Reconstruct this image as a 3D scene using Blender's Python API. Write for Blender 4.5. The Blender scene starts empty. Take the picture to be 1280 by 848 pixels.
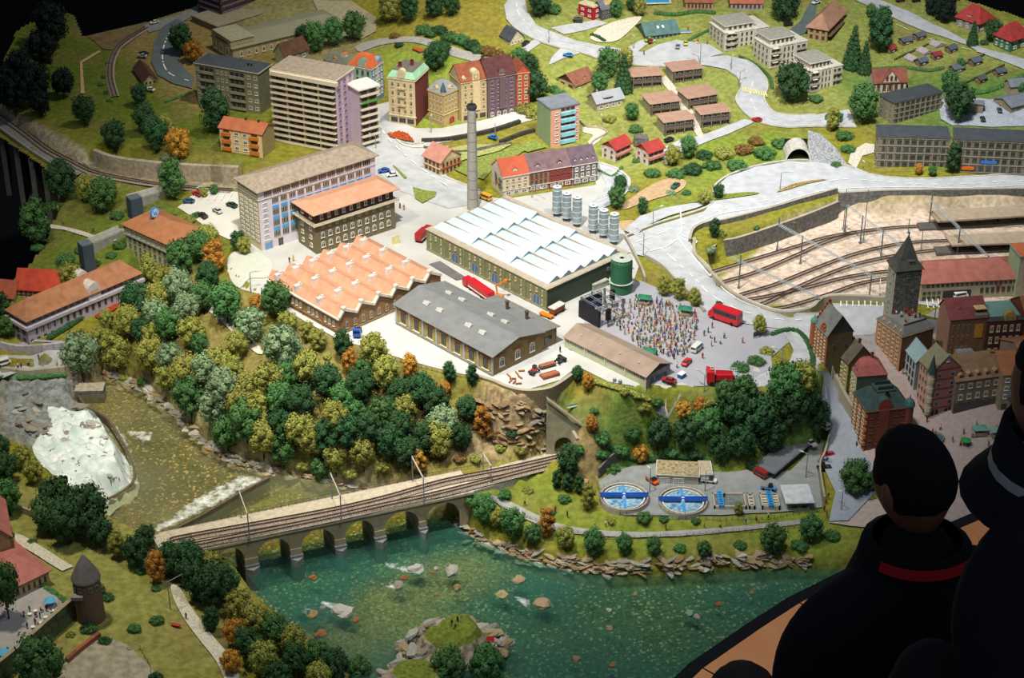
import bpy, math, random
import numpy as np
from mathutils import Vector, Matrix, noise
from mathutils.geometry import delaunay_2d_cdt, intersect_point_line
R = math.radians
rnd = random.Random(7)
scene = bpy.context.scene
COL = scene.collection

# ---------------------------------------------------------------- camera
FPX, TILT, CAMH = 2400.0, R(30),3.4
cd = bpy.data.cameras.new('camera'); cam = bpy.data.objects.new('camera', cd); COL.objects.link(cam)
cd.sensor_width = 36; cd.lens = FPX / 1280 * 36; cd.clip_start = .05; cd.clip_end = 100
cam.location = (0,0, CAMH); cam.rotation_euler = (R(90) - TILT, 0,0)
scene.camera = cam

# ---------------------------------------------------------------- world, lamps, exposure
w = bpy.data.worlds.new('hall_dark'); scene.world = w; w.use_nodes = True
w.node_tree.nodes['Background'].inputs[0].default_value = (.55,.68,1,1)
w.node_tree.nodes['Background'].inputs[1].default_value = .14
scene.view_settings.view_transform = 'Standard'; scene.view_settings.look = 'None'
scene.view_settings.exposure = .15; scene.view_settings.gamma = 1
scene.view_settings.use_curve_mapping = False

def spot(name, loc, aim, power, size, ang, blend, col=(1,1,1)):
    l = bpy.data.lights.new(name, 'SPOT'); l.energy = power; l.shadow_soft_size = size
    l.spot_size = R(ang); l.spot_blend = blend; l.color = col
    o = bpy.data.objects.new(name, l); COL.objects.link(o); o.location = loc
    o.rotation_euler = (Vector(aim) - Vector(loc)).to_track_quat('-Z', 'Y').to_euler()
    return o
spot('spot_lamp', (-.5,4.7,3.7),(-.05,6.5,0),800,.09,58,1,(1,.955,.87))
spot('spot_lamp', (-1.7,4.9,3.1),(-1.25,5.7,-.2),300,.10,72,1,(1,.9,.68))
spot('spot_lamp', (1.0,5.6,3.4),(1.5,8.3,.1),720,.10,70,1,(1,.98,.94))
spot('spot_lamp', (.3,3.6,3.2),(.3,4.9,-.3),170,.10,80,1,(.96,1,.95))
spot('visitor_fill', (1.2,.8,4.6),(1.0,3.2,1.0),9,.3,60,1,(.8,.88,1))  # added fill light that lifts the visitors, not a fixture of the hall
spot('spot_lamp', (.1,7.2,3.6),(-.8,8.6,0),340,.10,62,1,(1,.93,.78))

# ---------------------------------------------------------------- pixel <-> place
ct, st = math.cos(TILT), math.sin(TILT)
def ray(u, v):
    x = (u - 640) / FPX; y = (424 - v) / FPX
    return (x, ct + y * st, -st + y * ct)
def P(u, v, z=0.0):
    d = ray(u, v); t = (z - CAMH) / d[2]
    return Vector((d[0] * t, d[1] * t, z))
def pix(p):
    dy, dz = p[1], p[2] - CAMH
    dep = dy * ct - dz * st
    return (640 + FPX * p[0] / dep, 424 - FPX * (dy * st + dz * ct) / dep)
def depth(p): return p[1] * ct - (p[2] - CAMH) * st
def top_h(base, u, v):
    """height above base of the point on base's vertical seen at picture row v"""
    y = (424 - v) / FPX; d = (0, ct + y * st, -st + y * ct)
    return CAMH + base[1] * d[2] / d[1] - base[2]
def lin(c):
    c = c / 255.0
    return c / 12.92 if c <= .04045 else ((c + .055) / 1.055) ** 2.4
def HX(h):
    h = h.lstrip('#'); return tuple(lin(int(h[i:i + 2], 16)) for i in (0,2,4))

# ---------------------------------------------------------------- materials
_M = {}
def mat(name, col=None, rough=.8, var=.12, vscale=60, metal=0, bump=0, spec=.3, col2=None, emit=0, objvar=0, alpha=1):
    """procedural: base colour with noise towards col2 (or a darker tone), optional bump"""
    if name in _M: return _M[name]
    if isinstance(col, str): col = HX(col)
    m = bpy.data.materials.new(name); m.use_nodes = True; nt = m.node_tree; N = nt.nodes; L = nt.links
    b = N['Principled BSDF']; b.inputs['Roughness'].default_value = rough; b.inputs['Metallic'].default_value = metal
    b.inputs['Specular IOR Level'].default_value = spec
    c2 = HX(col2) if isinstance(col2, str) else (col2 or tuple(x * (1 - 2.2 * var) for x in col))
    tc = N.new('ShaderNodeTexCoord')
    nz = N.new('ShaderNodeTexNoise'); nz.inputs['Scale'].default_value = vscale; nz.inputs['Detail'].default_value = 4
    L.new(tc.outputs['Object'], nz.inputs['Vector'])
    mx = N.new('ShaderNodeMix'); mx.data_type = 'RGBA'
    mr = N.new('ShaderNodeMapRange'); mr.inputs[1].default_value = .35; mr.inputs[2].default_value = .7
    L.new(nz.outputs['Fac'], mr.inputs[0]); L.new(mr.outputs[0], mx.inputs[0])
    mx.inputs[6].default_value = (*col, 1); mx.inputs[7].default_value = (*c2,1)
    out = mx.outputs[2]
    if objvar:
        oi = N.new('ShaderNodeObjectInfo'); hs = N.new('ShaderNodeHueSaturation')
        m1 = N.new('ShaderNodeMapRange'); m1.inputs[3].default_value = 1 - objvar; m1.inputs[4].default_value = 1 + objvar
        L.new(oi.outputs['Random'], m1.inputs[0]); L.new(m1.outputs[0], hs.inputs['Value'])
        m2 = N.new('ShaderNodeMapRange'); m2.inputs[3].default_value = .5 - objvar * .07; m2.inputs[4].default_value = .5 + objvar * .07
        L.new(oi.outputs['Random'], m2.inputs[0]); L.new(m2.outputs[0], hs.inputs['Hue'])
        L.new(out, hs.inputs['Color']); out = hs.outputs[0]
    L.new(out, b.inputs['Base Color'])
    if bump:
        bp = N.new('ShaderNodeBump'); bp.inputs['Strength'].default_value = bump; bp.inputs['Distance'].default_value = .002
        L.new(nz.outputs['Fac'], bp.inputs['Height']); L.new(bp.outputs[0], b.inputs['Normal'])
    if emit:
        b.inputs['Emission Color'].default_value = (*col, 1); b.inputs['Emission Strength'].default_value = emit
    _M[name] = m
    return m
def cm(hexcol, rough=.75, **k):
    """plain painted material by colour"""
    return mat('paint_' + hexcol.lstrip('#') + ('_%d' % int(rough * 100)), hexcol, rough, **k)
def brick_mat(name, c1, c2, mortar, scale=160, rough=.85):
    if name in _M: return _M[name]
    m = bpy.data.materials.new(name); m.use_nodes = True; nt = m.node_tree; N = nt.nodes; L = nt.links
    b = N['Principled BSDF']; b.inputs['Roughness'].default_value = rough
    tc = N.new('ShaderNodeTexCoord'); sp = N.new('ShaderNodeSeparateXYZ'); cb = N.new('ShaderNodeCombineXYZ')
    ad = N.new('ShaderNodeMath'); ad.operation = 'ADD'
    L.new(tc.outputs['Object'], sp.inputs[0]); L.new(sp.outputs[0], ad.inputs[0]); L.new(sp.outputs[1], ad.inputs[1])
    L.new(ad.outputs[0], cb.inputs[0]); L.new(sp.outputs[2], cb.inputs[1])
    t = N.new('ShaderNodeTexBrick'); t.inputs['Scale'].default_value = scale
    t.inputs['Color1'].default_value = (*HX(c1),1); t.inputs['Color2'].default_value = (*HX(c2),1); t.inputs['Mortar'].default_value = (*HX(mortar),1)
    L.new(cb.outputs[0], t.inputs['Vector']); L.new(t.outputs[0], b.inputs['Base Color'])
    _M[name] = m; return m
def roof_mat(name, c1=None, c2=None, scale=260, rough=.8):
    """tile rows as fine relief plus uneven colour"""
    if name in _M: return _M[name]
    m = mat(name, c1, rough, col2=c2, vscale=35); nt = m.node_tree; N = nt.nodes; L = nt.links
    tc = N.new('ShaderNodeTexCoord'); wv = N.new('ShaderNodeTexWave'); wv.bands_direction = 'Z'; wv.inputs['Scale'].default_value = scale
    L.new(tc.outputs['Object'], wv.inputs['Vector']); bp = N.new('ShaderNodeBump'); bp.inputs['Strength'].default_value = .35; bp.inputs['Distance'].default_value = .002
    L.new(wv.outputs['Fac'], bp.inputs['Height']); L.new(bp.outputs[0], N['Principled BSDF'].inputs['Normal'])
    return m

# ---------------------------------------------------------------- mesh builder
class MB:
    def __init__(s): s.v = []; s.f = []; s.m = []; s.n = 0
    def add(s, vs, fs, m=0):
        b = len(s.v); s.v.extend(tuple(x) for x in vs)
        for f in fs: s.f.append(tuple(b + i for i in f)); s.m.append(m)
        return s
    def quad(s, a, b, c, d, m=0): return s.add([a, b, c, d], [(0,1,2,3)], m)
    def box(s, x0, x1, y0, y1, z0, z1, m=0):
        return s.add([(x0, y0, z0),(x1, y0, z0),(x1, y1, z0),(x0, y1, z0),(x0, y0, z1),(x1, y0, z1),(x1, y1, z1),(x0, y1, z1)],
                     [(3,2,1,0),(4,5,6,7),(0,1,5,4),(1,2,6,5),(2,3,7,6),(3,0,4,7)], m)
    def prism(s, poly, z0, z1, m=0, mt=None):
        n = len(poly); b = [(p[0], p[1], z0) for p in poly]; t = [(p[0], p[1], z1) for p in poly]
        s.add(b + t, [tuple(range(n - 1,-1,-1))], m); s.f.append(tuple(len(s.v) - n + i for i in range(n))); s.m.append(m if mt is None else mt)
        o = len(s.v) - 2 * n
        for i in range(n):
            j = (i + 1) % n; s.f.append((o + i, o + j, o + n + j, o + n + i)); s.m.append(m)
        return s
    def tube(s, a, b, r, n=6, r2=None, m=0, cap=True):
        a = Vector(a); b = Vector(b); r2 = r if r2 is None else r2
        d = (b - a).normalized(); q = d.to_track_quat('Z', 'Y'); vs = []
        for (c, rr) in ((a, r),(b, r2)):
            for i in range(n):
                t = 2 * math.pi * i / n; vs.append(c + q @ Vector((math.cos(t) * rr, math.sin(t) * rr, 0)))
        fs = [(i, (i + 1) % n, n + (i + 1) % n, n + i) for i in range(n)]
        if cap: fs += [tuple(range(n - 1,-1,-1)), tuple(range(n, 2 * n))]
        return s.add(vs, fs, m)
    def lathe(s, prof, n=16, m=0, c=(0,0,0), cap=True):
        vs = []
        for (r, z) in prof:
            for i in range(n):
                t = 2 * math.pi * i / n; vs.append((c[0] + math.cos(t) * r, c[1] + math.sin(t) * r, c[2] + z))
        fs = []
        for k in range(len(prof) - 1):
            for i in range(n): fs.append((k * n + i, k * n + (i + 1) % n, (k + 1) * n + (i + 1) % n, (k + 1) * n + i))
        if cap: fs += [tuple(range(n - 1,-1,-1)), tuple((len(prof) - 1) * n + i for i in range(n))]
        return s.add(vs, fs, m)
    def ball(s, c, r, m=0, n=6, k=4, sc=(1,1,1)):
        prof = [(max(.001 * r, math.sin(math.pi * i / k) * r),-math.cos(math.pi * i / k) * r) for i in range(k + 1)]
        vs = []
        for (rr, z) in prof:
            for i in range(n):
                t = 2 * math.pi * i / n; vs.append((c[0] + math.cos(t) * rr * sc[0], c[1] + math.sin(t) * rr * sc[1], c[2] + z * sc[2]))
        fs = [(q * n + i, q * n + (i + 1) % n, (q + 1) * n + (i + 1) % n, (q + 1) * n + i) for q in range(k) for i in range(n)]
        return s.add(vs, fs, m)
    def xf(s, M, start=0):
        for i in range(start, len(s.v)): s.v[i] = tuple(M @ Vector(s.v[i]))
        return s
    def mesh(s, name, mats, smooth=False):
        me = bpy.data.meshes.new(name); me.from_pydata(s.v, [], s.f)
        for m in (mats if isinstance(mats, (list, tuple)) else [mats]): me.materials.append(m)
        if any(s.m): me.polygons.foreach_set('material_index', s.m)
        if smooth: me.polygons.foreach_set('use_smooth', [True] * len(me.polygons))
        me.update(); return me
def link(name, me, parent=None, loc=(0,0,0), rz=0.0, sc=None):
    o = bpy.data.objects.new(name, me); COL.objects.link(o); o.parent = parent; o.location = loc
    if rz: o.rotation_euler = (0,0, rz)
    if sc: o.scale = sc
    return o
def build(mb, name, mats, parent=None, loc=(0,0,0), rz=0.0, smooth=False, sc=None, kind=None):
    o = link(name, mb.mesh(name, mats, smooth), parent, loc, rz, sc)
    if kind: o['kind'] = kind
    return o
ALL = []
def BX(a, *r, **k): mb = MB(); mb.box(*a); return build(mb, *r, **k)
def TU(a, *r, **k): mb = MB(); mb.tube(*a); return build(mb, *r, **k)
def LA(a, *r, **k): mb = MB(); mb.lathe(*a); return build(mb, *r, **k)
def tag(o, label, cat, group=None):
    o['label'] = label; o['category'] = cat
    if group: o['group'] = group
    ALL.append(o); return o
def thing(name, label, cat, loc=(0,0,0), rz=0.0, group=None):
    o = bpy.data.objects.new(name, None); COL.objects.link(o); o.location = loc; o.rotation_euler = (0,0, rz); o.empty_display_size = .02
    return tag(o, label, cat, group)
def dup(root, loc, rz=0.0, label=None, sc=None, group=None):
    r = root.copy(); COL.objects.link(r); r.location = loc; r.rotation_euler = (0,0, rz)
    if sc: r.scale = sc if isinstance(sc, (tuple, list)) else (sc, sc, sc)
    if label: r['label'] = label
    if group: r['group'] = group
    for ch in KIDS.get(root.name, ()):
        c = ch.copy(); COL.objects.link(c); c.parent = r
    ALL.append(r); return r
KIDS = {}
def reg(root, *kids): KIDS[root.name] = kids; return root
def struct(o): o['kind'] = 'structure'; return o
# ---------------------------------------------------------------- lie of the land
CP = [(640,350,0),(500,400,0),(300,260,-.01),(450,220,0),(560,240,0),(600,180,.01),(760,220,0),(850,260,0),(950,225,0),(1100,215,0),(1290,218,0),
(1000,400,0),(900,430,0),(700,420,0),(420,410,0),(330,350,0),(520,160,.02),(640,142,.03),(640,90,.08),(560,20,.2),(640,0,.24),(760,110,.07),(700,120,.05),(800,60,.14),
(880,100,.09),(850,150,.05),(930,60,.15),(930,110,.09),(980,152,.04),(1040,120,.08),(1100,60,.14),(1280,80,.14),(1140,0,.2),(1230,190,.03),(1130,180,.03),(1100,150,.05),
(860,0,.22),(720,20,.19),(980,0,.22),(430,40,.03),(350,50,.03),(380,20,.05),(480,110,.02),(300,80,.03),(300,190,.02),(330,170,.02),(250,150,.03),(150,100,.03),(60,60,.02),(100,180,.0),(200,200,-.01),(200,60,.03),
(100,260,-.08),(60,300,-.13),(150,230,-.04),(200,250,-.04),(260,265,-.01),(214,350,-.07),(160,330,-.1),(37,432,-.22),(120,400,-.18),(179,358,-.11),(100,440,-.24),(0,460,-.25),(20,370,-.16),(0,400,-.2),
(270,340,-.03),(290,385,-.04),(250,420,-.12),(200,430,-.18),(180,470,-.27),(300,470,-.12),(350,520,-.18),(400,580,-.27),(300,560,-.27),(240,510,-.28),(430,450,-.03),(480,520,-.13),(560,500,-.07),
(600,540,-.17),(540,570,-.24),(480,590,-.3),(620,570,-.23),(640,535,-.14),(440,520,-.16),(360,430,-.07),
(740,500,-.05),(720,540,-.13),(790,560,-.2),(740,600,-.27),(850,530,-.08),(900,545,-.17),(980,500,-.1),(960,560,-.25),(1030,530,-.2),(1000,470,-.04),
(1010,450,-.04),(1040,480,-.1),(1050,520,-.17),(1070,560,-.21),(1150,530,-.17),(1250,540,-.17),(1200,430,-.06),(1280,440,-.06),(1130,410,-.02),(1280,500,-.13),
(600,655,-.33),(700,690,-.33),(850,700,-.33),(1000,690,-.33),(660,620,-.27),(700,640,-.29),(800,662,-.3),(950,655,-.3),(1050,640,-.28),(1090,600,-.25),(1150,650,-.28),(1250,650,-.28),
(0,640,-.26),(60,690,-.26),(150,690,-.28),(200,740,-.28),(240,800,-.3),(100,780,-.27),(280,848,-.31),(60,600,-.26),(350,800,-.33),(0,848,-.27),(150,640,-.3),(0,560,-.29),(0,950,-.3),(330,950,-.33)]
X0, X1, Y0, Y1, ST = -2.75,2.75,3.95,10.3,.0125
gx = np.arange(X0, X1 + ST / 2, ST); gy = np.arange(Y0, Y1 + ST / 2, ST)
GX, GY = np.meshgrid(gx, gy)
def px3(p):
    q = P(p[0], p[1], p[2]); return (q.x, q.y, p[2])
pts = np.array([px3(p) for p in CP]); n = len(pts)
D = np.hypot(pts[:, None, 0] - pts[None, :, 0], pts[:, None, 1] - pts[None, :, 1])
A = np.zeros((n + 3, n + 3)); A[:n, :n] = D + np.eye(n) * -.02; A[:n, n] = 1; A[:n, n + 1:n + 3] = pts[:, :2]; A[n, :n] = 1; A[n + 1:n + 3, :n] = pts[:, :2].T
wts = np.linalg.solve(A, np.concatenate([pts[:, 2], [0,0,0]]))
H = wts[n] + wts[n + 1] * GX + wts[n + 2] * GY
for i in range(n): H += wts[i] * np.hypot(GX - pts[i, 0], GY - pts[i, 1])
H = np.clip(H, -.36,.3)
def inside(poly, X, Y):
    c = np.zeros(X.shape, bool); j = len(poly) - 1
    for i in range(len(poly)):
        xi, yi = poly[i]; xj, yj = poly[j]
        if yi != yj:
            k = ((yi > Y) != (yj > Y)) & (X < (xj - xi) * (Y - yi) / (yj - yi) + xi); c ^= k
        j = i
    return c
def dist(poly, X, Y, closed=True):
    d = np.full(X.shape, 9.0); m = len(poly)
    for i in range(m if closed else m - 1):
        ax, ay = poly[i]; bx, by = poly[(i + 1) % m]; dx, dy = bx - ax, by - ay; L2 = dx * dx + dy * dy or 1e-9
        t = np.clip(((X - ax) * dx + (Y - ay) * dy) / L2,0,1)
        d = np.minimum(d, np.hypot(X - ax - t * dx, Y - ay - t * dy))
    return d
def wpoly(px, z): return [tuple(P(p[0], p[1], p[2] if len(p) > 2 else z)[:2]) for p in px]
def box_of(poly, m):
    xs = [p[0] for p in poly]; ys = [p[1] for p in poly]
    i0 = max(0, int((min(ys) - m - Y0) / ST)); i1 = min(len(gy), int((max(ys) + m - Y0) / ST) + 2)
    j0 = max(0, int((min(xs) - m - X0) / ST)); j1 = min(len(gx), int((max(xs) + m - X0) / ST) + 2)
    return slice(i0, i1), slice(j0, j1)
def zone(px, z, wd, zt=None):
    poly = wpoly(px, z); a, b = box_of(poly, wd)
    X, Y = GX[a, b], GY[a, b]
    if X.size == 0: return poly
    ins = inside(poly, X, Y); d = dist(poly, X, Y); t = np.clip(d / wd, 0,1); t = t * t * (3 - 2 * t)
    k = np.where(ins, 0, t); H[a, b] = H[a, b] * k + (z if zt is None else zt) * (1 - k)
    return poly
WZ, WZ2, YZ, SZ, TZ = -.365,-.352,-.09,-.27,-.23        # lower river, upper pool, rail yard, water works, lower track
UP_POOL = [(128,474),(160,478),(200,506),(240,545),(290,580),(338,596),(200,668),(178,668),(140,650),(118,628),(165,604),(157,565),(132,524),(105,508),(95,490)]
LOW_RIV = [(200,668),(338,596),(350,592),(440,612),(500,622),(560,640),(590,672),(640,695),(700,712),(760,722),(850,720),(990,712),(1090,712),(1250,760),(1300,960),(400,960),(440,848),(395,800),(330,745),(300,705),(230,690)]
zone([(60,-10),(250,-10),(300,60),(330,150),(300,200),(120,195),(0,120)], .02,.1)
zone([(118,198),(200,206),(300,214),(300,230),(200,232),(120,222),(60,190),(0,145),(0,165),(70,225)], -.03,.02)
PLAT = [(285,330),(330,374),(425,430),(470,442),(520,456),(560,468),(600,476),(628,488),(655,492),(690,485),(722,464),(800,502),(850,502),(930,480),(968,458),(990,440),(985,424),(1040,418),(1040,300),(870,262),(790,225),(560,250),(470,235),(340,250),(300,300)]
zone(PLAT, 0,.03)
zone([(-40,440,-.24),(120,438,-.24),(122,464,-.24),(-40,468,-.24)], -.24,.02)
zone([(40,425),(185,350),(215,375),(200,395),(60,436)], -.2,.05)
zone([(885,333,YZ),(910,320,YZ),(960,305,YZ),(1010,287,YZ),(1047,272,YZ),(1047,247),(1300,243),(1300,388),(1160,386),(1110,374),(1040,374),(1022,386),(985,391),(935,376),(895,350)], 0,.012, YZ)
zone([(746,600),(775,585),(830,575),(900,590),(940,600),(985,560),(1030,545),(1050,600),(1045,640),(900,648),(780,645),(750,630)], SZ, .06)
zone([(935,478),(960,466),(984,464),(1000,440),(988,420),(1036,416),(1034,455),(1012,480),(960,488),(930,486)], -.01,.03)
TPOLY = zone([(180,668),(700,560),(712,568),(700,585),(600,605),(560,618),(180,700)], TZ - .05,.05, None) if False else None
zone([(560,606),(640,585),(700,566),(712,572),(640,602),(585,622)], TZ - .015,.04)
zone([(0,470),(95,476),(105,508),(132,524),(157,565),(165,604),(118,628),(80,604),(50,565),(0,545)], -.3,.03)
UPW = zone(UP_POOL, WZ2,.05, WZ2 - .035)
LOWW = zone(LOW_RIV, WZ, .05, WZ - .06)
# small unevenness
nx = (np.sin(GX * 9.1 + 1.3 * np.sin(GY * 7)) * np.sin(GY * 8.3 + np.sin(GX * 5)) * .5 + np.sin(GX * 31 + GY * 17) * np.sin(GY * 27 - GX * 11) * .25)
flat = inside(wpoly(PLAT, 0), GX, GY)
H += np.where(flat, 0, nx * .006)
rough = inside(wpoly([(0,470),(95,476),(105,508),(132,524),(157,565),(165,604),(118,628),(80,604),(50,565),(0,545)], -.3), GX, GY) | inside(wpoly([(610,492),(690,490),(705,560),(640,578),(590,560)], -.12), GX, GY)
ii, jj = np.nonzero(rough)
rough &= ~flat
ii, jj = np.nonzero(rough)
for i, j in zip(ii.tolist(), jj.tolist()):
    q = Vector((gx[j] * 14, gy[i] * 22, H[i, j] * 20)); H[i, j] += (abs(noise.noise(q)) * .05 + noise.noise(q * 2.7) * .018) - .01

def hgt(x, y):
    fx = (x - X0) / ST; fy = (y - Y0) / ST; j = int(fx); i = int(fy)
    if j < 0 or i < 0 or j >= len(gx) - 1 or i >= len(gy) - 1: return -.3
    fx -= j; fy -= i
    return float(H[i, j] * (1 - fx) * (1 - fy) + H[i, j + 1] * fx * (1 - fy) + H[i + 1, j] * (1 - fx) * fy + H[i + 1, j + 1] * fx * fy)
def G(u, v, dz=0.0):
    """the point of the ground seen at pixel (u, v)"""
    d = ray(u, v); z = .42; lo = None
    while z > -.5:
        t = (z - CAMH) / d[2]; x, y = d[0] * t, d[1] * t
        if hgt(x, y) >= z: break
        z -= .012
    a, b = z + .012, z
    for _ in range(8):
        m = (a + b) / 2; t = (m - CAMH) / d[2]
        if hgt(d[0] * t, d[1] * t) >= m: b = m
        else: a = m
    t = (b - CAMH) / d[2]
    return Vector((d[0] * t, d[1] * t, b + dz))

# ---------------------------------------------------------------- colour of the ground
CLR = np.zeros(GX.shape + (4,)); CLR[..., :3] = HX('#84812f'); CLR[..., 3] = 0
def paint(px, col, wd=.04, rock=0):
    poly = [tuple(G(*p)[:2]) for p in px]; a, b = box_of(poly, wd); X, Y = GX[a, b], GY[a, b]
    if X.size == 0: return
    d = dist(poly, X, Y); d = np.where(inside(poly, X, Y),-d, d)
    k = np.clip(.5 - d / wd, 0,1)[..., None]; c = np.array(list(HX(col)) + [rock])
    CLR[a, b] = CLR[a, b] * (1 - k) + c * k
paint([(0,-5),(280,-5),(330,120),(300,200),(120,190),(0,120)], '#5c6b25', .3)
paint([(90,40),(185,25),(245,-5),(340,50),(330,130),(240,140),(200,110),(150,60)], '#8d7a4c', .15)
paint([(220,-5),(420,-5),(470,60),(440,100),(330,60)], '#8f8a5e', .1)
paint([(480,-5),(640,-5),(640,40),(560,50),(500,50)], '#968a3c', .25)
paint([(470,60),(640,70),(670,150),(520,160)], '#84943e', .1)
paint([(640,-5),(1180,-5),(1290,40),(1290,130),(1080,150),(960,140),(860,200),(740,240),(720,200),(670,110)], '#8f9650', .2)
paint([(1040,90),(1290,90),(1290,215),(1180,210),(1090,150)], '#66803f', .15)
paint([(870,170),(1010,160),(1010,200),(900,225),(800,290),(850,200)], '#7f8f3a', .1)
paint([(0,230),(200,230),(300,300),(260,350),(100,330),(0,420)], '#66742f', .15)
paint([(110,195),(300,210),(300,240),(110,225),(0,160),(0,130)], '#a29a85', .03,.5)
paint([(200,340),(330,370),(560,470),(600,540),(540,590),(350,600),(180,480),(160,430)], '#837947', .12)
paint([(600,480),(700,480),(705,565),(620,580),(560,575),(580,520)], '#a39272', .06,1)
paint([(690,480),(800,500),(960,490),(1060,470),(1050,560),(900,590),(760,600),(700,560)], '#587a3a', .08)
paint([(700,555),(755,560),(750,600),(715,600)], '#94825a', .05,.4)
paint([(560,610),(700,590),(760,640),(1080,640),(1090,705),(800,700),(640,680),(575,640)], '#7a8436', .06)
paint([(885,335),(960,305),(1047,272),(1047,247),(1290,243),(1290,385),(1100,372),(1022,386),(935,376)], '#cdb8ac', .03,.2)
paint([(0,600),(180,650),(320,720),(300,848),(0,848)], '#8c8a4e', .1)
paint([(0,470),(95,476),(105,508),(132,524),(157,565),(165,604),(118,628),(80,604),(50,565),(0,545)], '#8f979b', .03,1)
paint([(90,470),(200,500),(300,572),(420,605),(560,640),(540,610),(440,590),(330,570),(240,515),(180,480),(130,465)], '#dccdb4', .04,.9)
for poly, z, c in ((UPW, 0, '#787658'),(LOWW, 0, '#56705c')):
    a, b = box_of(poly, .03); X, Y = GX[a, b], GY[a, b]; d = np.where(inside(poly, X, Y),-1, dist(poly, X, Y)); k = np.clip(1 - d / .03,0,1)[..., None]
    CLR[a, b] = CLR[a, b] * (1 - k) + np.array(list(HX(c)) + [2.0]) * k
def riverpaint(px, z, col, wd):
    poly = wpoly(px, z); a, b = box_of(poly, wd); X, Y = GX[a, b], GY[a, b]; d = np.where(inside(poly, X, Y),-1,1) * dist(poly, X, Y)
    k = (np.clip(.5 - d / wd, 0,1) * (CLR[a, b][..., 3] > 1.5))[..., None]
    CLR[a, b] = CLR[a, b] * (1 - k) + np.array(list(HX(col)) + [2.0]) * k
riverpaint([(390,790),(450,740),(520,700),(600,690),(640,720),(560,760),(620,800),(640,848),(400,900)], WZ - .06, '#9a8458', .12)
riverpaint([(200,668),(338,596),(440,612),(560,640),(500,660),(300,700)], WZ - .06, '#7b7640', .05)
riverpaint([(700,740),(860,735),(900,800),(760,848),(640,830)], WZ - .06, '#5f6a4c', .2)
riverpaint([(170,500),(240,560),(330,596),(260,640),(170,620),(160,560)], WZ2 - .03, '#5f6246', .08)

EDGE = [G(245,6),G(183,27),G(105,45),G(75,22),G(10,15),G(-40,40)]
keepx = np.ones(GX.shape, bool)
def cut(px, z):
    poly = wpoly(px, z); keepx[inside(poly, GX, GY)] = False
cut([(-80,-60),(262,-60),(246,7),(183,27),(105,46),(95,20),(70,5),(20,40),(-20,120),(-80,120)], .02)
PIT = [(-120,172),(0,196),(58,236),(70,250),(64,262),(50,285),(25,310),(-10,331),(-120,360)]
cut([(-120,150),(0,178),(50,212),(74,236),(70,250),(64,262),(50,285),(25,310),(-10,331),(-120,360)], -.05)
cut([(1165,-60),(1175,4),(1205,2),(1400,52),(1500,-60)], .19)
cut([(1300,980),(825,960),(862,828),(935,778),(985,752),(1100,700),(1300,650),(1500,700)], WZ)
nyy, nxx = GX.shape
vid = np.arange(nyy * nxx).reshape(nyy, nxx)
q = keepx[:-1, :-1] & keepx[1:, :-1] & keepx[:-1,1:] & keepx[1:, 1:]
fc = np.stack([vid[:-1, :-1][q], vid[:-1,1:][q], vid[1:, 1:][q], vid[1:, :-1][q]], 1)
used = np.zeros(nyy * nxx, bool); used[fc.ravel()] = True; remap = np.cumsum(used) - 1
V = np.stack([GX.ravel(), GY.ravel(), H.ravel()], 1)[used]; fc = remap[fc]
me = bpy.data.meshes.new('ground'); me.vertices.add(len(V)); me.vertices.foreach_set('co', V.ravel())
me.loops.add(fc.size); me.loops.foreach_set('vertex_index', fc.ravel().astype(np.int32))
me.polygons.add(len(fc)); me.polygons.foreach_set('loop_start', np.arange(0, fc.size, 4, dtype=np.int32))
me.polygons.foreach_set('use_smooth', np.ones(len(fc), bool)); me.update(calc_edges=True)
at = me.color_attributes.new('ground', 'FLOAT_COLOR', 'POINT'); at.data.foreach_set('color', CLR.reshape(-1,4)[used].ravel())
# ground material: grass fibre, rock and river pebbles, chosen by the attribute's alpha
m = bpy.data.materials.new('ground_cover'); m.use_nodes = True; nt = m.node_tree; N = nt.nodes; L = nt.links; bs = N['Principled BSDF']; bs.inputs['Roughness'].default_value = .95; bs.inputs['Specular IOR Level'].default_value = .1
at = N.new('ShaderNodeAttribute'); at.attribute_name = 'ground'
geo = N.new('ShaderNodeNewGeometry')
def nzn(sc, det=5):
    k = N.new('ShaderNodeTexNoise'); k.inputs['Scale'].default_value = sc; k.inputs['Detail'].default_value = det; L.new(geo.outputs['Position'], k.inputs['Vector']); return k
def mapr(s, a, b, c=0, d=1):
    k = N.new('ShaderNodeMapRange'); k.inputs[1].default_value = a; k.inputs[2].default_value = b; k.inputs[3].default_value = c; k.inputs[4].default_value = d; L.new(s, k.inputs[0]); return k.outputs[0]
def mixc(f, a, b, t='MIX'):
    k = N.new('ShaderNodeMix'); k.data_type = 'RGBA'; k.blend_type = t
    for i, s in ((0, f),(6, a),(7, b)):
        if hasattr(s, 'links'): L.new(s, k.inputs[i])
        else: k.inputs[i].default_value = s if i == 0 else (*s, 1)
    return k.outputs[2]
n1, n2, n3 = nzn(5), nzn(45), nzn(260,2)
c = at.outputs['Color']
br = mixc(mapr(n1.outputs['Fac'], .45,.68), c, HX('#7d6a48'), 'MIX'); br = mixc(.45, c, br)
br = mixc(mapr(n2.outputs['Fac'], .35,.65), br, mixc(1.0, br, (.62,.66,.58), 'MULTIPLY'))
gr = mixc(mapr(n3.outputs['Fac'], .3,.7), br, mixc(1.0, br, (1.3,1.28,1.2), 'MULTIPLY'))
vo = N.new('ShaderNodeTexVoronoi'); vo.inputs['Scale'].default_value = 120; L.new(geo.outputs['Position'], vo.inputs['Vector'])
sep = N.new('ShaderNodeSeparateColor'); L.new(vo.outputs['Color'], sep.inputs[0])
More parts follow.
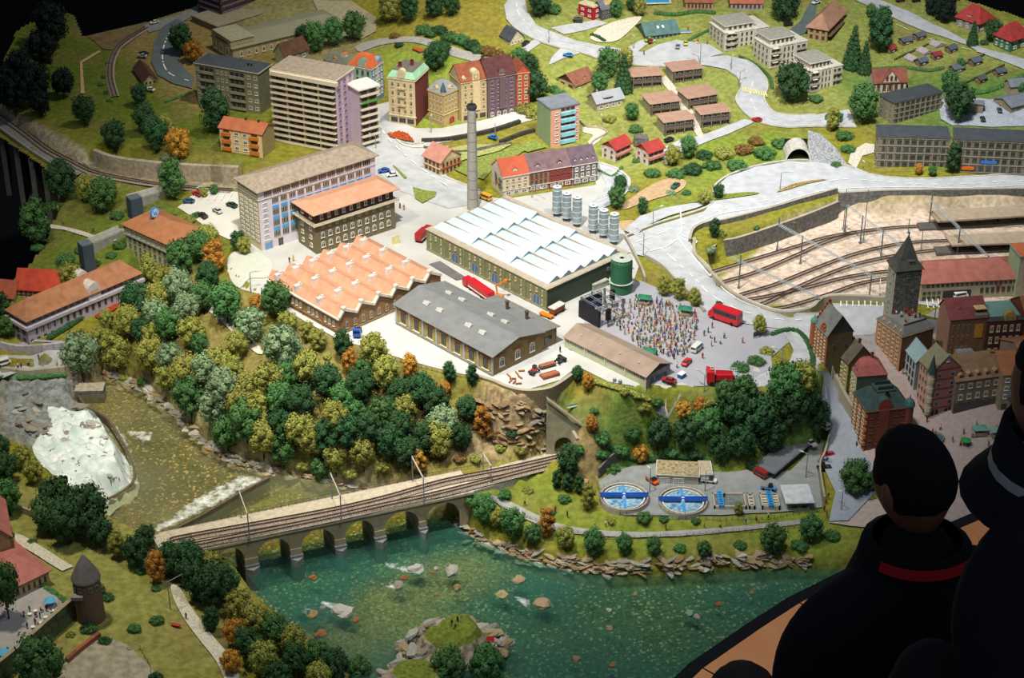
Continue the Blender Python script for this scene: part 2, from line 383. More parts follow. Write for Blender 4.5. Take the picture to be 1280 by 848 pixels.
peb = mixc(mapr(sep.outputs[0], .0,1,.35,1.0), mixc(1.0, c, (.5,.5,.5), 'MULTIPLY'), mixc(1.0, c, (1.7,1.6,1.45), 'MULTIPLY'))
peb = mixc(mapr(sep.outputs[1], .86,.93), peb, HX('#c9b28a'))
peb = mixc(mapr(vo.outputs['Distance'], .5,.9), peb, mixc(1.0, peb, (.6,.6,.6), 'MULTIPLY'))
rk = mixc(mapr(n2.outputs['Fac'], .3,.65), mixc(1.0, c, (1.15,1.12,1.05), 'MULTIPLY'), mixc(1.0, c, (.5,.46,.4), 'MULTIPLY'))
al = at.outputs['Alpha']
o = mixc(mapr(al, .1,.9), gr, rk); o = mixc(mapr(al, 1.2,1.7), o, peb); L.new(o, bs.inputs['Base Color'])
bp = N.new('ShaderNodeBump'); bp.inputs['Strength'].default_value = .7; bp.inputs['Distance'].default_value = .008; L.new(n2.outputs['Fac'], bp.inputs['Height']); L.new(bp.outputs[0], bs.inputs['Normal'])
me.materials.append(m)
ground = struct(link('ground', me)); 

# ---------------------------------------------------------------- water
def water_mat(name, tint, deep):
    m = bpy.data.materials.new(name); m.use_nodes = True; nt = m.node_tree; N = nt.nodes; L = nt.links; N.clear()
    out = N.new('ShaderNodeOutputMaterial'); tr = N.new('ShaderNodeBsdfTransparent'); tr.inputs[0].default_value = (*tint, 1)
    gl = N.new('ShaderNodeBsdfGlossy'); gl.inputs['Roughness'].default_value = .12
    df = N.new('ShaderNodeBsdfDiffuse'); df.inputs[0].default_value = (*deep, 1)
    geo = N.new('ShaderNodeNewGeometry'); nz = N.new('ShaderNodeTexNoise'); nz.inputs['Scale'].default_value = 60; L.new(geo.outputs['Position'], nz.inputs['Vector'])
    bp = N.new('ShaderNodeBump'); bp.inputs['Strength'].default_value = .5; bp.inputs['Distance'].default_value = .004; L.new(nz.outputs[0], bp.inputs['Height']); L.new(bp.outputs[0], gl.inputs['Normal'])
    fr = N.new('ShaderNodeFresnel'); fr.inputs[0].default_value = 1.33; L.new(bp.outputs[0], fr.inputs['Normal'])
    big = N.new('ShaderNodeTexNoise'); big.inputs['Scale'].default_value = 3; big.inputs['Detail'].default_value = 3; L.new(geo.outputs['Position'], big.inputs['Vector'])
    mr = N.new('ShaderNodeMapRange'); mr.inputs[1].default_value = .35; mr.inputs[2].default_value = .7; mr.inputs[3].default_value = .1; mr.inputs[4].default_value = .5; L.new(big.outputs[0], mr.inputs[0])
    m1 = N.new('ShaderNodeMixShader'); L.new(mr.outputs[0], m1.inputs[0]); L.new(tr.outputs[0], m1.inputs[1]); L.new(df.outputs[0], m1.inputs[2])
    m2 = N.new('ShaderNodeMixShader'); L.new(fr.outputs[0], m2.inputs[0]); L.new(m1.outputs[0], m2.inputs[1]); L.new(gl.outputs[0], m2.inputs[2])
    # white water: the attribute says where, noise breaks it up
    at = N.new('ShaderNodeAttribute'); at.attribute_name = 'foam'; fm = N.new('ShaderNodeTexNoise'); fm.inputs['Scale'].default_value = 38; fm.inputs['Detail'].default_value = 8; fm.inputs['Roughness'].default_value = .7; L.new(geo.outputs['Position'], fm.inputs['Vector'])
    a = N.new('ShaderNodeMath'); a.operation = 'ADD'; L.new(at.outputs['Fac'], a.inputs[0]); L.new(fm.outputs[0], a.inputs[1])
    r = N.new('ShaderNodeMapRange'); r.inputs[1].default_value = .95; r.inputs[2].default_value = 1.3; L.new(a.outputs[0], r.inputs[0])
    wh = N.new('ShaderNodeBsdfDiffuse'); wh.inputs[0].default_value = (.8,.84,.82,1)
    m3 = N.new('ShaderNodeMixShader'); L.new(r.outputs[0], m3.inputs[0]); L.new(m2.outputs[0], m3.inputs[1]); L.new(wh.outputs[0], m3.inputs[2]); L.new(m3.outputs[0], out.inputs[0])
    return m
def surface_mesh(name, poly, step, zf, foam=None):
    xs = [p[0] for p in poly]; ys = [p[1] for p in poly]
    X, Y = np.meshgrid(np.arange(min(xs), max(xs), step), np.arange(min(ys), max(ys), step))
    k = inside(poly, X, Y) & (dist(poly, X, Y) > step * .4); co = [Vector(p) for p in poly] + [Vector((a, b)) for a, b in zip(X[k].tolist(), Y[k].tolist())]
    nb = len(poly); r = delaunay_2d_cdt(co, [(i, (i + 1) % nb) for i in range(nb)], [], 1,1e-6)
    me = bpy.data.meshes.new(name); me.from_pydata([(p.x, p.y, zf(p.x, p.y)) for p in r[0]], [], r[2]); me.polygons.foreach_set('use_smooth', [True] * len(me.polygons))
    if foam:
        XA = np.array([[p.x, p.y] for p in r[0]]); F = np.zeros(len(XA))
        for (fp, wd, s) in foam:
            fp = wpoly(fp, zf(0,0)); d = np.where(inside(fp, XA[:, 0], XA[:, 1]),-1,1) * dist(fp, XA[:, 0], XA[:, 1]); F = np.maximum(F, s * np.clip(.7 - d / wd, 0,1))
        a = me.attributes.new('foam', 'FLOAT', 'POINT'); a.data.foreach_set('value', F)
    me.update(); return me
REACH = [(200,668),(338,596),(350,592),(440,612),(500,622),(560,640),(586,660),(545,640),(430,668),(300,697),(290,697),(230,690)]
rw = surface_mesh('river_reach', wpoly(REACH, WZ),.03, lambda x, y: WZ, [([(265,640),(300,628),(320,640),(285,652)], .04,.35)]); rw.materials.append(water_mat('pool_water', (.88,.9,.7),(.2,.22,.13))); struct(link('river_reach', rw))
LOWM = [(545,640),(590,672),(640,695),(700,712),(760,722),(850,720),(990,712),(1090,712),(1250,760),(1300,960),(400,960),(440,848),(395,800),(330,745),(290,697),(430,668)]
lw = surface_mesh('river', wpoly(LOWM, WZ),.03, lambda x, y: WZ, [
 ([(480,703),(520,708),(515,722),(505,716),(480,708)], .03,.62),([(470,722),(500,734),(498,742),(470,728)], .02,.62),
 ([(370,756),(400,764),(385,772)], .02,.62),([(392,748),(440,758),(420,770)], .03,.62),([(640,745),(668,748),(660,762)], .03,.7),
 ([(590,676),(640,699),(700,716),(760,726),(850,724),(990,716),(990,720),(850,728),(760,730),(700,720),(640,703),(588,680)], .02,.35)])
lw.materials.append(water_mat('river_water', (.6,.83,.76),(.04,.15,.12))); struct(link('river', lw))
uw = surface_mesh('river_pool', wpoly(UP_POOL, WZ2),.025, lambda x, y: WZ2, [
 ([(338,596),(200,668),(178,668),(215,645),(250,618),(300,594)], .04,.6),([(160,540),(195,535),(190,552),(170,552)], .03,.55),([(118,628),(165,604),(157,565),(132,524),(105,508),(115,508),(142,525),(166,562),(174,604),(130,640)], .02,.55)])
uw.materials.append(water_mat('pool_water', (.9,.88,.7),(.22,.22,.12))); struct(link('river_pool', uw))
# ---------------------------------------------------------------- hall around the layout
mb = MB(); mb.box(-9,9,-3,16,-1.5,-1.45); struct(build(mb, 'floor', mat('dark_carpet', '#0c0f12', .95)))
mb = MB(); mb.box(-9,9,15.9,16,-1.45,4.5); struct(build(mb, 'wall_back', mat('dark_wall', '#0a0e11', .95)))
mb = MB(); mb.box(-9,-8.9,-3,16,-1.45,4.5); struct(build(mb, 'wall_left', _M['dark_wall']))
mb = MB(); mb.box(8.9,9,-3,16,-1.45,4.5); struct(build(mb, 'wall_right', _M['dark_wall']))
# ---------------------------------------------------------------- streets and paved areas draped on the ground
ASPH = mat('asphalt', '#b9bcbe', .9,.06,25, col2='#a6a9ab'); ASPHD = mat('asphalt_dark', '#5f6b6a', .9,.08,25); CONC = mat('concrete_yard', '#c0c0bc', .9,.05,8, col2='#b0b0ac')
GRAV = mat('gravel_path', '#d3cbb9', .95,.15,120, bump=.4); SAND = mat('sandy_soil', '#c0a27c', .95,.15,60, bump=.3); WHITE = mat('road_paint', '#ecece6', .7,.03)
PINKP = mat('pink_paving', '#b3a098', .9,.08,60); LAWN = mat('lawn', '#8a984a', .95,.25,90, bump=.8); LAWNO = mat('lawn_olive', '#7f8c36', .95,.25,90, bump=.8)
def drape(name, px, mt, dz=.003, step=.035, ground_z=True):
    poly = [tuple(G(*p)[:2]) for p in px]; pl = []
    for i in range(len(poly)):       # finer outline
        a, b = Vector(poly[i]), Vector(poly[(i + 1) % len(poly)]); k = max(1, int((b - a).length / step))
        pl += [tuple(a.lerp(b, t / k)) for t in range(k)]
    me = surface_mesh(name, pl, step, lambda x, y: hgt(x, y) + dz); me.materials.append(mt)
    return struct(link(name, me))
def smooth_line(p, closed=False, n=5):
    out = []; m = len(p)
    for i in range(m if closed else m - 1):
        a = p[(i - 1) % m if closed else max(0, i - 1)]; b = p[i]; c = p[(i + 1) % m]; d = p[(i + 2) % m if closed else min(m - 1, i + 2)]
        for k in range(n):
            t = k / n; out.append(tuple(.5 * (2 * b[q] + (c[q] - a[q]) * t + (2 * a[q] - 5 * b[q] + 4 * c[q] - d[q]) * t * t + (3 * b[q] - a[q] - 3 * c[q] + d[q]) * t ** 3) for q in range(len(b))))
    if not closed: out.append(tuple(p[-1]))
    return out
def sdrape(name, px, mt, dz=.003, step=.035): return drape(name, smooth_line(px, True, 4), mt, dz, step)
def line_on(mb, px, width, dz=.005, dash=0, m=0, sm=True, up=0):
    """painted line (or, with up, a kerb) along a pixel polyline"""
    q = [G(*p) for p in (smooth_line(px) if sm else px)]; pts = [q[0]]
    for a, b in zip(q, q[1:]):
        k = max(1, int((b - a).length / .02)); pts += [a.lerp(b, (t + 1) / k) for t in range(k)]
    s = 0
    for a, b in zip(pts, pts[1:]):
        d = (b - a); l = d.length
        if l < 1e-6: continue
        s += l
        if dash and int(s / dash) % 2: continue
        nrm = Vector((-d.y, d.x, 0)).normalized() * width / 2
        za = Vector((0,0, hgt(a.x, a.y) + dz - a.z)); zb = Vector((0,0, hgt(b.x, b.y) + dz - b.z)); U = Vector((0,0, up))
        A_, B_, C_, D_ = a + za - nrm, b + zb - nrm, b + zb + nrm, a + za + nrm
        if up:
            mb.quad(A_ + U, B_ + U, C_ + U, D_ + U, m); mb.quad(A_, B_, B_ + U, A_ + U, m); mb.quad(C_, D_, D_ + U, C_ + U, m)
        else: mb.quad(A_, B_, C_, D_, m)
    return mb
def wall_line(mb, px, h, th, m=0, below=.03, sm=True, mtop=None, pts=None, level=None):
    q = pts or [G(*p) for p in (smooth_line(px) if sm else px)]
    for a, b in zip(q, q[1:]):
        d = b - a
        if d.length < 1e-5: continue
        nrm = Vector((-d.y, d.x, 0)).normalized() * th / 2
        ta = (a.z if level is None else level) + h; tb = (b.z if level is None else level) + h
        A1, A2 = a - nrm, a + nrm; B1, B2 = b - nrm, b + nrm
        v = [(A1.x, A1.y, a.z - below),(B1.x, B1.y, b.z - below),(B2.x, B2.y, b.z - below),(A2.x, A2.y, a.z - below),
             (A1.x, A1.y, ta),(B1.x, B1.y, tb),(B2.x, B2.y, tb),(A2.x, A2.y, ta)]
        mb.add(v, [(0,1,5,4),(2,3,7,6),(1,2,6,5),(3,0,4,7)], m); mb.add(v, [(4,5,6,7)], m if mtop is None else mtop)
    return mb
drape('yard_pavement', [(288,322),(300,310),(330,296),(395,300),(440,300),(480,280),(470,250),(438,215),(448,190),(462,160),(470,132),(486,128),(490,150),(520,161),(552,161),(612,149),(645,139),(668,147),(668,150),(640,158),(612,165),(560,178),(545,180),(548,200),(552,222),(575,228),(600,238),(606,246),(630,250),(745,232),(742,205),(765,212),(782,226),(784,238),(770,252),(745,262),(775,280),(800,330),(792,352),(850,372),(880,392),(905,402),(960,411),(990,415),(990,428),(964,448),(966,462),(940,476),(900,482),(850,497),(808,500),(760,478),(722,459),(700,476),(660,488),(630,485),(600,473),(560,465),(510,452),(470,439),(425,426),(380,402),(330,372),(300,362),(284,340)], CONC)
drape('concert_yard', [(722,425),(735,395),(760,372),(800,352),(850,373),(905,403),(960,412),(989,416),(989,428),(964,448),(965,461),(940,475),(900,481),(850,496),(808,498),(830,470),(800,462),(745,432)], mat('yard_grey', '#a3a3aa', .9,.06,8),.0045)
drape('junction_asphalt', [(466,146),(478,138),(492,160),(500,186),(540,200),(560,222),(600,240),(598,256),(560,262),(500,240),(478,222),(456,200)], ASPH, .005)
drape('car_park', [(222,260),(247,240),(300,241),(306,300),(286,300),(262,288)], mat('car_park_pale', '#d8d5cc', .9,.05,12))
drape('main_road', [(782,317),(782,300),(820,284),(880,266),(893,250),(892,237),(910,222),(945,210),(987,203),(1020,204),(1060,210),(1095,222),(1160,226),(1290,219),(1290,238),(1160,241),(1046,242),(1000,253),(970,263),(930,271),(902,278),(880,281),(866,289),(861,300),(868,318),(880,330),(895,347),(915,366),(945,381),(977,390),(1010,386),(1036,371),(1110,372),(1120,400),(1090,420),(1015,420),(960,411),(905,402),(885,393),(865,370),(845,352),(827,335),(805,322)], ASPH, .006)
drape('station_forecourt', [(1112,377),(1300,391),(1300,374),(1150,378),(1112,373)], ASPH, .004)
drape('town_court', [(1022,418),(1060,402),(1120,398),(1170,388),(1300,396),(1300,480),(1200,470),(1080,475),(1050,480),(1030,450)], mat('court_grey', '#a09a98', .9),.005)
drape('side_road', [(780,290),(800,272),(830,262),(860,257),(892,247),(897,252),(870,262),(835,272),(808,284),(795,296)], ASPH, .007)
drape('upper_road', [(655,-4),(659,15),(670,32),(690,41),(720,52),(760,60),(800,66),(830,72),(860,75),(910,71),(932,76),(945,85),(957,100),(959,112),(955,125),(965,140),(985,145),(1020,145),(1062,138),(1070,160),(1020,159),(982,160),(950,154),(932,143),(920,126),(927,110),(922,98),(908,88),(875,82),(840,84),(800,82),(755,76),(730,68),(697,60),(670,51),(645,37),(633,24),(630,8),(640,-4)], ASPH, .006)
drape('hillside_car_park', [(803,67),(825,56),(845,51),(885,56),(905,68),(880,74),(840,74)], ASPH, .005)
drape('hill_road', [(1055,-5),(1100,15),(1135,32),(1157,41),(1210,58),(1222,66),(1290,92),(1290,78),(1225,60),(1200,48),(1175,35),(1135,15),(1085,-5)], ASPH, .006)
drape('old_road', [(220,25),(202,36),(192,57),(189,78),(197,95),(217,106),(240,112),(243,98),(232,88),(224,76),(222,62),(233,50),(237,38),(230,28)], ASPHD, .006)
drape('top_track', [(180,32),(222,20),(245,9),(248,17),(226,30),(186,42)], mat('grey_track', '#8c8d88', .9),.005)
drape('winding_road', smooth_line([(445,58),(468,51),(490,48),(520,47),(545,52),(580,64),(610,72),(640,80),(640,88),(600,80),(565,71),(540,60),(515,54),(490,55),(470,59),(450,66)], True, 3), mat('asphalt_mid', '#a5a39a', .9),.005)
drape('works_yard', [(390,0),(440,2),(470,22),(470,40),(452,50),(420,45),(400,20)], mat('pale_yard', '#a9a27f', .9),.005)
drape('villa_drive', [(688,36),(720,30),(745,26),(760,30),(735,38),(705,44)], ASPH, .005)
drape('villa_drive', [(782,62),(800,52),(815,48),(820,52),(806,58),(795,68)], ASPH, .005)
drape('cottage_drive', [(652,62),(668,50),(676,55),(660,66)], ASPH, .005)
drape('parking_bay', [(690,72),(700,62),(722,62),(724,68),(704,74),(692,80),(686,82)], ASPH, .005)
drape('hotel_drive', [(985,40),(1000,28),(1012,5),(1022,2),(1016,40),(1000,45)], ASPHD, .005)
drape('terrace_lane', [(828,186),(850,176),(870,172),(900,162),(930,150),(944,153),(912,168),(880,180),(850,192),(842,205),(832,207)], ASPH, .005)
drape('office_car_park', [(1172,126),(1190,124),(1225,124),(1290,130),(1290,158),(1240,160),(1190,158),(1176,150)], mat('asphalt_pale', '#a9b0b8', .9),.005)
drape('office_path', [(1060,205),(1064,190),(1082,180),(1094,182),(1092,192),(1078,196),(1070,212)], GRAV, .005)
drape('garden_path', [(728,160),(745,158),(760,166),(748,178),(738,185),(735,178),(742,170),(728,166)], GRAV, .004)
drape('terrace_steps', [(824,100),(832,96),(850,117),(866,140),(880,172),(872,172),(858,150),(845,125)], GRAV, .005)
drape('playground', smooth_line([(772,262),(790,248),(815,232),(838,224),(858,228),(850,240),(825,248),(800,256),(785,262)], True, 3), SAND, .005)
drape('sandy_corner', [(772,278),(790,276),(805,282),(790,290),(776,288)], SAND, .004)
drape('rock_garden', smooth_line([(738,47),(755,33),(785,24),(802,22),(795,32),(775,50),(760,54),(745,53)], True, 3), mat('pale_gravel', '#e6dcc6', .95,.2,150),.006)
drape('brown_field', [(108,46),(183,28),(188,34),(150,64),(128,62),(118,52)], mat('brown_earth', '#7d6a45', .95,.2,20),.004)
drape('footpath_left', [(101,118),(106,118),(103,80),(126,66),(124,64),(100,78)], SAND, .005)
drape('meadow_path', smooth_line([(64,282),(85,286),(105,291),(125,298),(143,300),(143,303),(122,301),(100,295),(80,289),(64,287)], True, 2), GRAV, .006)
drape('river_street', [(-10,450),(4,446),(60,440),(88,442),(118,448),(118,462),(80,464),(30,466),(-10,468)], ASPH, .008)
drape('upper_street', [(-10,428),(10,430),(88,428),(90,434),(10,436),(-10,436)], mat('street_grey', '#a7a2ab', .9),.004)
drape('forest_clearing', smooth_line([(285,325),(300,314),(325,318),(340,330),(336,348),(312,350),(300,362),(288,350)], True, 3), mat('pale_slab', '#c3c6ba', .9,.04),.006)
drape('forest_track', smooth_line([(240,370),(262,380),(285,395),(310,420),(330,440),(322,444),(300,426),(275,402),(250,382)], True, 3), GRAV, .006)
drape('meadow_trail', smooth_line([(214,733),(226,738),(240,762),(262,792),(285,820),(300,850),(285,856),(270,828),(248,800),(230,775),(217,750)], True, 3), GRAV, .006)
drape('bare_ground', smooth_line([(82,828),(100,812),(125,800),(150,804),(172,820),(188,850),(80,860)], True, 3), mat('pale_soil', '#a89f88', .95,.2,40),.006)
drape('village_path', [(18,668),(30,672),(92,710),(78,716),(20,680)], GRAV, .006)
drape('riverside_path', smooth_line([(612,620),(640,630),(670,645),(700,657),(740,664),(800,667),(870,664),(940,658),(1000,652),(1000,657),(940,664),(870,671),(800,674),(735,671),(690,664),(655,650),(625,634)], True, 3), mat('path_grey', '#a3a29c', .9,.1,60),.006)
drape('water_works_yard', [(748,604),(765,592),(790,585),(820,582),(895,592),(960,594),(988,590),(1018,560),(1030,555),(1022,590),(1028,636),(1000,640),(900,646),(780,646),(757,632)], mat('works_asphalt', '#8f9290', .9,.1,30),.006)
drape('low_street', [(1022,468),(1036,470),(1050,500),(1068,530),(1072,560),(1095,590),(1098,615),(1060,655),(1036,656),(1044,620),(1030,590),(1034,560),(1036,540),(1026,510)], mat('street_cool', '#9aa0aa', .9,.06),.014)
drape('ramp_road', [(975,413),(1030,416),(1030,450),(1034,482),(1012,512),(960,505),(925,488),(950,470),(984,462),(992,440),(984,424)], ASPH, .006)
drape('town_square', [(1068,555),(1100,420),(1130,400),(1200,420),(1300,470),(1300,620),(1200,640),(1100,640),(1090,600),(1072,575)], PINKP, .006)
drape('promenade', [(1036,656),(1044,640),(1098,620),(1300,640),(1300,670),(1090,662)], PINKP, .008)
drape('row_house_street', [(743,205),(752,204),(775,212),(788,224),(786,240),(768,256),(742,266),(735,258),(752,244),(758,232)], ASPH, .006)
# green pieces on top
drape('street_lawn', [(568,214),(572,206),(640,186),(656,190),(640,200),(624,205),(605,226),(585,222)], LAWN, .008)
drape('street_lawn', [(640,186),(668,176),(684,186),(660,192)], LAWN, .008)
drape('street_lawn', [(560,188),(575,184),(600,182),(640,182),(625,190),(572,204)], mat('dry_lawn', '#aab06a', .95,.2,90),.0075)
drape('traffic_island', [(516,236),(530,240),(546,242),(544,248),(528,256),(519,250)], LAWN, .009)
drape('traffic_island', [(490,208),(494,210),(509,224),(506,226)], LAWN, .009)
drape('road_island', smooth_line([(860,255),(895,247),(930,243),(950,244),(930,248),(900,252),(870,256)], True, 2), LAWNO, .01)
drape('road_island', smooth_line([(970,243),(990,233),(1015,228),(1034,227),(1010,232),(990,238)], True, 2), mat('dry_grass', '#a58f52', .95,.3,90),.01)
drape('flower_meadow', [(118,397),(150,378),(152,384),(124,401)], mat('red_flowers', '#c5492e', .9,.4,150),.008)
drape('yard_dark_strip', [(536,332),(550,328),(585,350),(570,352)], mat('tar', '#6f6c6c', .9),.006)
drape('tower_grass', smooth_line([(1044,610),(1060,606),(1092,612),(1096,626),(1070,628),(1046,622)], True, 3), LAWNO, .012)
fm = mat('foam_water', '#e6ece8', .6, col2='#bccfc7', vscale=16, bump=.6)
me = surface_mesh('rapids_foam', smooth_line(wpoly([(60,508),(95,516),(125,524),(152,548),(171,580),(166,600),(150,609),(118,631),(90,620),(66,602),(46,578),(42,555),(64,535)], -.3), True, 4),.008, lambda x, y: hgt(x, y) + .002 + .014 * abs(noise.noise(Vector((x * 24, y * 30,0)))) + .006 * noise.noise(Vector((x * 90, y * 90,4)))); me.materials.append(fm)
fo_ = tag(link('rapids_foam', me), 'white foaming water tumbling over the left rapids', 'foam'); fo_['kind'] = 'stuff'
# ---------------------------------------------------------------- road paint
mb = MB()
line_on(mb, [(645,0),(648,18),(660,32),(690,50),(740,60),(800,72),(840,78),(880,78),(920,84),(940,100),(938,125),(955,148),(1000,153),(1050,150)], .004,.0085,.03)
line_on(mb, [(795,305),(840,288),(880,272),(910,262),(960,252),(1010,236),(1060,226),(1160,233),(1280,228)], .005,.0085,.03)
line_on(mb, [(826,312),(850,334),(870,352),(890,372),(930,392),(980,402),(1050,400)], .005,.0085,.03)
line_on(mb, [(865,285),(900,270),(960,260),(1000,248),(1040,239),(1120,236),(1200,237),(1280,234)], .004,.0085)
line_on(mb, [(213,40),(205,60),(204,80),(214,95),(240,104)], .006,.0085,.02)
line_on(mb, [(470,140),(478,165),(500,190),(530,215),(560,235)], .006,.009,.04)
line_on(mb, [(488,165),(500,180),(520,186),(545,182)], .005,.009)
line_on(mb, [(760,212),(775,220),(778,234),(765,246),(748,254)], .004,.0085)
line_on(mb, [(850,262),(852,290),(848,300),(872,330),(892,352),(918,374),(950,388)], .004,.0085)
line_on(mb, [(1070,12),(1120,32),(1160,50),(1220,66),(1280,84)], .004,.0085,.03)
line_on(mb, [(852,297),(870,303),(868,308)], .004,.009); line_on(mb, [(808,317),(830,312),(846,302)], .004,.009)
for i in range(11): line_on(mb, [(1046 + i * 7.5,372),(1051 + i * 7.5,386)], .004,.009, sm=False)
for i in range(5): line_on(mb, [(1158 + i * 7,376),(1160 + i * 7,388)], .004,.009, sm=False)
for i in range(6): line_on(mb, [(246 + i * 9,243),(241 + i * 9,252)], .004,.008, sm=False)
struct(build(mb, 'trim_1', WHITE))
mb = MB()
for i in range(10): line_on(mb, [(928 + i * 3.2,111 + i * .7),(930 + i * 3.2,117 + i * .7)], .006,.0095, sm=False)
struct(build(mb, 'trim_2', mat('yellow_paint', '#e6dc8a', .7)))
mb = MB()
for ln in ([(782,297),(820,281),(880,262),(893,249),(892,236),(910,221),(945,209),(987,202),(1020,203),(1060,209),(1095,221),(1160,225),(1280,218)], [(860,302),(868,318),(880,330),(895,347),(915,366),(945,381),(977,390),(1010,386),(1036,371),(1100,371)],
           [(633,24),(645,37),(670,51),(697,60),(730,68),(755,76),(800,83),(840,84)], [(908,88),(922,98),(927,110),(920,126),(932,143),(950,154),(982,160),(1020,159),(1070,160)], [(932,76),(945,85),(957,100),(959,112),(955,125),(965,140),(985,145),(1020,145)],
           [(488,166),(496,176),(512,181),(530,180)], [(552,222),(548,205),(545,182)], [(552,222),(575,230),(600,240)], [(744,205),(766,211),(786,225),(784,240),(770,254)]):
    line_on(mb, ln, .008,.003, up=.006)
struct(build(mb, 'trim_3', mat('kerb_stone', '#c4c1b8', .85)))

# ---------------------------------------------------------------- retaining walls
STONE = mat('grey_stone', '#716f6b', .95,.2,80, bump=.8, col2='#4d4b48'); STONEL = mat('pale_stone', '#b3a792', .95,.2,60, bump=.8, col2='#8b806c'); BRWN = brick_mat('brown_masonry', '#8c7c60', '#6e5f46', '#5a503f', 140)
CONCW = mat('concrete_wall', '#a9a08c', .9,.1,20)
def wallobj(name, px, h, th, m, mt=None, **k):
    mb = MB(); wall_line(mb, px, h, th, 0, mtop=1, **k); return struct(build(mb, name, [m, mt or m]))
# grey wall behind the rail yard
def zpts(px): return [P(u, v, z) for (u, v, z) in px]
yb = .1
wallobj('retaining_wall', None, .11,.012, STONE, CONCW, pts=zpts([(1046,271,YZ),(1100,268,YZ),(1160,267,YZ),(1230,266,YZ),(1300,265,YZ)]))
wallobj('retaining_wall', None, .075,.012, STONE, CONCW, pts=zpts([tuple(list(p)+[YZ]) for p in smooth_line([(890,330),(898,322),(920,318),(960,305),(1010,287),(1046,272)])]))
wallobj('retaining_wall', None, .012,.012, CONCW, CONCW, below=.1, pts=zpts([tuple(list(p)+[0]) for p in smooth_line([(868,300),(868,318),(880,333),(895,349),(915,368),(945,384),(977,393),(1012,388),(1036,373),(1110,375)])]))
wallobj('retaining_wall', None, .022,.01, STONE, CONCW, below=.02, pts=zpts([tuple(list(p)+[0]) for p in smooth_line([(1046,241),(1000,254),(960,266),(905,280),(880,284),(866,292),(862,305)])]))
# round brown wall below the works yard
wallobj('retaining_wall', None, .01,.014, BRWN, CONCW, below=.13, pts=zpts([tuple(list(p)+[0]) for p in smooth_line([(590,470),(616,478),(632,485),(652,490),(672,490),(690,486),(708,475),(722,464)])]))
# left: stone wall under the lawn, along the railway
wallobj('retaining_wall', None, .075,.02, STONEL, pts=[G(u, v) for u, v in smooth_line([(120,207),(145,216),(190,222),(240,226),(300,229)])], below=.05)
wallobj('retaining_wall', [(-8,462),(30,468),(60,466),(92,462)], .02,.015, CONCW, below=.1)
wallobj('retaining_wall', [(2,436),(30,441),(88,436)], .03,.01, mat('pale_plaster_wall', '#b9b3bb', .9))
wallobj('retaining_wall', [(94,470),(96,492)], .035,.02, STONE, below=.1)
wallobj('retaining_wall', [(96,500),(132,499)], .055,.06, STONE, STONEL, below=.08, sm=False)
wallobj('retaining_wall', [(748,598),(760,585),(772,575)], .04,.006, STONE)
wallobj('retaining_wall', [(1036,553),(1030,575),(1024,592),(1030,632)], .035,.006, CONCW)
wallobj('retaining_wall', [(1038,475),(1052,505),(1062,522),(1070,532)], .06,.012, CONCW, below=.06)
wallobj('retaining_wall', [(20,638),(60,655),(92,676)], .025,.008, CONCW)
wallobj('retaining_wall', [(782,300),(800,335),(806,352)], .02,.008, CONCW)
wallobj('retaining_wall', [(806,322),(828,335),(846,354),(865,372),(880,392)], .014,.006, CONCW)
wallobj('retaining_wall', [(724,62+90),(733,160),(750,162),(758,168),(742,178),(737,186)], .012,.005, CONCW)
wallobj('retaining_wall', [(530,186),(575,192),(630,182)], .014,.006, STONE)
wallobj('retaining_wall', [(527,178),(560,176),(612,166),(650,154)], .016,.018, mat('dark_hedge_bed', '#45423c', .95,.3,120))
wallobj('retaining_wall', [(625,180),(650,170),(668,165)], .016,.014, _M['dark_hedge_bed'])
wallobj('retaining_wall', [(585,190),(600,190),(622,184),(640,181)], .012,.006, STONE)
# round yellow-brown cliff bands: fence wall on the lawn ridge and the tunnel portal
TRK = TZ
mb = MB(); p0 = P(688,571, TRK); p1 = P(716,556, TRK + 0)
# portal: wall with an arched opening, built as a ring of blocks
A = P(686,568, TRK); B = P(722,566, TRK); dx = (B - A); dx.z = 0; wlen = dx.length; ux = dx.normalized(); hx = top_h(A, 686,500)
M_ = Matrix.Translation(A) @ Matrix.Rotation(math.atan2(ux.y, ux.x),4, 'Z'); cx, r, hs = wlen * .5, wlen * .3,.035
nA = 12; arc = [(cx - r, 0)] + [(cx - r * math.cos(math.pi * i / nA), hs + r * math.sin(math.pi * i / nA)) for i in range(nA + 1)] + [(cx + r, 0)]
hh = lambda x: hx - (hx - .10) * (x / wlen)
for (a, b) in zip(arc, arc[1:]):
    if abs(a[0] - b[0]) > 1e-6: mb.quad((a[0], 0, a[1]),(b[0], 0, b[1]),(b[0], 0, hh(b[0])),(a[0], 0, hh(a[0])))
    mb.quad((a[0], 0, a[1]),(a[0], .12, a[1]),(b[0], .12, b[1]),(b[0], 0, b[1]),1)
mb.quad((-.01,0,-.03),(cx - r, 0,-.03),(cx - r, 0, hh(cx - r)),(-.01,0, hx)); mb.quad((cx + r, 0,-.03),(wlen + .02,0,-.03),(wlen + .02,0, hh(wlen)),(cx + r, 0, hh(cx + r)))
mb.quad((cx - r - .02,.12,-.03),(cx + r + .02,.12,-.03),(cx + r + .02,.12,.15),(cx - r - .02,.12,.15),1)
mb.add([(-.01,-.008, hx),(wlen + .02,-.008, hh(wlen)),(wlen + .02,.012, hh(wlen)),(-.01,.012, hx),(-.01,-.008, hx + .008),(wlen + .02,-.008, hh(wlen) + .008),(wlen + .02,.012, hh(wlen) + .008),(-.01,.012, hx + .008)], [(4,5,6,7),(0,1,5,4),(2,3,7,6)])
mb.xf(M_); struct(build(mb, 'tunnel_portal', [mat('portal_concrete', '#a8a184', .9,.15,30), mat('tunnel_dark', '#1a1917', .95)]))
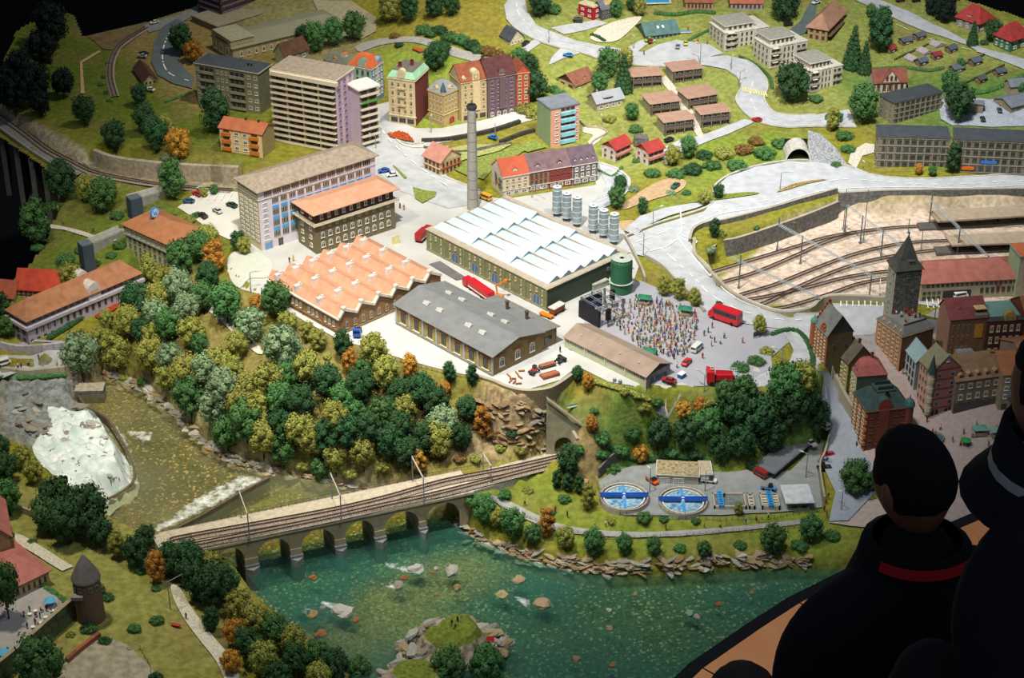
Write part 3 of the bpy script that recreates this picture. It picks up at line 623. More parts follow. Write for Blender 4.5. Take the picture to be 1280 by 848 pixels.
wallobj('retaining_wall', None, .012,.01, CONCW, pts=[G(u, v) for u, v in [(690,500),(700,515),(712,535),(722,552)]], below=.12)
# road tunnel mouth on the right
mb = MB(); a = G(983,203); b = G(1012,203); wl = (b - a).length; r = wl * .5
for i in range(10):
    t0, t1 = math.pi * i / 10, math.pi * (i + 1) / 10
    q = [(r - r * math.cos(t), r * 1.25 * math.sin(t)) for t in (t0, t1)]; o_ = [(r - 1.12 * r * math.cos(t), r * 1.4 * math.sin(t)) for t in (t0, t1)]
    mb.quad((q[0][0], 0, q[0][1]),(q[1][0], 0, q[1][1]),(q[1][0], .1, q[1][1]),(q[0][0], .1, q[0][1]),1)
    mb.quad((q[0][0], 0, q[0][1]),(q[1][0], 0, q[1][1]),(o_[1][0], 0, o_[1][1]),(o_[0][0], 0, o_[0][1])); mb.quad((o_[0][0], 0, o_[0][1]),(o_[1][0], 0, o_[1][1]),(o_[1][0], .1, o_[1][1]),(o_[0][0], .1, o_[0][1]))
mb.quad((0,.1,0),(wl, .1,0),(wl, .1, r * 1.3),(0,.1, r * 1.3),1)
mb.xf(Matrix.Translation(a)); struct(build(mb, 'tunnel_portal', [mat('pale_portal', '#c9c6b8', .9), _M['tunnel_dark']]))
mb = MB(); a = G(1011,204); 
vs = [a, a + Vector((.16,-.02,0)), a + Vector((.12,.03,.05)), a + Vector((.05,.08,.1)), a + Vector((0,.09,.11))]; mb.add(vs + [a + Vector((.02,.06,0))], [(0,1,2,3,4)]); struct(build(mb, 'retaining_wall', mat('grey_cobble', '#a3a6a8', .95,.3,150, bump=1)))
# grey hillside trough beside the red-roofed villas
mb = MB(); a = G(801,180); mb.box(-.03,.03,-.02,.025,0,.035).xf(Matrix.Translation(a)); struct(build(mb, 'retaining_wall', STONE))
# ---------------------------------------------------------------- tracks, bridge, viaduct, parapet of the gallery
RAIL = mat('rail_steel', '#5b4a40', .5,.1,50, metal=.3); SLEEP = mat('sleeper', '#7a685c', .9); BALL = mat('ballast', '#aa9c8c', .95,.25,200, bump=.6)
def track(name, pts, label, gauge=.0165, z=None, ballast=.03, sl=True):
    """pts: world points"""
    q = [Vector(p) for p in smooth_line([tuple(p) for p in pts])]; path = [q[0]]
    for a, b in zip(q, q[1:]):
        k = max(1, int((b - a).length / .03)); path += [a.lerp(b, (t + 1) / k) for t in range(k)]
    def nrm(i):
        d = path[min(i + 1, len(path) - 1)] - path[max(i - 1,0)]; return Vector((-d.y, d.x, 0)).normalized()
    t = thing(name, label, 'track')
    if ballast:
        mb = MB()
        for i in range(len(path) - 1):
            a, b, na, nb = path[i], path[i + 1], nrm(i) * ballast * .5, nrm(i + 1) * ballast * .5
            Z = Vector((0,0,.004)); W = 1.35
            mb.quad(a - na + Z, b - nb + Z, b + nb + Z, a + na + Z); mb.quad(a - na * W, b - nb * W, b - nb + Z, a - na + Z); mb.quad(a + na + Z, b + nb + Z, b + nb * W, a + na * W)
        build(mb, 'ballast_bed', BALL, t)
    for s in (-1,1):
        mb = MB()
        for i in range(len(path) - 1):
            a, b = path[i] + nrm(i) * s * gauge / 2, path[i + 1] + nrm(i + 1) * s * gauge / 2; na, nb = nrm(i) * .0011, nrm(i + 1) * .0011; z0, z1 = Vector((0,0,.004)), Vector((0,0,.0085))
            mb.quad(a - na + z1, b - nb + z1, b + nb + z1, a + na + z1); mb.quad(a - na + z0, b - nb + z0, b - nb + z1, a - na + z1); mb.quad(b + nb + z0, a + na + z0, a + na + z1, b + nb + z1)
        build(mb, 'rail', RAIL, t)
    if sl:
        mb = MB(); acc = 0
        for i in range(len(path) - 1):
            a, b = path[i], path[i + 1]; l = (b - a).length; d = (b - a).normalized(); n_ = Vector((-d.y, d.x, 0)) * .0145; e = d * .0017
            while acc < l:
                c = a + d * acc + Vector((0,0,.0052)); lo = Vector((0,0,-.003)); mb.quad(c - n_ - e, c - n_ + e, c + n_ + e, c + n_ - e); mb.quad(c - n_ - e + lo, c + n_ - e + lo, c + n_ - e, c - n_ - e); acc += .0085
            acc -= l
        build(mb, 'sleepers', SLEEP, t, kind='stuff')
    return t
Y_ = lambda l: [P(u, v, YZ) for u, v in l]
track('railway_track', Y_([(880,344),(892,341),(945,325),(995,310),(1040,297),(1110,287),(1167,284),(1290,280)]), 'yard track nearest the grey retaining wall and grass bank')
track('railway_track', Y_([(896,357),(905,354),(945,342),(995,321),(1030,305),(1065,293)]), 'short yard track merging into the track by the retaining wall')
track('railway_track', Y_([(915,374),(930,369),(970,357),(1007,342),(1060,322),(1110,309),(1150,304),(1200,302),(1290,298)]), 'middle yard track curving to the platform between the two canopies')
track('railway_track', Y_([(942,384),(960,379),(1010,355),(1060,335),(1100,325),(1140,318),(1190,313),(1290,309)]), 'yard track curving towards the nearer platform canopy')
track('railway_track', Y_([(925,378),(960,372),(1010,361),(1055,349),(1100,342),(1150,338)]), 'yard track passing just behind the medieval stone tower')
track('railway_track', Y_([(960,388),(985,385),(1035,370),(1072,357),(1110,350),(1150,348)]), 'yard track nearest the curved street rim, ending at the tower')
bz = TZ + .004
track('railway_track', [P(u, v, bz) for u, v in [(214,677),(240,671),(400,642),(480,624),(555,603),(630,588),(675,578),(704,571),(722,565)]], 'single main track crossing the arched bridge into the tunnel')
track('railway_track', [P(u, v, bz) for u, v in [(222,687),(255,680),(400,651),(480,633),(540,620),(600,605),(650,592),(690,582)]], 'near side track on the arched bridge that ends before the tunnel', sl=True)
track('railway_track', [G(u, v, .004) for u, v in [(0,144),(30,165),(60,188),(90,204),(120,218),(175,229),(230,236),(290,240)]], 'curved track on the tall viaduct at the left edge')
track('railway_track', [G(u, v, .003) for u, v in [(183,36),(165,47),(148,60),(139,78),(138,100),(144,122)]], 'old curved track in the cutting beside the brown barn')

# arched bridge
BCON = mat('bridge_concrete', '#a89a7c', .9,.15,30, bump=.2); BBASE = mat('pier_base', '#7f8384', .9,.15,40); IRON = mat('fence_iron', '#3b3a38', .6)
A = P(240,688.5, TZ); B = P(592,614, TZ); ux = (B - A).normalized(); BL = (B - A).length; FW = P(412,625, TZ) - P(404,655, TZ); nv = Vector((-ux.y, ux.x, 0)); BW = abs(FW.dot(nv)) + .004
br = thing('arched_bridge', 'long concrete railway bridge with six round arches over the green river', 'bridge', A, math.atan2(ux.y, ux.x))
def sx(u):   # distance along the near edge of pixel column u
    v = 688.5 + (u - 240) / (592 - 240) * (614 - 688.5); return (P(u, v, TZ) - A).dot(ux)
arches = [(268,304),(320,361),(375,417),(430,467),(480,523),(532,574)]; zs, zc = WZ - TZ + .055,-.022
mb = MB(); prev = 0
for (u0, u1) in arches:
    a, b = sx(u0), sx(u1); c, r = (a + b) / 2,(b - a) / 2; hgt_ = zc - zs; n_ = 14
    arc = [(a, zs)] + [(c - r * math.cos(math.pi * i / n_), zs + hgt_ * math.sin(math.pi * i / n_)) for i in range(1, n_)] + [(b, zs)]
    for y in (0, BW): mb.quad((prev, y, zs),(a, y, zs),(a, y, -.008),(prev, y, -.008))
    for p, q_ in zip(arc, arc[1:]):
        for y in (0, BW): mb.quad((p[0], y, p[1]),(q_[0], y, q_[1]),(q_[0], y, -.008),(p[0], y, -.008))
        mb.quad((p[0], 0, p[1]),(p[0], BW, p[1]),(q_[0], BW, q_[1]),(q_[0], 0, q_[1]))
    prev = b
for y in (0, BW): mb.quad((prev, y, zs - .05),(BL, y, zs - .05),(BL, y, -.008),(prev, y, -.008))
build(mb, 'arcade', BCON, br)
BX((-.08, BL + .0,-.006, BW + .006,-.009,0,), 'deck', mat('deck_slab', '#c6b9a2', .9), br)
pr = [(sx(p), sx(q_)) for p, q_ in ((304,320),(361,375),(417,430),(467,480),(523,532))]
for (a, b) in pr + [(sx(255), sx(268))]:
    m1 = MB(); m1.box(a - .001, b + .001,-.004, BW + .004,-.002 + zs - .02, zs + .002,0); m1.box(a - .003, b + .003,-.012, BW + .012, WZ - TZ - .06, zs - .02,1)
    m1.prism([(a - .003,-.012),((a + b) / 2,-.03),(b + .003,-.012)], WZ - TZ - .06, zs - .028,1); build(m1, 'pier', [BCON, BBASE], br)
for (y, nm) in ((-.003, 'near'),(BW + .003, 'far')):
    x = 0.0
    m1 = MB(); m1.tube((-.08, y, .013),(BL + (0 if nm == 'near' else .25), y, .013),.0006,4); m1.tube((-.08, y, .007),(BL + (0 if nm == 'near' else .25), y, .007),.0005,4)
    while x < BL + (0 if nm == 'near' else .25): m1.tube((x, y, 0),(x, y, .0135),.0007,4); x += .025
    build(m1, 'railing', IRON, br)
# embankment between bridge and tunnel
mb = MB(); q = [P(u, v, TZ) for u, v in [(592,614),(640,600),(700,578),(714,566),(700,563),(640,578),(572,596)]]; mb.prism([(p.x, p.y) for p in q], TZ - .1, TZ - .001); struct(build(mb, 'embankment', mat('pale_ballast', '#c2bbaa', .95,.2,150, bump=.5)))
# left approach
mb = MB(); q = [P(u, v, TZ) for u, v in [(205,698),(245,688),(228,660),(190,669)]]; mb.prism([(p.x, p.y) for p in q], TZ - .14, TZ - .002); struct(build(mb, 'embankment', _M['pale_ballast']))

# tall viaduct at the left edge
VZ = -.028; far = [P(u, v, VZ) for u, v in [(-30,108),(0,131),(50,167),(90,196),(112,210)]]; near = [P(u, v, VZ) for u, v in [(-30,140),(0,162),(37,189),(70,210),(92,222)]]
via = thing('stone_viaduct', 'tall curved railway viaduct on close grey pillars above the dark pit', 'bridge')
mb = MB(); n_ = len(far)
for i in range(n_ - 1):
    a, b, c, d = near[i], near[i + 1], far[i + 1], far[i]; Z = Vector((0,0,-.02)); mb.quad(a, b, c, d); mb.quad(a + Z, b + Z, b, a); mb.quad(c + Z, d + Z, d, c); mb.quad(d + Z, c + Z, b + Z, a + Z)
build(mb, 'deck', mat('viaduct_deck', '#8d8c84', .9), via)
mb = MB(); wall_line(mb, None, .012,.006, pts=near, below=0); wall_line(mb, None, .010,.005, pts=far, below=0); build(mb, 'parapet', mat('viaduct_parapet', '#b5afa0', .9), via)
for i in range(9):
    t = i / 8 * (n_ - 1); k = min(int(t), n_ - 2); a = near[k].lerp(near[k + 1], t - k); c = far[k].lerp(far[k + 1], t - k); ax = (c - a).normalized(); nn = Vector((-ax.y, ax.x, 0)) * .011
    m1 = MB(); m1.prism([tuple((a - nn)[:2]), tuple((a + nn)[:2]), tuple((c + nn)[:2]), tuple((c - nn)[:2])][::-1], -.35 if i < 7 else -.12, VZ - .018); build(m1, 'pillar', mat('viaduct_pillar', '#83817a', .9,.15,40), via)

# gallery parapet and floor where the visitors stand
EZ = .12; El = [(780,905),(842,848),(862,829),(935,779),(985,747),(1100,690),(1290,610),(1500,520)]
Ew = [P(u, v, EZ) for u, v in El]; WOOD = mat('orange_wood', '#c98a5c', .45,.12,4, col2='#b87748'); BLK = mat('black_lacquer', '#0b0b0c', .35)
def offs(pts, d):
    out = []
    for i in range(len(pts)):
        t = pts[min(i + 1, len(pts) - 1)] - pts[max(i - 1,0)]; out.append(pts[i] + Vector((t.y, -t.x, 0)).normalized() * d)
    return out
par = thing('gallery_parapet', 'wooden gallery shelf of orange panels with a black outer edge', 'railing')
o1, o2 = offs(Ew, .045), offs(Ew, .36)
mb = MB()
for i in range(len(Ew) - 1):
    D_ = Vector((0,0,-.7)); mb.quad(Ew[i], Ew[i + 1], o1[i + 1], o1[i]); mb.quad(Ew[i], Ew[i] + D_, Ew[i + 1] + D_, Ew[i + 1]); mb.quad(o2[i], o2[i + 1], o2[i + 1] + D_, o2[i] + D_)
build(mb, 'edge_band', BLK, par)
segs = [(0,2),(2,4),(4,5),(5,7)]
for a, b in segs:
    mb = MB()
    for i in range(a, b):
        s = .0025; up = Vector((0,0,.008)); d1 = (o1[i + 1] - o1[i]).normalized() * s * (i == a); d2 = (o1[i + 1] - o1[i]).normalized() * s * (i + 1 == b)
        p = [o1[i] + d1, o1[i + 1] - d2, o2[i + 1] - d2, o2[i] + d1]; mb.quad(*[x + up for x in p]); mb.quad(p[0], p[1], p[1] + up, p[0] + up); mb.quad(p[2], p[3], p[3] + up, p[2] + up)
    build(mb, 'wood_panel', WOOD, par)
PLZ = -.35
mb = MB(); q = o2[:]; mb.prism([(p.x, p.y) for p in q] + [(4,6),(4,0),(-1,0)], PLZ - .1, PLZ); struct(build(mb, 'floor_1', _M['dark_carpet']))
# ---------------------------------------------------------------- buildings
GLASS = mat('window_glass', '#2f363c', .15,.1,40, spec=.8); GLASSB = mat('window_blue', '#5d83a8', .2,.1,40, spec=.8); WFR = mat('white_frame', '#e2ded4', .7)
def _win(frame, pane, arch=False, mull=(1,1), fw=.12, sill=True):
    mb = MB(); y0, y1 = -.0020,0
    if arch:
        n_ = 8; out = [(-.5,-.5),(.5,-.5)] + [(.5 * math.cos(math.pi * i / n_),.22 + .28 * math.sin(math.pi * i / n_)) for i in range(n_ + 1)]
        inn = [(x * (1 - 2 * fw),(z - 0) * (1 - 1.6 * fw)) for x, z in out]; k = len(out)
        for i in range(k):
            j = (i + 1) % k; a, b, c, d = out[i], out[j], inn[j], inn[i]
            mb.quad((a[0], y0, a[1]),(b[0], y0, b[1]),(c[0], y0, c[1]),(d[0], y0, d[1])); mb.quad((a[0], y1, a[1]),(b[0], y1, b[1]),(b[0], y0, b[1]),(a[0], y0, a[1]))
        mb.add([(x, -.0008, z) for x, z in inn], [tuple(range(k))], 1)
    else:
        for (a, b, c, d) in ((-.5,.5,-.5,-.5 + fw),(-.5,.5,.5 - fw, .5),(-.5,-.5 + fw, -.5 + fw, .5 - fw),(.5 - fw, .5,-.5 + fw, .5 - fw)): mb.box(a, b, y0, y1, c, d)
        mb.quad((-.5 + fw, -.0008,-.5 + fw),(.5 - fw, -.0008,-.5 + fw),(.5 - fw, -.0008,.5 - fw),(-.5 + fw, -.0008,.5 - fw),1)
    for i in range(mull[0]):
        x = -.5 + (i + 1) / (mull[0] + 1); mb.box(x - .03, x + .03,-.0016,-.0006,-.5 + fw, .5 - fw)
    for i in range(mull[1]):
        z = .15 if mull[1] == 1 else -.5 + (i + 1) / (mull[1] + 1); mb.box(-.5 + fw, .5 - fw, -.0016,-.0006, z - .025, z + .025)
    if sill: mb.box(-.58,.58,-.0035,0,-.56,-.5)
    return mb.mesh('window', [frame, pane])
def fr(h): return cm(h, .7)
WIN = dict(white=_win(WFR, GLASS), brown=_win(fr('#7a4a34'), GLASS), red=_win(fr('#9a4438'), GLASS), dark=_win(fr('#55524c'), GLASS, mull=(1,0), sill=False), stone=_win(fr('#cdbf9c'), GLASS, fw=.16),
           arch=_win(fr('#b9ae90'), GLASS, True, (1,2),.14), archw=_win(WFR, GLASS, True, (1,1)), archs=_win(fr('#d8cba6'), GLASS, True, (1,1),.2), blue=_win(WFR, GLASSB, mull=(2,1), sill=False), strip=_win(WFR, GLASS, mull=(3,0), sill=False),
           green=_win(fr('#5b7a5c'), GLASS), purple=_win(fr('#a48aa0'), GLASS), plain=_win(fr('#8f8c80'), GLASS, mull=(0,0), sill=False), gridw=_win(WFR, mat('grid_glass', '#6d7a86', .3), mull=(3,4), fw=.06, sill=False), barw=_win(WFR, mat('bar_glass', '#8d8478', .4), mull=(2,5), fw=.1))
def _door(c, arch=False):
    mb = MB()
    if arch:
        n_ = 8; out = [(-.5,-.5),(.5,-.5)] + [(.5 * math.cos(math.pi * i / n_),.25 + .25 * math.sin(math.pi * i / n_)) for i in range(n_ + 1)]
        mb.add([(x, -.0012, z) for x, z in out], [tuple(range(len(out)))]); k = len(out)
        for i in range(k):
            a, b = out[i], out[(i + 1) % k]; mb.quad((a[0] * 1.12,-.002, a[1] * 1.06),(b[0] * 1.12,-.002, b[1] * 1.06),(b[0], -.002, b[1]),(a[0], -.002, a[1]),1)
        mb.box(-.02,.02,-.0018,-.001,-.5,.45,1)
    else:
        mb.box(-.5,.5,-.0012,0,-.5,.5); mb.box(-.56,-.5,-.002,0,-.5,.56,1); mb.box(.5,.56,-.002,0,-.5,.56,1); mb.box(-.56,.56,-.002,0,.5,.56,1); mb.box(-.02,.02,-.0016,-.001,-.5,.5,1)
    return mb.mesh('door', [cm(c, .6), fr('#b8b09a')])
_D = {}
class Bldg:
    def __init__(s, name, label, C, T, L=None, R=None, cat='building', z=None, w=None, d=None, h=None, group=None, rot=None):
        cb = P(C[0], C[1], z) if z is not None else G(*C)
        s.h = h or top_h(cb, C[0], T[1]); cb = Vector(cb)
        a = b = None
        if R: a = P(R[0], R[1], cb.z + s.h) - (P(T[0], T[1], cb.z + s.h)); a.z = 0
        if L: b = P(L[0], L[1], cb.z + s.h) - (P(T[0], T[1], cb.z + s.h)); b.z = 0
        if rot is None:
            ra = math.atan2(a.y, a.x) if a else None; rb = math.atan2(b.y, b.x) - math.pi / 2 if b else None
            if ra is not None and rb is not None:
                wa, wb = a.length, b.length; dd = (rb - ra + math.pi) % (2 * math.pi) - math.pi; rot = ra + dd * wb / (wa + wb)
                s.err = math.degrees(dd)
            else: rot = ra if ra is not None else rb; s.err = 0
        s.rot = rot; s.w = w or a.length; s.d = d or b.length
        X = Vector((math.cos(rot), math.sin(rot),0)); Yv = Vector((-X.y, X.x, 0)); s.o = cb
        c = cb + X * s.w / 2 + Yv * s.d / 2; s.c = c
        s.root = thing(name, label, cat, c, rot, group); s.M = Matrix.Translation((-s.w / 2,-s.d / 2,0))
        if abs(s.err) > 14 if hasattr(s, 'err') else 0: print('SKEW', label, round(s.err))
    def loc(s, x, y, z=0): X = Vector((math.cos(s.rot), math.sin(s.rot),0)); Yv = Vector((-X.y, X.x, 0)); return s.o + X * x + Yv * y + Vector((0,0, z))
    def part(s, name, mb, mats, smooth=False, kind=None):
        mb.xf(s.M); return build(mb, name, mats, s.root, smooth=smooth, kind=kind)
    def walls(s, mR, mL=None, below=.05, z1=None, x0=0, x1=None, y0=0, y1=None, z0=None, name='wall'):
        x1 = s.w if x1 is None else x1; y1 = s.d if y1 is None else y1; z1 = s.h if z1 is None else z1; z0 = -below if z0 is None else z0
        mb = MB(); mb.box(x0, x1, y0, y1, z0, z1,0); mb.m[-1] = 1; mb.m[-2] = 0   # x0 side gets the second material
        mb.m[-3] = 0
        return s.part(name, mb, [mR, mL or mR])
    def fxf(s, face, t, z, dy=0):
        if face == 'R': return (t - s.w / 2,-s.d / 2 - dy, z),0
        if face == 'L': return (-s.w / 2 - dy, t - s.d / 2, z),-math.pi / 2
        if face == 'F': return (s.w / 2 + dy, t - s.d / 2, z), math.pi / 2
        return (t - s.w / 2, s.d / 2 + dy, z), math.pi
    def flen(s, face): return s.w if face in 'RB' else s.d
    def wins(s, face, cols, rows, st='white', ww=.5, hh=.5, z0=None, z1=None, t0=None, t1=None, skip=(), dy=0.0, name='window'):
        l = s.flen(face); t0 = .04 * l if t0 is None else t0 * l; t1 = .96 * l if t1 is None else t1 * l; z0 = 0 if z0 is None else z0 * s.h; z1 = s.h if z1 is None else z1 * s.h
        cw, chh = (t1 - t0) / cols, (z1 - z0) / rows
        for i in range(cols):
            for j in range(rows):
                if (i, j) in skip: continue
                p, rz = s.fxf(face, t0 + (i + .5) * cw, z0 + (j + .5) * chh, dy); link(name, WIN[st] if isinstance(st, str) else st, s.root, p, rz, (cw * ww, 1, chh * hh))
    def door(s, face, t, w, h, c='#5a4a3c', arch=False, z=0, name='door'):
        k = (c, arch)
        if k not in _D: _D[k] = _door(c, arch)
        p, rz = s.fxf(face, t * s.flen(face), z + h / 2,.0003); return link(name, _D[k], s.root, p, rz, (w, 1, h))
    def band(s, face, z, h, m, dy=.003, t0=0, t1=1, name='cornice', back=0):
        l = s.flen(face); mb = MB(); 
        if face == 'R': mb.box(t0 * l - (dy if t0 == 0 else 0), t1 * l + (dy if t1 == 1 else 0),-dy, back, z, z + h)
        elif face == 'L': mb.box(-dy, back, t0 * l - (dy if t0 == 0 else 0), t1 * l, z, z + h)
        return s.part(name, mb, m)
    def bands(s, z, h, m, dy=.003, name='cornice'):
        mb = MB(); mb.box(-dy, s.w + dy, -dy, s.d + dy, z, z + h); return s.part(name, mb, m)
    def flat(s, m, over=.004, th=.006, rim=None, x0=0, x1=None, y0=0, y1=None, z=None):
        x1 = s.w if x1 is None else x1; y1 = s.d if y1 is None else y1; z = s.h if z is None else z
        mb = MB(); mb.box(x0 - over, x1 + over, y0 - over, y1 + over, z, z + th * .7,1 if rim else 0)
        mb.box(x0 - over + .003, x1 + over - .003, y0 - over + .003, y1 + over - .003, z + th * .7, z + th, 0); return s.part('roof', mb, [m, rim or m])
    def gable(s, m, rise, axis='x', over=.006, mw=None, th=.003, x0=0, x1=None, y0=0, y1=None, z=None, half=0, ridge=.5, mwl=None):
        """axis x: ridge runs along x, gable ends on the left and far right"""
        x1 = s.w if x1 is None else x1; y1 = s.d if y1 is None else y1; z = s.h if z is None else z
        W_, D_ = (x1 - x0, y1 - y0) if axis == 'x' else (y1 - y0, x1 - x0); rd = D_ * ridge; k = rise / rd; k2 = rise / (D_ - rd); hr = half
        mb = MB(); e = over
        def slab(p):
            mb.add([tuple(v) for v in p] + [(v[0], v[1], v[2] - th) for v in p], [tuple(range(len(p))), tuple(range(2 * len(p) - 1, len(p) - 1,-1))] + [(i, i + len(p),(i + 1) % len(p) + len(p),(i + 1) % len(p)) for i in range(len(p))], 0)
        r0, r1 = (-e + hr, W_ + e - hr); zt = rise + th; 
        slab([(-e, -e, -e * k + th),(W_ + e, -e, -e * k + th),(r1, rd, zt),(r0, rd, zt)])
        slab([(W_ + e, D_ + e, -e * k2 + th),(-e, D_ + e, -e * k2 + th),(r0, rd, zt),(r1, rd, zt)])
        if hr:
            slab([(-e, D_ + e, -e * k2 + th),(-e, -e, -e * k + th),(r0, rd, zt)]); slab([(W_ + e, -e, -e * k + th),(W_ + e, D_ + e, -e * k2 + th),(r1, rd, zt)])
        if axis == 'y': mb.v = [(D_ - v[1], v[0], v[2]) for v in mb.v]
        mb.v = [(v[0] + x0, v[1] + y0, v[2] + z) for v in mb.v]; o = s.part('roof', mb, m)
        if not hr and mw:
            for xx in (0, W_):
                g = MB(); g.add([(xx, 0,0),(xx, D_, 0),(xx, rd, rise)], [(0,1,2)])
                if axis == 'y': g.v = [(D_ - v[1], v[0], v[2]) for v in g.v]
                g.v = [(v[0] + x0, v[1] + y0, v[2] + z) for v in g.v]; s.part('gable_wall', g, mw)
        return o
    def hip(s, m, rise, over=.008, inset=None, **k):
        D_ = min(s.w, s.d); return s.gable(m, rise, 'x' if s.w >= s.d else 'y', over, half=D_ / 2 * .9 if inset is None else inset, **k)
    def mansard(s, m, h1, ins=.012, m2=None, z=None, x0=0, x1=None, y0=0, y1=None, top=0):
        x1 = s.w if x1 is None else x1; y1 = s.d if y1 is None else y1; z = s.h if z is None else z
        mb = MB(); a = [(x0 - .003, y0 - .003),(x1 + .003, y0 - .003),(x1 + .003, y1 + .003),(x0 - .003, y1 + .003)]; b = [(x0 + ins, y0 + ins),(x1 - ins, y0 + ins),(x1 - ins, y1 - ins),(x0 + ins, y1 - ins)]
        v = [(*p, z) for p in a] + [(*p, z + h1) for p in b]; mb.add(v, [(i, (i + 1) % 4,4 + (i + 1) % 4,4 + i) for i in range(4)])
        if top:
            mb.add([(*p, z + h1) for p in b] + [((x0 + x1) / 2,(y0 + y1) / 2, z + h1 + top)], [(0,1,4),(1,2,4),(2,3,4),(3,0,4)], 1)
        else: mb.add([(*p, z + h1) for p in b], [(0,1,2,3)], 1)
        return s.part('roof', mb, [m, m2 or m])
    def dormer(s, face, t, z, w=.02, h=.014, dep=.02, m=None, mr=None, inset=.01, st='white', style='gable', name='dormer'):
        """box dormer with its own little roof and window, standing at depth inset behind the facade"""
        mb = MB(); m = m or WFR; mr = mr or m
        mb.box(-w / 2, w / 2,0, dep, 0, h); y0 = -.002
        if style == 'gable':
            mb.add([(-w * .6, y0, h),(w * .6, y0, h),(0, y0, h + w * .45),(-w * .6, dep, h),(w * .6, dep, h),(0, dep, h + w * .45)], [(0,2,5,3),(1,4,5,2)], 1); mb.add([(-w * .5,0, h),(w * .5,0, h),(0,0, h + w * .4)], [(0,1,2)], 0)
        elif style == 'round':
            n_ = 8; pr_ = [(-w / 2,0)] + [(-w / 2 * math.cos(math.pi * i / n_), h + w / 2 * math.sin(math.pi * i / n_)) for i in range(n_ + 1)] + [(w / 2,0)]
            mb.add([(x, y0, z_) for x, z_ in pr_], [tuple(range(len(pr_)))], 0)
            for p, q_ in zip(pr_[1:-1], pr_[2:-1]): mb.quad((p[0], y0, p[1]),(q_[0], y0, q_[1]),(q_[0], dep, q_[1]),(p[0], dep, p[1]),1)
        else: mb.add([(-w * .58, y0 - .002, h),(w * .58, y0 - .002, h),(w * .58, dep, h + .004),(-w * .58, dep, h + .004)], [(0,1,2,3)], 1)
        p, rz = s.fxf(face, t * s.flen(face), z, -inset); o = build(mb, name, [m, mr], s.root, p, rz)
        link('window', WIN[st], o, (0,0, h * .55),0,(w * .62,1, h * .7)); return o
    def box(s, name, x0, x1, y0, y1, z0, z1, m):
        mb = MB(); mb.box(x0, x1, y0, y1, z0, z1); return s.part(name, mb, m)
    def chimney(s, x, y, z0, z1, w=.008, m=None):
        mb = MB(); mb.box(x - w / 2, x + w / 2, y - w / 2, y + w / 2, z0, z1); mb.box(x - w * .65, x + w * .65, y - w * .65, y + w * .65, z1 - .003, z1); return s.part('chimney', mb, m or cm('#6b4a3e'))
RB = roof_mat
TERR = roof_mat('terracotta_roof', '#cf9c80', '#c08c70'); GREYR = mat('grey_felt_roof', '#77797a', .85,.08,30); DKR = mat('dark_felt_roof', '#454a50', .85,.1,30); BEIGER = mat('beige_gravel_roof', '#a59685', .95,.15,60, bump=.3)
# big white and blue factory block
b = Bldg('factory_block', 'large white office factory block with blue panels and a beige hipped roof', (327.5,315),(325,239),(297.5,222.5),(472.5,194))
b.walls(mat('lilac_white_wall', '#d5cbd6', .8,.05,20), mat('cream_wall', '#c9bf9a', .8,.06,20)); b.hip(BEIGER, .03,.012, inset=.07)
BP = mat('blue_panel', '#5b9bd0', .6,.05); WIN['wide'] = _win(fr('#b9b0a0'), GLASS, mull=(3,0), fw=.05, sill=False); b.wins('R', 12,1, 'wide', .86,.8,.86,.97)
b.bands(b.h * .835,.003, cm('#c9c2c4'))
[b.wins('R', 12,1, 'wide', .76,.9, z, z + .1, t0=.1) for z in (.725,.53,.35,.17)]
for z in (.64,.46,.28):
    for i in range(12):
        if rnd.random() < .93:
            t = .11 + i * .072; b.box('blue_panel', t * b.w, (t + .052) * b.w, -.003,0, z * b.h, (z + .055) * b.h, BP)
b.wins('R', 1,8, 'blue', .7,.5,.1,.8, t0=.02, t1=.08); b.wins('L', 4,10, 'blue', .6,.5,.12,.86); b.wins('L', 5,1, 'strip', .8,.7,.88,.97); b.door('R', .16,.02,.035, '#4a4d54'); b.door('R', .06,.03,.035, '#6f9fc9')
# brown block with the wooden top floor
b = Bldg('factory_block', 'olive brown factory block with a dark wooden top floor and terracotta roof', (396,319),(395,266.5),(375,251),(493,234))
OB = brick_mat('olive_brick', '#7c7150', '#6d6345', '#5e553c', 200); zt = b.h * .7
b.walls(OB, z1=zt); b.walls(cm('#4a2e28'), z0=zt, x0=.004, y0=.004, x1=b.w - .004, y1=b.d - .004, name='top_floor'); b.bands(zt, .004, cm('#cfc6ad'),.014, 'balcony')
mb = MB()
for (x0, y0, x1, y1) in ((-.013,-.013, b.w + .013,-.013),(-.013,-.013,-.013, b.d)): mb.tube((x0, y0, zt + .014),(x1, y1, zt + .014),.0007,4); mb.tube((x0, y0, zt + .009),(x1, y1, zt + .009),.0005,4)
b.part('railing', mb, IRON)
b.hip(TERR, .02,.016, inset=.05); b.wins('R', 10,1, 'white', .4,.5,.74,.97, dy=-.0035); b.wins('L', 2,1, 'white', .3,.5,.74,.97, dy=-.0035); b.wins('R', 10,1, 'stone', .35,.6,.57,.68); b.wins('R', 10,2, 'archw', .5,.6,.1,.55); b.wins('L', 2,3, 'archw', .3,.5,.08,.66)
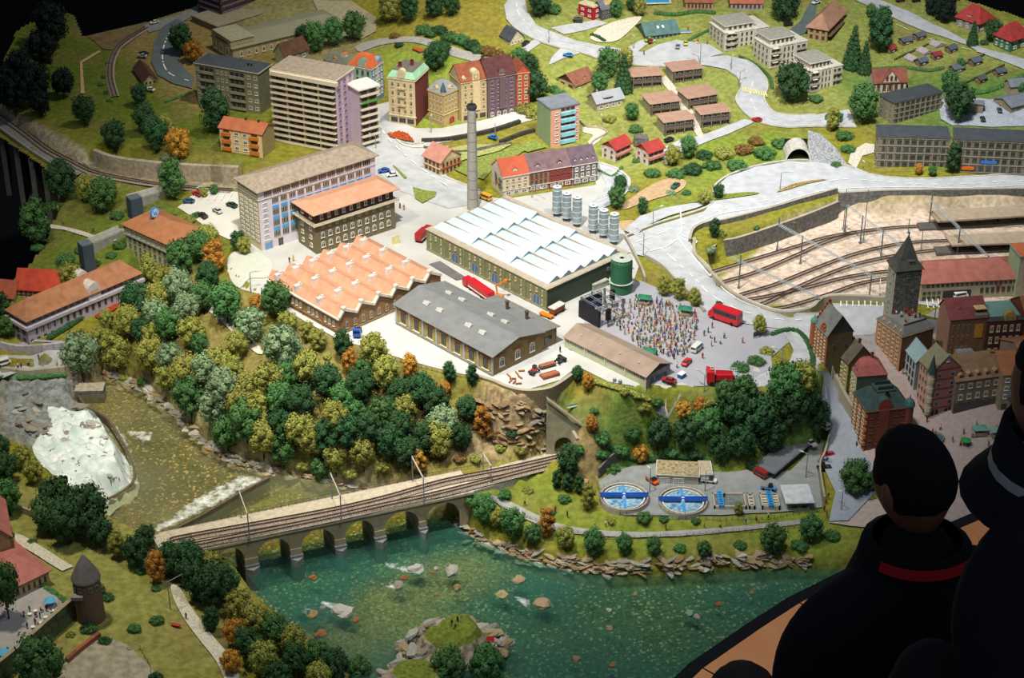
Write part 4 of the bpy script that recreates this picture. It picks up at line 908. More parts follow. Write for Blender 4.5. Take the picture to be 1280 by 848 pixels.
# terracotta saw tooth hall
b = Bldg('sawtooth_hall', 'long brick hall with a terracotta sawtooth roof and small skylights', (424,420),(422,399),(332.5,350),(551,344))
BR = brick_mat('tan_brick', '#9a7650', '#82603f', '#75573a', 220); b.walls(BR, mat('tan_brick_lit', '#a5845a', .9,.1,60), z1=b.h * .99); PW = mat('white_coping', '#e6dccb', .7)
n_, W_, D_ = 6, b.w, b.d; hz = .03; st_ = mat('skylight_white', '#e2ddd6', .6)
for i in range(n_):
    x0, x1 = W_ * i / n_, W_ * (i + 1) / n_; xr = x0 + (x1 - x0) * .3; e = .004; z = b.h
    mb = MB(); mb.add([(x0,-e, z),(xr, -e, z + hz),(xr, D_ + e, z + hz),(x0, D_ + e, z)], [(0,1,2,3)]); mb.add([(xr, -e, z + hz),(x1,-e, z),(x1, D_ + e, z),(xr, D_ + e, z + hz)], [(0,1,2,3)]); mb.add([(x0,0, z),(xr, 0, z + hz),(x1,0, z),(x0, D_, z),(xr, D_, z + hz),(x1, D_, z)], [(0,2,1),(3,4,5)], 1); b.part('roof_bay', mb, [TERR, BR])
    mb = MB()
    for (p, q_) in (((x0, z),(xr, z + hz)),((xr, z + hz),(x1, z))): mb.add([(p[0], -.008, p[1] - .004),(q_[0], -.008, q_[1] - .004),(q_[0], -.008, q_[1] + .006),(p[0], -.008, p[1] + .006),(p[0], .004, p[1] + .006),(q_[0], .004, q_[1] + .006)], [(0,1,2,3),(3,2,5,4)])
    mb.box(xr - .007, xr + .007,-.009,.006, z + hz, z + hz + .01); b.part('gable_coping', mb, PW)
    for k in (.3,.62,.9):
        y = D_ * k; mb = MB(); mb.box(x0 + .006, xr + .004, y - .009, y + .009, z + .004, z + hz + .002); mb.box(x0 + .002, xr + .008, y - .011, y - .008, z + .002, z + hz + .005); mb.box(xr, xr + .008, y - .004, y + .004, z + hz, z + hz + .009); b.part('skylight', mb, st_)
b.wins('R', 12,1, 'arch', .34,.55,.1,.85); b.band('L', b.h - .004,.006, PW, .006); b.band('L', b.h * .25,.004, cm('#8f7452'),.004); b.band('R', -.01,.02, cm('#8f7a5c'),.006)
b.wins('L', 16,1, 'archw', .4,.55,.28,.88, skip=[(i, 0) for i in (3,7,11)])
for t in (.22,.5,.78): b.box('pilaster', -.003,0, t * D_ - .004, t * D_ + .004,0, b.h, BR)
# large light blue shed roof factory
b = Bldg('shed_roof_factory', 'huge olive green factory hall with pale blue shed roof bays', (684,390),(684,362.5),(531,287.5),(787,317))
GO = mat('olive_green_wall', '#7a7c58', .85,.08,40); b.walls(mat('shaded_green_wall', '#3f4a3c', .85,.06,30), GO); b.flat(mat('parapet_roof', '#b5aa98', .9,.08,40),.003,.004, cm('#c2b8a4'))  # right wall's darker green has its shade painted in
W_, D_ = b.w, b.d; SB = mat('shed_pale_blue', '#c4d8df', .5,.04,15); n_ = 6; m0 = .045; cw = (W_ - 2 * m0 * .6) / n_
for i in range(n_):
    x0 = m0 * .6 + i * cw; x1 = x0 + cw * .97
    for k in range(3):
        yb_, ya_ = D_ * .985 - (D_ * .95) * k / 3, D_ * .985 - (D_ * .95) * (k + 1) / 3; hz = .021; lo = .007; z = b.h + .004; xr = x0 + (x1 - x0) * .72
        # yb_ far low end, ya_ near high end
        mb = MB(); v = [(x0, yb_, z),(x1, yb_, z),(xr, yb_, z + lo),(x0, ya_, z),(x1, ya_, z),(xr, ya_, z + hz)]
        mb.add(v, [(0,2,5,3)], 0); mb.add(v, [(2,1,4,5)], 0); mb.add(v, [(3,5,4)], 1); mb.add(v, [(0,1,2)], 1); b.part('shed_bay', mb, [SB, mat('shed_glass', '#7390a0', .3)])
    b.box('gutter', x1 - .003, x0 + cw * 1.0 + .002, D_ * .03, D_ * .99, b.h + .003, b.h + .008, cm('#a59886'))
for k in range(6):
    t = (k + .5) / 6; b.wins('L', 1,2, 'stone', .2,.62,.12,.95, t0=t - .065, t1=t - .025); b.wins('L', 1,2, 'stone', .2,.62,.12,.95, t0=t + .025, t1=t + .065); b.wins('L', 1,1, 'stone', .3,.5,.6,.95, t0=t - .02, t1=t + .02)
    if k % 2 == 0 or k == 3: b.door('L', t, .034,.05, '#4c6a92', True)
    b.box('pilaster', -.004,0,(k / 6) * D_ - .003 + .004,(k / 6) * D_ + .006,0, b.h, cm('#868864'))
b.wins('R', 2,1, 'plain', .5,.5,.55,.85, t0=.72, t1=.8); b.band('L', 0,.012, cm('#8d8a70'),.003)
# grey roofed hall with yellow walls
b = Bldg('workshop_hall', 'ochre workshop hall with a low grey roof and seven arched red-brick windows', (616,471),(616,445),(497,380),(676,415))
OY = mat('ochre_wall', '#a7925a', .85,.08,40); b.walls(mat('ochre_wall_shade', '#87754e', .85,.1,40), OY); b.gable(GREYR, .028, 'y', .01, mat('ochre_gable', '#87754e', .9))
D_, W_, h_ = b.d, b.w, b.h; LG = mat('grey_pilaster', '#aeb2ac', .8); BK = mat('red_brick_arch', '#a2583a', .9)
for k in range(7):
    t = (k + .5) / 7; b.wins('L', 1,1, mk if False else 'dark', .36,.62,.14,.9, t0=t - .06, t1=t + .06, name='window'); b.box('window_arch', -.0035,0, t * D_ - .02, t * D_ + .02, h_ * .78, h_ * .86, BK)
    b.box('window_sill', -.005,0, t * D_ - .018, t * D_ + .018, h_ * .17, h_ * .2, cm('#c9c5b0'))
for k in range(8): b.box('pilaster', -.004,0, k / 7 * D_ - .004, k / 7 * D_ + .004,0, h_, LG)
b.box('plinth', -.006,0,0, D_, -.02,.012, cm('#8b8a7c'))
for t in (.18,.5,.8): b.wins('R', 1,1, 'archw', .5,.6,.15,.9, t0=t - .1, t1=t + .1); b.box('window_arch', (t - .09) * W_, (t + .09) * W_, -.003,0, h_ * .82, h_ * .88, BK)
for (x, y) in ((.27,.23),(.27,.37),(.27,.67),(.27,.81),(.72,.23),(.72,.37),(.72,.67),(.72,.81)):
    z = h_ + .028 * (1 - abs(x - .5) * 2) + .002; mb = MB(); mb.add([(-.012,-.014,0),(.012,-.014,0),(.012,.014,0),(-.012,.014,0),(-.003,-.014,.011),(-.003,.014,.011)], [(0,1,4),(2,3,5),(1,2,5,4),(3,0,4,5)])
    mb.box(-.008,.008,-.010,.010,.004,.006); mb.v = [(v[0] + x * W_, v[1] + y * D_, v[2] + z) for v in mb.v]; b.part('skylight', mb, cm('#b9bab2'))
# its right annex
xa = W_ + .0; da = D_ * .57; mb = MB(); mb.box(W_, W_ * 1.36, D_ * .02, D_ * .62,-.05, h_ * .88); b.part('annex_wall', mb, mat('ochre_gable', '#87754e'))
mb = MB(); mb.add([(W_ - .01, D_ * .0, h_ * 1.0),(W_ * 1.4, D_ * .0, h_ * .86),(W_ * 1.4, D_ * .64, h_ * .86),(W_ - .01, D_ * .64, h_ * 1.0),(W_ - .01,0, h_ * .97),(W_ * 1.4,0, h_ * .83),(W_ * 1.4, D_ * .64, h_ * .83),(W_ - .01, D_ * .64, h_ * .97)], [(0,1,2,3),(0,4,5,1),(1,5,6,2)]); b.part('annex_roof', mb, GREYR)
for y in (.22,.42): mb = MB(); mb.tube((W_ * 1.15, D_ * y, h_ * .85),(W_ * 1.15, D_ * y, h_ + .022),.006,8); mb.tube((W_ * 1.15, D_ * y, h_ + .022),(W_ * 1.15, D_ * y, h_ + .027),.008,8); b.part('chimney', mb, cm('#5c4a40'))
mb = MB(); mb.box(W_ * 1.1, W_ * 1.25, D_ * .015, D_ * .02,.02, h_ * .55); b.part('window', mb, GLASS)
# shed with lettering on the gable
b = Bldg('storage_shed', 'long low shed with a brown-grey roof and Altra lettering on its gable', (807,490),(807,471),(705,422),(838,455))
b.walls(mat('shed_gable_grey', '#8c8f90', .85), mat('shed_green_white', '#b9bb9d', .85,.05)); b.gable(mat('weathered_roof', '#9d8a7a', .9,.12,20),.026, 'y', .006, mat('gable_dark', '#454440', .9))
D_, W_, h_ = b.d, b.w, b.h
for k in range(4):
    b.box('window_band', -.002,0,(k / 4 + .02) * D_, ((k + 1) / 4 - .03) * D_, h_ * .78, h_ * .92, GLASS)
    for j in range(9): y = (k / 4 + .02 + j * .0245) * D_; b.box('glazing_bar', -.003,0, y, y + .0015, h_ * .78, h_ * .92, cm('#c9c8b0'))
for k in range(5): b.box('post', -.003,0, k / 4 * D_ - .002, k / 4 * D_ + .002,0, h_, cm('#d6d5c0'))
b.box('plinth', -.004,0,0, D_, -.02,.006, cm('#77786a')); b.door('L', .93,.014,.022, '#3e558a')
for y in (.15,.38,.62,.86): b.box('roof_vent', W_ * .2, W_ * .26, y * D_, y * D_ + .004, h_ + .012, h_ + .02, cm('#c4bcae'))
fc_ = bpy.data.curves.new('lettering', 'FONT'); fc_.body = 'Altra'; fc_.size = .046; fc_.extrude = .0006; fc_.align_x = 'CENTER'; fc_.materials.append(mat('sign_blue_grey', '#4f6277', .6))
fo = bpy.data.objects.new('lettering_curve', fc_); COL.objects.link(fo); bpy.context.view_layer.update(); me = bpy.data.meshes.new_from_object(fo.evaluated_get(bpy.context.evaluated_depsgraph_get())); bpy.data.objects.remove(fo)
fo = link('lettering', me, b.root, (0,-D_ / 2 - .002, h_ * .3)); fo.rotation_euler = (R(90),0,0); fo['label'] = 'blue-grey painted word Altra'
# hotel with the round roof sign
b = Bldg('hotel', 'cream hotel with a terracotta hipped roof carrying a round blue sign', (214,350),(206,303),(152,279),(246,285))
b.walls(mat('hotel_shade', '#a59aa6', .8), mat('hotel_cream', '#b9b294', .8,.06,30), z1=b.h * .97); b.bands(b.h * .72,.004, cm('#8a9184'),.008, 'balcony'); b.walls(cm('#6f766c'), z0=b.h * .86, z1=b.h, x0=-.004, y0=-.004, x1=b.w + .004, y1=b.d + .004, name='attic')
rf_ = b.hip(roof_mat('brown_orange_roof', '#b07650', '#9d6845'),.04,.012, inset=b.w * .45); b.wins('L', 8,4, 'green', .4,.5,.05,.72); b.wins('R', 6,4, 'green', .35,.5,.05,.72); b.wins('L', 9,1, 'strip', .85,.8,.87,.97, dy=.0045); b.wins('L', 8,1, 'white', .4,.7,.74,.85); b.wins('R', 6,1, 'strip', .85,.8,.87,.97, dy=.0045)
mb = MB(); c = (b.w * .4, b.d * .56, b.h + .052); mb.box(c[0] - .01, c[0] + .01, c[1] - .002, c[1] + .002, b.h + .02, b.h + .05); b.part('sign_post', mb, BLK)
mb = MB(); n_ = 20
for rr, y, k in ((.022,-.004,0),(.0175,-.0046,1)): mb.add([(c[0] + rr * math.cos(2 * math.pi * i / n_), c[1] + y, c[2] + .006 + rr * math.sin(2 * math.pi * i / n_)) for i in range(n_)], [tuple(range(n_))], k)
mb.tube((c[0], c[1] - .0039, c[2] + .006),(c[0], c[1] + .003, c[2] + .006),.022,20, m=0, cap=False)
for s_, t_ in (((-.011,.010),(-.004,-.010)),((-.004,-.010),(0,.004)),((0,.004),(.004,-.010)),((.004,-.010),(.011,.010))): mb.tube((c[0] + s_[0], c[1] - .005, c[2] + .006 + s_[1]),(c[0] + t_[0], c[1] - .005, c[2] + .006 + t_[1]),.0016,4, m=2)
b.part('sign_disc', mb, [mat('sign_blue', '#3f8ad6', .4,0), mat('sign_light', '#b9d6f0', .4,0), mat('sign_white', '#3a7cc8', .4,0)])
# long two storey house
b = Bldg('long_house', 'very long two-storey terrace with a terracotta roof and a round white dormer', (37,432),(37,410),(11,395), None, d=None, w=P(180,345,-.18).x - P(37,408,-.18).x + .02) if False else Bldg('long_house', 'very long two-storey terrace with a terracotta roof and a round white dormer', (37,432),(37,410),(11,395),(181,349))
b.walls(mat('lilac_grey_wall', '#b5abb8', .8,.05,20), cm('#a39aa8'), z1=b.h * .86, below=.06); b.bands(b.h * .86, b.h * .16, cm('#c2bac6'),.008, 'balcony')
TR2 = roof_mat('terracotta_brown', '#b57e5c', '#9a6a4c'); b.walls(cm('#8c8590'), z0=b.h * 1.0, z1=b.h * 1.35, x0=.01, y0=.01, x1=b.w - .01, y1=b.d - .01, name='upper_floor')
b.gable(TR2,.05, 'x', .004, half=b.d * .4, z=b.h * 1.35); b.wins('R', 17,1, 'dark', .45,.7,1.03,1.35, dy=-.0095); b.wins('R', 17,1, 'dark', .42,.6,.38,.84); b.wins('L', 3,1, 'dark', .4,.6,.38,.84); b.wins('R', 6,1, 'dark', .45,.6,.02,.33, t0=0, t1=.33); b.wins('L', 3,1, 'dark', .4,.7,.02,.35)
b.dormer('R', .585, b.h * 1.0,.055,.04,.05, cm('#e2d8d6'), cm('#d5cbc4'),.004, 'white', 'round'); b.dormer('R', .6, b.h * 1.45,.045,.03,.04, cm('#e2d8d6'), cm('#d5cbc4'), b.d * .62, 'white', 'round')
for k in range(1,17): b.box('pilaster', k / 17 * b.w - .002, k / 17 * b.w + .002,-.002,0,0, b.h * .86, cm('#c5bcc9'))
# slab towers with ramps
for (cb, t, w_, d_, lab) in (((166,276),(166,251),.05,.045,'dark blue-grey square pillar behind the hotel with the round sign'),((108,349),(107,309),.045,.05,'tall dark blue-grey square pillar behind the long terrace')):
    b = Bldg('square_pillar', lab, cb, t, w=w_, d=d_, rot=R(35), cat='pillar'); b.walls(mat('slate_blue', '#42505a', .7,.08,20)); b.flat(cm('#5f6d75'),0,.004)
for name, px, lab in (('foot_ramp', [(112,318),(128,306),(152,292)], 'sloping concrete footbridge beside the long terrace pillar'),('foot_ramp', [(162,262),(185,252),(212,240)], 'sloping concrete footbridge behind the hotel roof')):
    a, c = G(*px[0]) + Vector((0,0,.05)), G(*px[2]) + Vector((0,0,.02)); d = c - a; t = thing(name, lab, 'bridge', a, math.atan2(d.y, d.x)); L_ = math.hypot(d.x, d.y)
    mb = MB(); mb.add([(0,-.02,0),(L_, -.02, d.z),(L_, .02, d.z),(0,.02,0),(0,-.02,-.06),(L_, -.02, d.z - .04),(L_, .02, d.z - .04),(0,.02,-.06)], [(0,1,2,3),(0,4,5,1),(2,6,7,3),(0,3,7,4),(1,5,6,2),(4,7,6,5)]); build(mb, 'deck', cm('#9b9a94'), t)
    for y in (-.02,.017): mb = MB(); mb.add([(0, y, 0),(L_, y, d.z),(L_, y + .003, d.z),(0, y + .003,0),(0, y, .01),(L_, y, d.z + .01),(L_, y + .003, d.z + .01),(0, y + .003,.01)], [(4,5,6,7),(0,1,5,4),(2,3,7,6)]); build(mb, 'parapet', cm('#c9c6bc'), t)
# farm with red roofs
RR = roof_mat('bright_red_roof', '#c04a35', '#a63c2c'); FW_ = mat('timber_frame', '#5a3026', .8)
b = Bldg('farmhouse', 'red-roofed half-timbered farmhouse behind the long terrace', (22,371),(20,358),(34,333) if False else (16,352),(66,368) if False else (76,366), h=.04, d=.11)
b.walls(cm('#c9bfa8'), below=.06); b.gable(RR, .055, 'x', .008, cm('#b9a48c')); b.wins('R', 9,1, 'red', .55,.5,.3,.9)
for k in range(12): b.box('timber', k / 11 * b.w - .001, k / 11 * b.w + .001,-.0025,0,0, b.h, FW_)
b.band('R', b.h * .25,.002, FW_, .003); b.band('R', b.h * .9,.002, FW_, .003)
b = Bldg('farm_barn', 'faded red-roofed barn at the left edge beside the farmhouse', (-20,378),(-20,362), None, (18,366), h=.035, d=.1); b.walls(cm('#b9ad96'), below=.06); b.gable(roof_mat('faded_red_roof', '#a8583f', '#8f4a36'),.045, 'x', .006, cm('#b9a48c')); b.wins('R', 5,1, 'dark', .5,.5,.2,.8)
# tall chimney
c = P(591,262,0); ht = top_h(c, 589,130); t = thing('factory_chimney', 'tall slender pale brick factory chimney rising behind the shed roof hall', 'chimney', c); mb = MB()
r0, r1 = .0225,.0165; mb.lathe([(r0,-.02),(r0 * .99,0),(r1, ht * .95),(r1, ht * .955)], 16); build(mb, 'shaft', brick_mat('pale_chimney_brick', '#aaa79c', '#96938a', '#84817a', 120), t, smooth=True)
for k in range(9): mb = MB(); z = ht * (.12 + k * .09); r_ = r0 + (r1 - r0) * z / ht + .0007; mb.lathe([(r_, 0),(r_ + .0006,.001),(r_, .002)], 16, c=(0,0, z)); build(mb, 'iron_band', cm('#8a8a84'), t)
mb = MB(); mb.lathe([(r1,0),(r1 * 1.25,.006),(r1 * 1.25,.014),(r1 * 1.1,.02),(r1 * .8,.02),(r1 * .8,.005)], 16, c=(0,0, ht * .95), cap=False); build(mb, 'crown', cm('#3c3a38'), t)
# silos
def silo(u, v, vt, lab):
    c = P(u, v, 0); h = top_h(c, u, vt); t = thing('grain_silo', lab, 'silo', c, 0, 'silos beside the shed roof factory'); r = .0185
    LA(([(r, .02),(r, h - .006),(r * .93, h),(r * .3, h + .003),(r * .3, h + .007)], 18,), 'shell', mat('silo_steel', '#9aa9ae', .4,.06,20, metal=.2), t, smooth=False)
    mb = MB(); [mb.tube((r * .8 * math.cos(k * 1.57 + .7), r * .8 * math.sin(k * 1.57 + .7),-.002),(r * .8 * math.cos(k * 1.57 + .7), r * .8 * math.sin(k * 1.57 + .7),.022),.0015,5) for k in range(4)]; build(mb, 'support_legs', cm('#50555a'), t)
    for k in range(5): mb = MB(); mb.lathe([(r, 0),(r + .001,.0008),(r, .0016)], 18, c=(0,0,.022 + (h - .03) * k / 4)); build(mb, 'hoop', cm('#dfe4e4'), t)
    mb = MB(); [mb.tube((r * .95 * math.cos(a), r * .95 * math.sin(a), h - .004),(r * .95 * math.cos(a), r * .95 * math.sin(a), h + .006),.0005,4) for a in np.arange(0,6.2,.52)]; mb.lathe([(r * .94, h + .005),(r * .97, h + .0055),(r * .94, h + .006)], 18); build(mb, 'railing', cm('#d5dada'), t)
for u, v, vt, l in ((696,271,235,'leftmost steel silo, behind the row houses\' end'),(708,277,243,'second steel silo from the left in the left group'),(721,284,248,'third steel silo from the left, right one of the left group'),(741,292,258,'left steel silo of the right group of three'),(754,298,264,'middle steel silo of the right group of three'),(767,306,269,'rightmost steel silo, nearest the green tank')): silo(u, v, vt, l)
c = P(776,365,0); h = top_h(c, 776,325); t = thing('green_tank', 'dark green round storage tank behind the concert stage', 'tank', c); r = .04
LA(([(r, 0),(r, h - .004),(r * .9, h + .004),(r * .2, h + .009)], 24,), 'shell', mat('tank_green', '#2f6647', .5,.08,15), t)
mb = MB(); mb.lathe([(r, 0),(r + .006,.001),(r + .006,.003),(r, .003)], 24, c=(0,0, h * .35)); [mb.tube(((r + .006) * math.cos(a),(r + .006) * math.sin(a), h * .35),((r + .006) * math.cos(a),(r + .006) * math.sin(a), h * .35 + .01),.0004,4) for a in np.arange(0,6.2,.4)]; build(mb, 'gangway', cm('#b9c2b4'), t)
mb = MB(); [mb.tube((r * .95 * math.cos(a), r * .95 * math.sin(a), h - .002),(r * .95 * math.cos(a), r * .95 * math.sin(a), h + .009),.0004,4) for a in np.arange(0,6.2,.4)]; mb.lathe([(r * .94, h + .008),(r * .96, h + .0085),(r * .94, h + .009)], 24); build(mb, 'railing', cm('#b9c2b4'), t)
b = Bldg('plant_room', 'small grey service cabin in front of the green tank', (742,365),(742,357), None, (760,350), h=.026, d=.02); b.walls(cm('#a9a89c')); b.flat(cm('#bdbdb2'),.002,.004)
# ---------------------------------------------------------------- high-rises and back left
b = Bldg('tower_block', 'tall white high-rise with ten rows of balconies and a lilac side wall', (423,191),(418,102),(338,87.5),(441,86))
LIL = mat('lilac_wall', '#cbb9c9', .8,.05,20); b.walls(LIL, cm('#6d6258')); b.flat(BEIGER, .006,.008, mat('cream_fascia', '#ddd0b8', .8,.04)); CRM = _M['cream_fascia']
b.band('L', b.h * .945, b.h * .055, CRM, .016, name='fascia')
for k in range(11):
    z = b.h * (.02 + k * .0845)
    b.box('balcony', -.016,0,0, b.d, z, z + b.h * .008, CRM); b.box('balcony_rail', -.0175,-.0155,0, b.d, z - .001, z + b.h * .03, CRM)
    b.wins('L', 6,1, 'dark', .7,.8,.03 + k * .0845,.10 + k * .0845)
for j in range(1,4): b.box('party_wall', -.015,0, j / 4 * b.d - .001, j / 4 * b.d + .001,0, b.h * .95, cm('#b9a88c'))
b.wins('R', 3,11, 'purple', .42,.5,.02,.98)
b = Bldg('tower_block', 'narrow white high-rise wing with balconies tucked behind the tall high-rise', (452,186),(447,113),(441,104),(464,105)); b.walls(cm('#8c8380'), LIL); b.flat(mat('white_roof', '#ddd8d0', .8,.04),.012,.008)
for k in range(8): z = b.h * (.08 + k * .115); b.box('balcony', 0, b.w + .002,-.014,0, z, z + .003, CRM); b.box('balcony_rail', 0, b.w + .002,-.0145,-.013, z, z + .011, mat('green_planter', '#5c9a3f', .8) if k == 6 else CRM); b.wins('R', 2,1, 'dark', .7,.8,.1 + k * .115,.17 + k * .115)
b = Bldg('apartment_block', 'grey-green five-storey slab block with a dark flat roof', (326,143),(321,92.5),(241,80),(339,81.5))
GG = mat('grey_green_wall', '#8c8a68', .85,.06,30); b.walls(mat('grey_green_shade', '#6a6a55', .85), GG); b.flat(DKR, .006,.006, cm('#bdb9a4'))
for t0, t1 in ((.07,.3),(.55,.78)):
    for k in range(5): z = b.h * (.04 + k * .19); b.box('balcony', -.010,0, b.d * (1 - t1), b.d * (1 - t0), z, z + .003, GG); b.box('balcony_rail', -.011,-.009, b.d * (1 - t1), b.d * (1 - t0), z, z + .013, cm('#a5a287')); b.wins('L', 3,1, 'dark', .8,.75,.08 + k * .19,.2 + k * .19, t0=1 - t1, t1=1 - t0)
for t0, t1, c in ((0,.07,1),(.32,.53,3),(.8,1,2)): b.wins('L', c, 5, 'white', .5,.42,.03,.97, t0=1 - t1, t1=1 - t0)
for x in (.75,.8): b.chimney(b.w * .5, b.d * (1 - x), b.h, b.h + .016,.006, cm('#33363a'))
b = Bldg('apartment_house', 'cream three-storey house with orange roof and orange balconies', (329,198),(327.5,168),(274.5,159),(343,156))
b.walls(cm('#9a8a5c'), mat('warm_cream_wall', '#dcc493', .85,.05,30)); b.gable(roof_mat('orange_roof', '#b86c4a', '#a56040'),.026, 'y', .006, cm('#9a8a5c'), ridge=.5)
for t0, t1 in ((.06,.26),(.72,.92)):
    for k in range(3): z = b.h * (.1 + k * .31); b.box('balcony', -.013,0, b.d * (1 - t1), b.d * (1 - t0), z, z + .014, mat('orange_balcony', '#cf7a2c', .7)); b.wins('L', 1,1, 'dark', .7,.8,.22 + k * .3,.38 + k * .3, t0=1 - t1, t1=1 - t0)
b.wins('L', 2,3, 'white', .5,.45,.08,.98, t0=.3, t1=.7); b.chimney(b.w * .5, b.d * .5, b.h + .02, b.h + .035); b.chimney(b.w * .5, b.d * .2, b.h + .02, b.h + .035)
b = Bldg('office_tower', 'dark brown office tower on a beige podium at the top edge', (277,27),(277,-40),(245,-48),(334,-56))
b.walls(cm('#4c423c'), cm('#3f3835')); b.flat(DKR, .002,.005)
for k in range(9):
    z0 = .03 + k * .11; b.wins('R', 14,1, 'purple', .75,.8, z0, z0 + .045); b.wins('L', 8,1, 'purple', .75,.8, z0, z0 + .045); b.bands(b.h * (z0 + .05),.004, cm('#2c2725'),.003)
b = Bldg('office_podium', 'beige podium terrace under the dark office tower', (278,45) if False else (272,42),(272,34),(240,20),(345,12)); b.walls(cm('#8f8468')); b.flat(cm('#a0957a'),.003,.005)
b = Bldg('market_hall', 'long beige hall with arched front windows and a flat grey roof', (292,77),(290,61),(259,46),(432,30)); b.walls(mat('hall_beige', '#a59a7a', .85,.06,30), mat('hall_front', '#b3a67c', .85)); 
b.gable(mat('hall_grey_roof', '#8e8c74', .9,.06,12),.02, 'x', .008, half=.05); b.wins('R', 14,1, 'archs', .42,.6,.1,.85); b.walls(_M['hall_front'], z0=0, z1=b.h * 1.35, x0=-.004, x1=.03, y0=.01, y1=b.d * .98, name='front_block')
b.wins('L', 3,1, 'archs', .55,.8,.15,1.1, dy=.006); b.walls(_M['hall_beige'], z0=b.h, z1=b.h * 1.5, x0=.0, x1=b.w * .2, y0=.012, y1=b.d - .012, name='upper_hall'); b.flat(mat('hall_pale_roof', '#a7a286', .9),.004,.005, x0=0, x1=b.w * .2, y0=.012, y1=b.d - .012, z=b.h * 1.5); b.wins('R', 6,1, 'archs', .3,.5,1.15,1.42, t0=.02, t1=.2, dy=-.0125)
for k in range(7): b.box('sign_letter', -.007,-.004, b.d * (.22 + k * .08), b.d * (.26 + k * .08), b.h * 1.18, b.h * 1.29, BLK)
b.door('L', .5,.03,.04, '#8a4a3a', True)
b = Bldg('gable_house', 'white-gabled house with a steep brown roof beside the market hall', (357,82),(357,70),(336,74) if False else (345,64),(385,60)); b.walls(cm('#8b8a84'), cm('#c5bfa0')); b.gable(roof_mat('dark_brown_roof', '#6a4a3a', '#553a2e'),.05, 'x', .006, cm('#c5bfa0')); b.wins('R', 3,1, 'white', .4,.5,.1,.9)
b = Bldg('corner_house', 'mint and blue corner house with an orange mansard roof', (466,131),(465,86),(435,81),(481,77)); b.walls(mat('blue_facade', '#7f94b8', .8,.06,40), mat('mint_facade', '#a9c4b4', .8,.06,40)); b.mansard(roof_mat('vivid_orange_roof', '#cf6a3c', '#b85a30'),.042,.03)
b.wins('L', 4,4, 'green', .4,.6,.12,.95); b.wins('R', 4,4, 'white', .4,.6,.12,.95); b.dormer('L', .42, b.h, .035,.02,.03, cm('#a9c4b4'), cm('#6f8f80'),0, 'white', 'round'); b.dormer('R', .75, b.h, .03,.016,.03, cm('#8fa2c4'), cm('#8fa2c4'),0, 'white', 'round'); b.bands(b.h * .96,.004, cm('#d5dcd0'),.004); b.box('downpipe', b.w * .45, b.w * .5,-.006,0, b.h * .15, b.h, cm('#cfd0b4'))
b = Bldg('mansion', 'grey-roofed mansion with an orange dormer behind the tall high-rise', (436,95),(434,83),(404,73),(446,76)); b.walls(cm('#b9ad90')); b.mansard(cm('#7b7c6c'),.03,.02); b.dormer('L', .55, b.h, .02,.014,.02, cm('#c96f42'), cm('#c96f42'),.004, 'white'); b.dormer('L', .3, b.h + .012,.022,.026,.02, cm('#ddd5bf'), cm('#c96f42'),.02, 'white', 'round')
b = Bldg('barn', 'small brown-roofed barn beside the old railway cutting', (180,107),(179,101),(163,85),(196,100)); b.walls(cm('#b9b28e')); b.gable(roof_mat('barn_roof', '#5f4334', '#4c352a'),.03, 'y', .008, cm('#b9b28e')); b.wins('R', 3,1, 'dark', .5,.6,.1,.8)
# street row houses
CRE = mat('cream_facade', '#d9c49a', .85,.06,60)
b = Bldg('town_house', 'cream town house with a mint green roof and dark red side wall', (520,158),(520,100),(485,97),(541,85)); b.walls(brick_mat('dark_red_brick', '#7c3a34', '#6a302c', '#5a2826', 200), CRE)
b.mansard(mat('mint_roof', '#9cc9a8', .7,.08,30),.026,.014, cm('#6d6a64')); b.wins('L', 4,4, 'stone', .45,.62,.2,.94); b.wins('L', 3,1, 'dark', .8,.8,.03,.15); b.bands(b.h * .96,.004, cm('#e6d6ae'),.004); b.band('L', b.h * .18,.004, cm('#e6d6ae'),.005); b.dormer('L', .5, b.h, .034,.024,.02, CRE, CRE, -.002, 'white', 'round')
for k in (.4,.58,.76): b.box('balcony', -.010,0, b.d * .36, b.d * .64, b.h * k, b.h * k + .009, cm('#c9b58a'))
b.chimney(b.w * .4, b.d * .75, b.h + .02, b.h + .045,.012, cm('#8a3c30')); b.chimney(b.w * .6, b.d * .4, b.h + .02, b.h + .05,.012, cm('#8a3c30'))
b = Bldg('town_house', 'beige corner town house with a grey turreted roof and round red gate', (555,159),(553,118),(529,114),(576,113)); b.walls(mat('beige_facade', '#c2a873', .85,.06,60)); b.mansard(mat('slate_grey_roof', '#8e9398', .8,.1,60),.034,.022); b.wins('L', 4,3, 'stone', .4,.55,.08,.95); b.wins('R', 4,2, 'stone', .4,.55,.38,.95); b.door('R', .55,.03,.035, '#b02f2c', True)
b.dormer('L', .55, b.h, .022,.016,.02, cm('#c9a86a'), cm('#c9a86a'),.002, 'white'); b.dormer('R', .6, b.h, .022,.016,.02, cm('#c9a86a'), cm('#c9a86a'),.002, 'white'); mb = MB(); mb.lathe([(.014,0),(.014,.01),(.001,.05)], 6, c=(.012,.012, b.h)); b.part('turret', mb, cm('#4e5a60')); b.bands(b.h * .96,.004, cm('#ddc690'),.004); b.bands(b.h * .35,.003, cm('#ddc690'),.003)
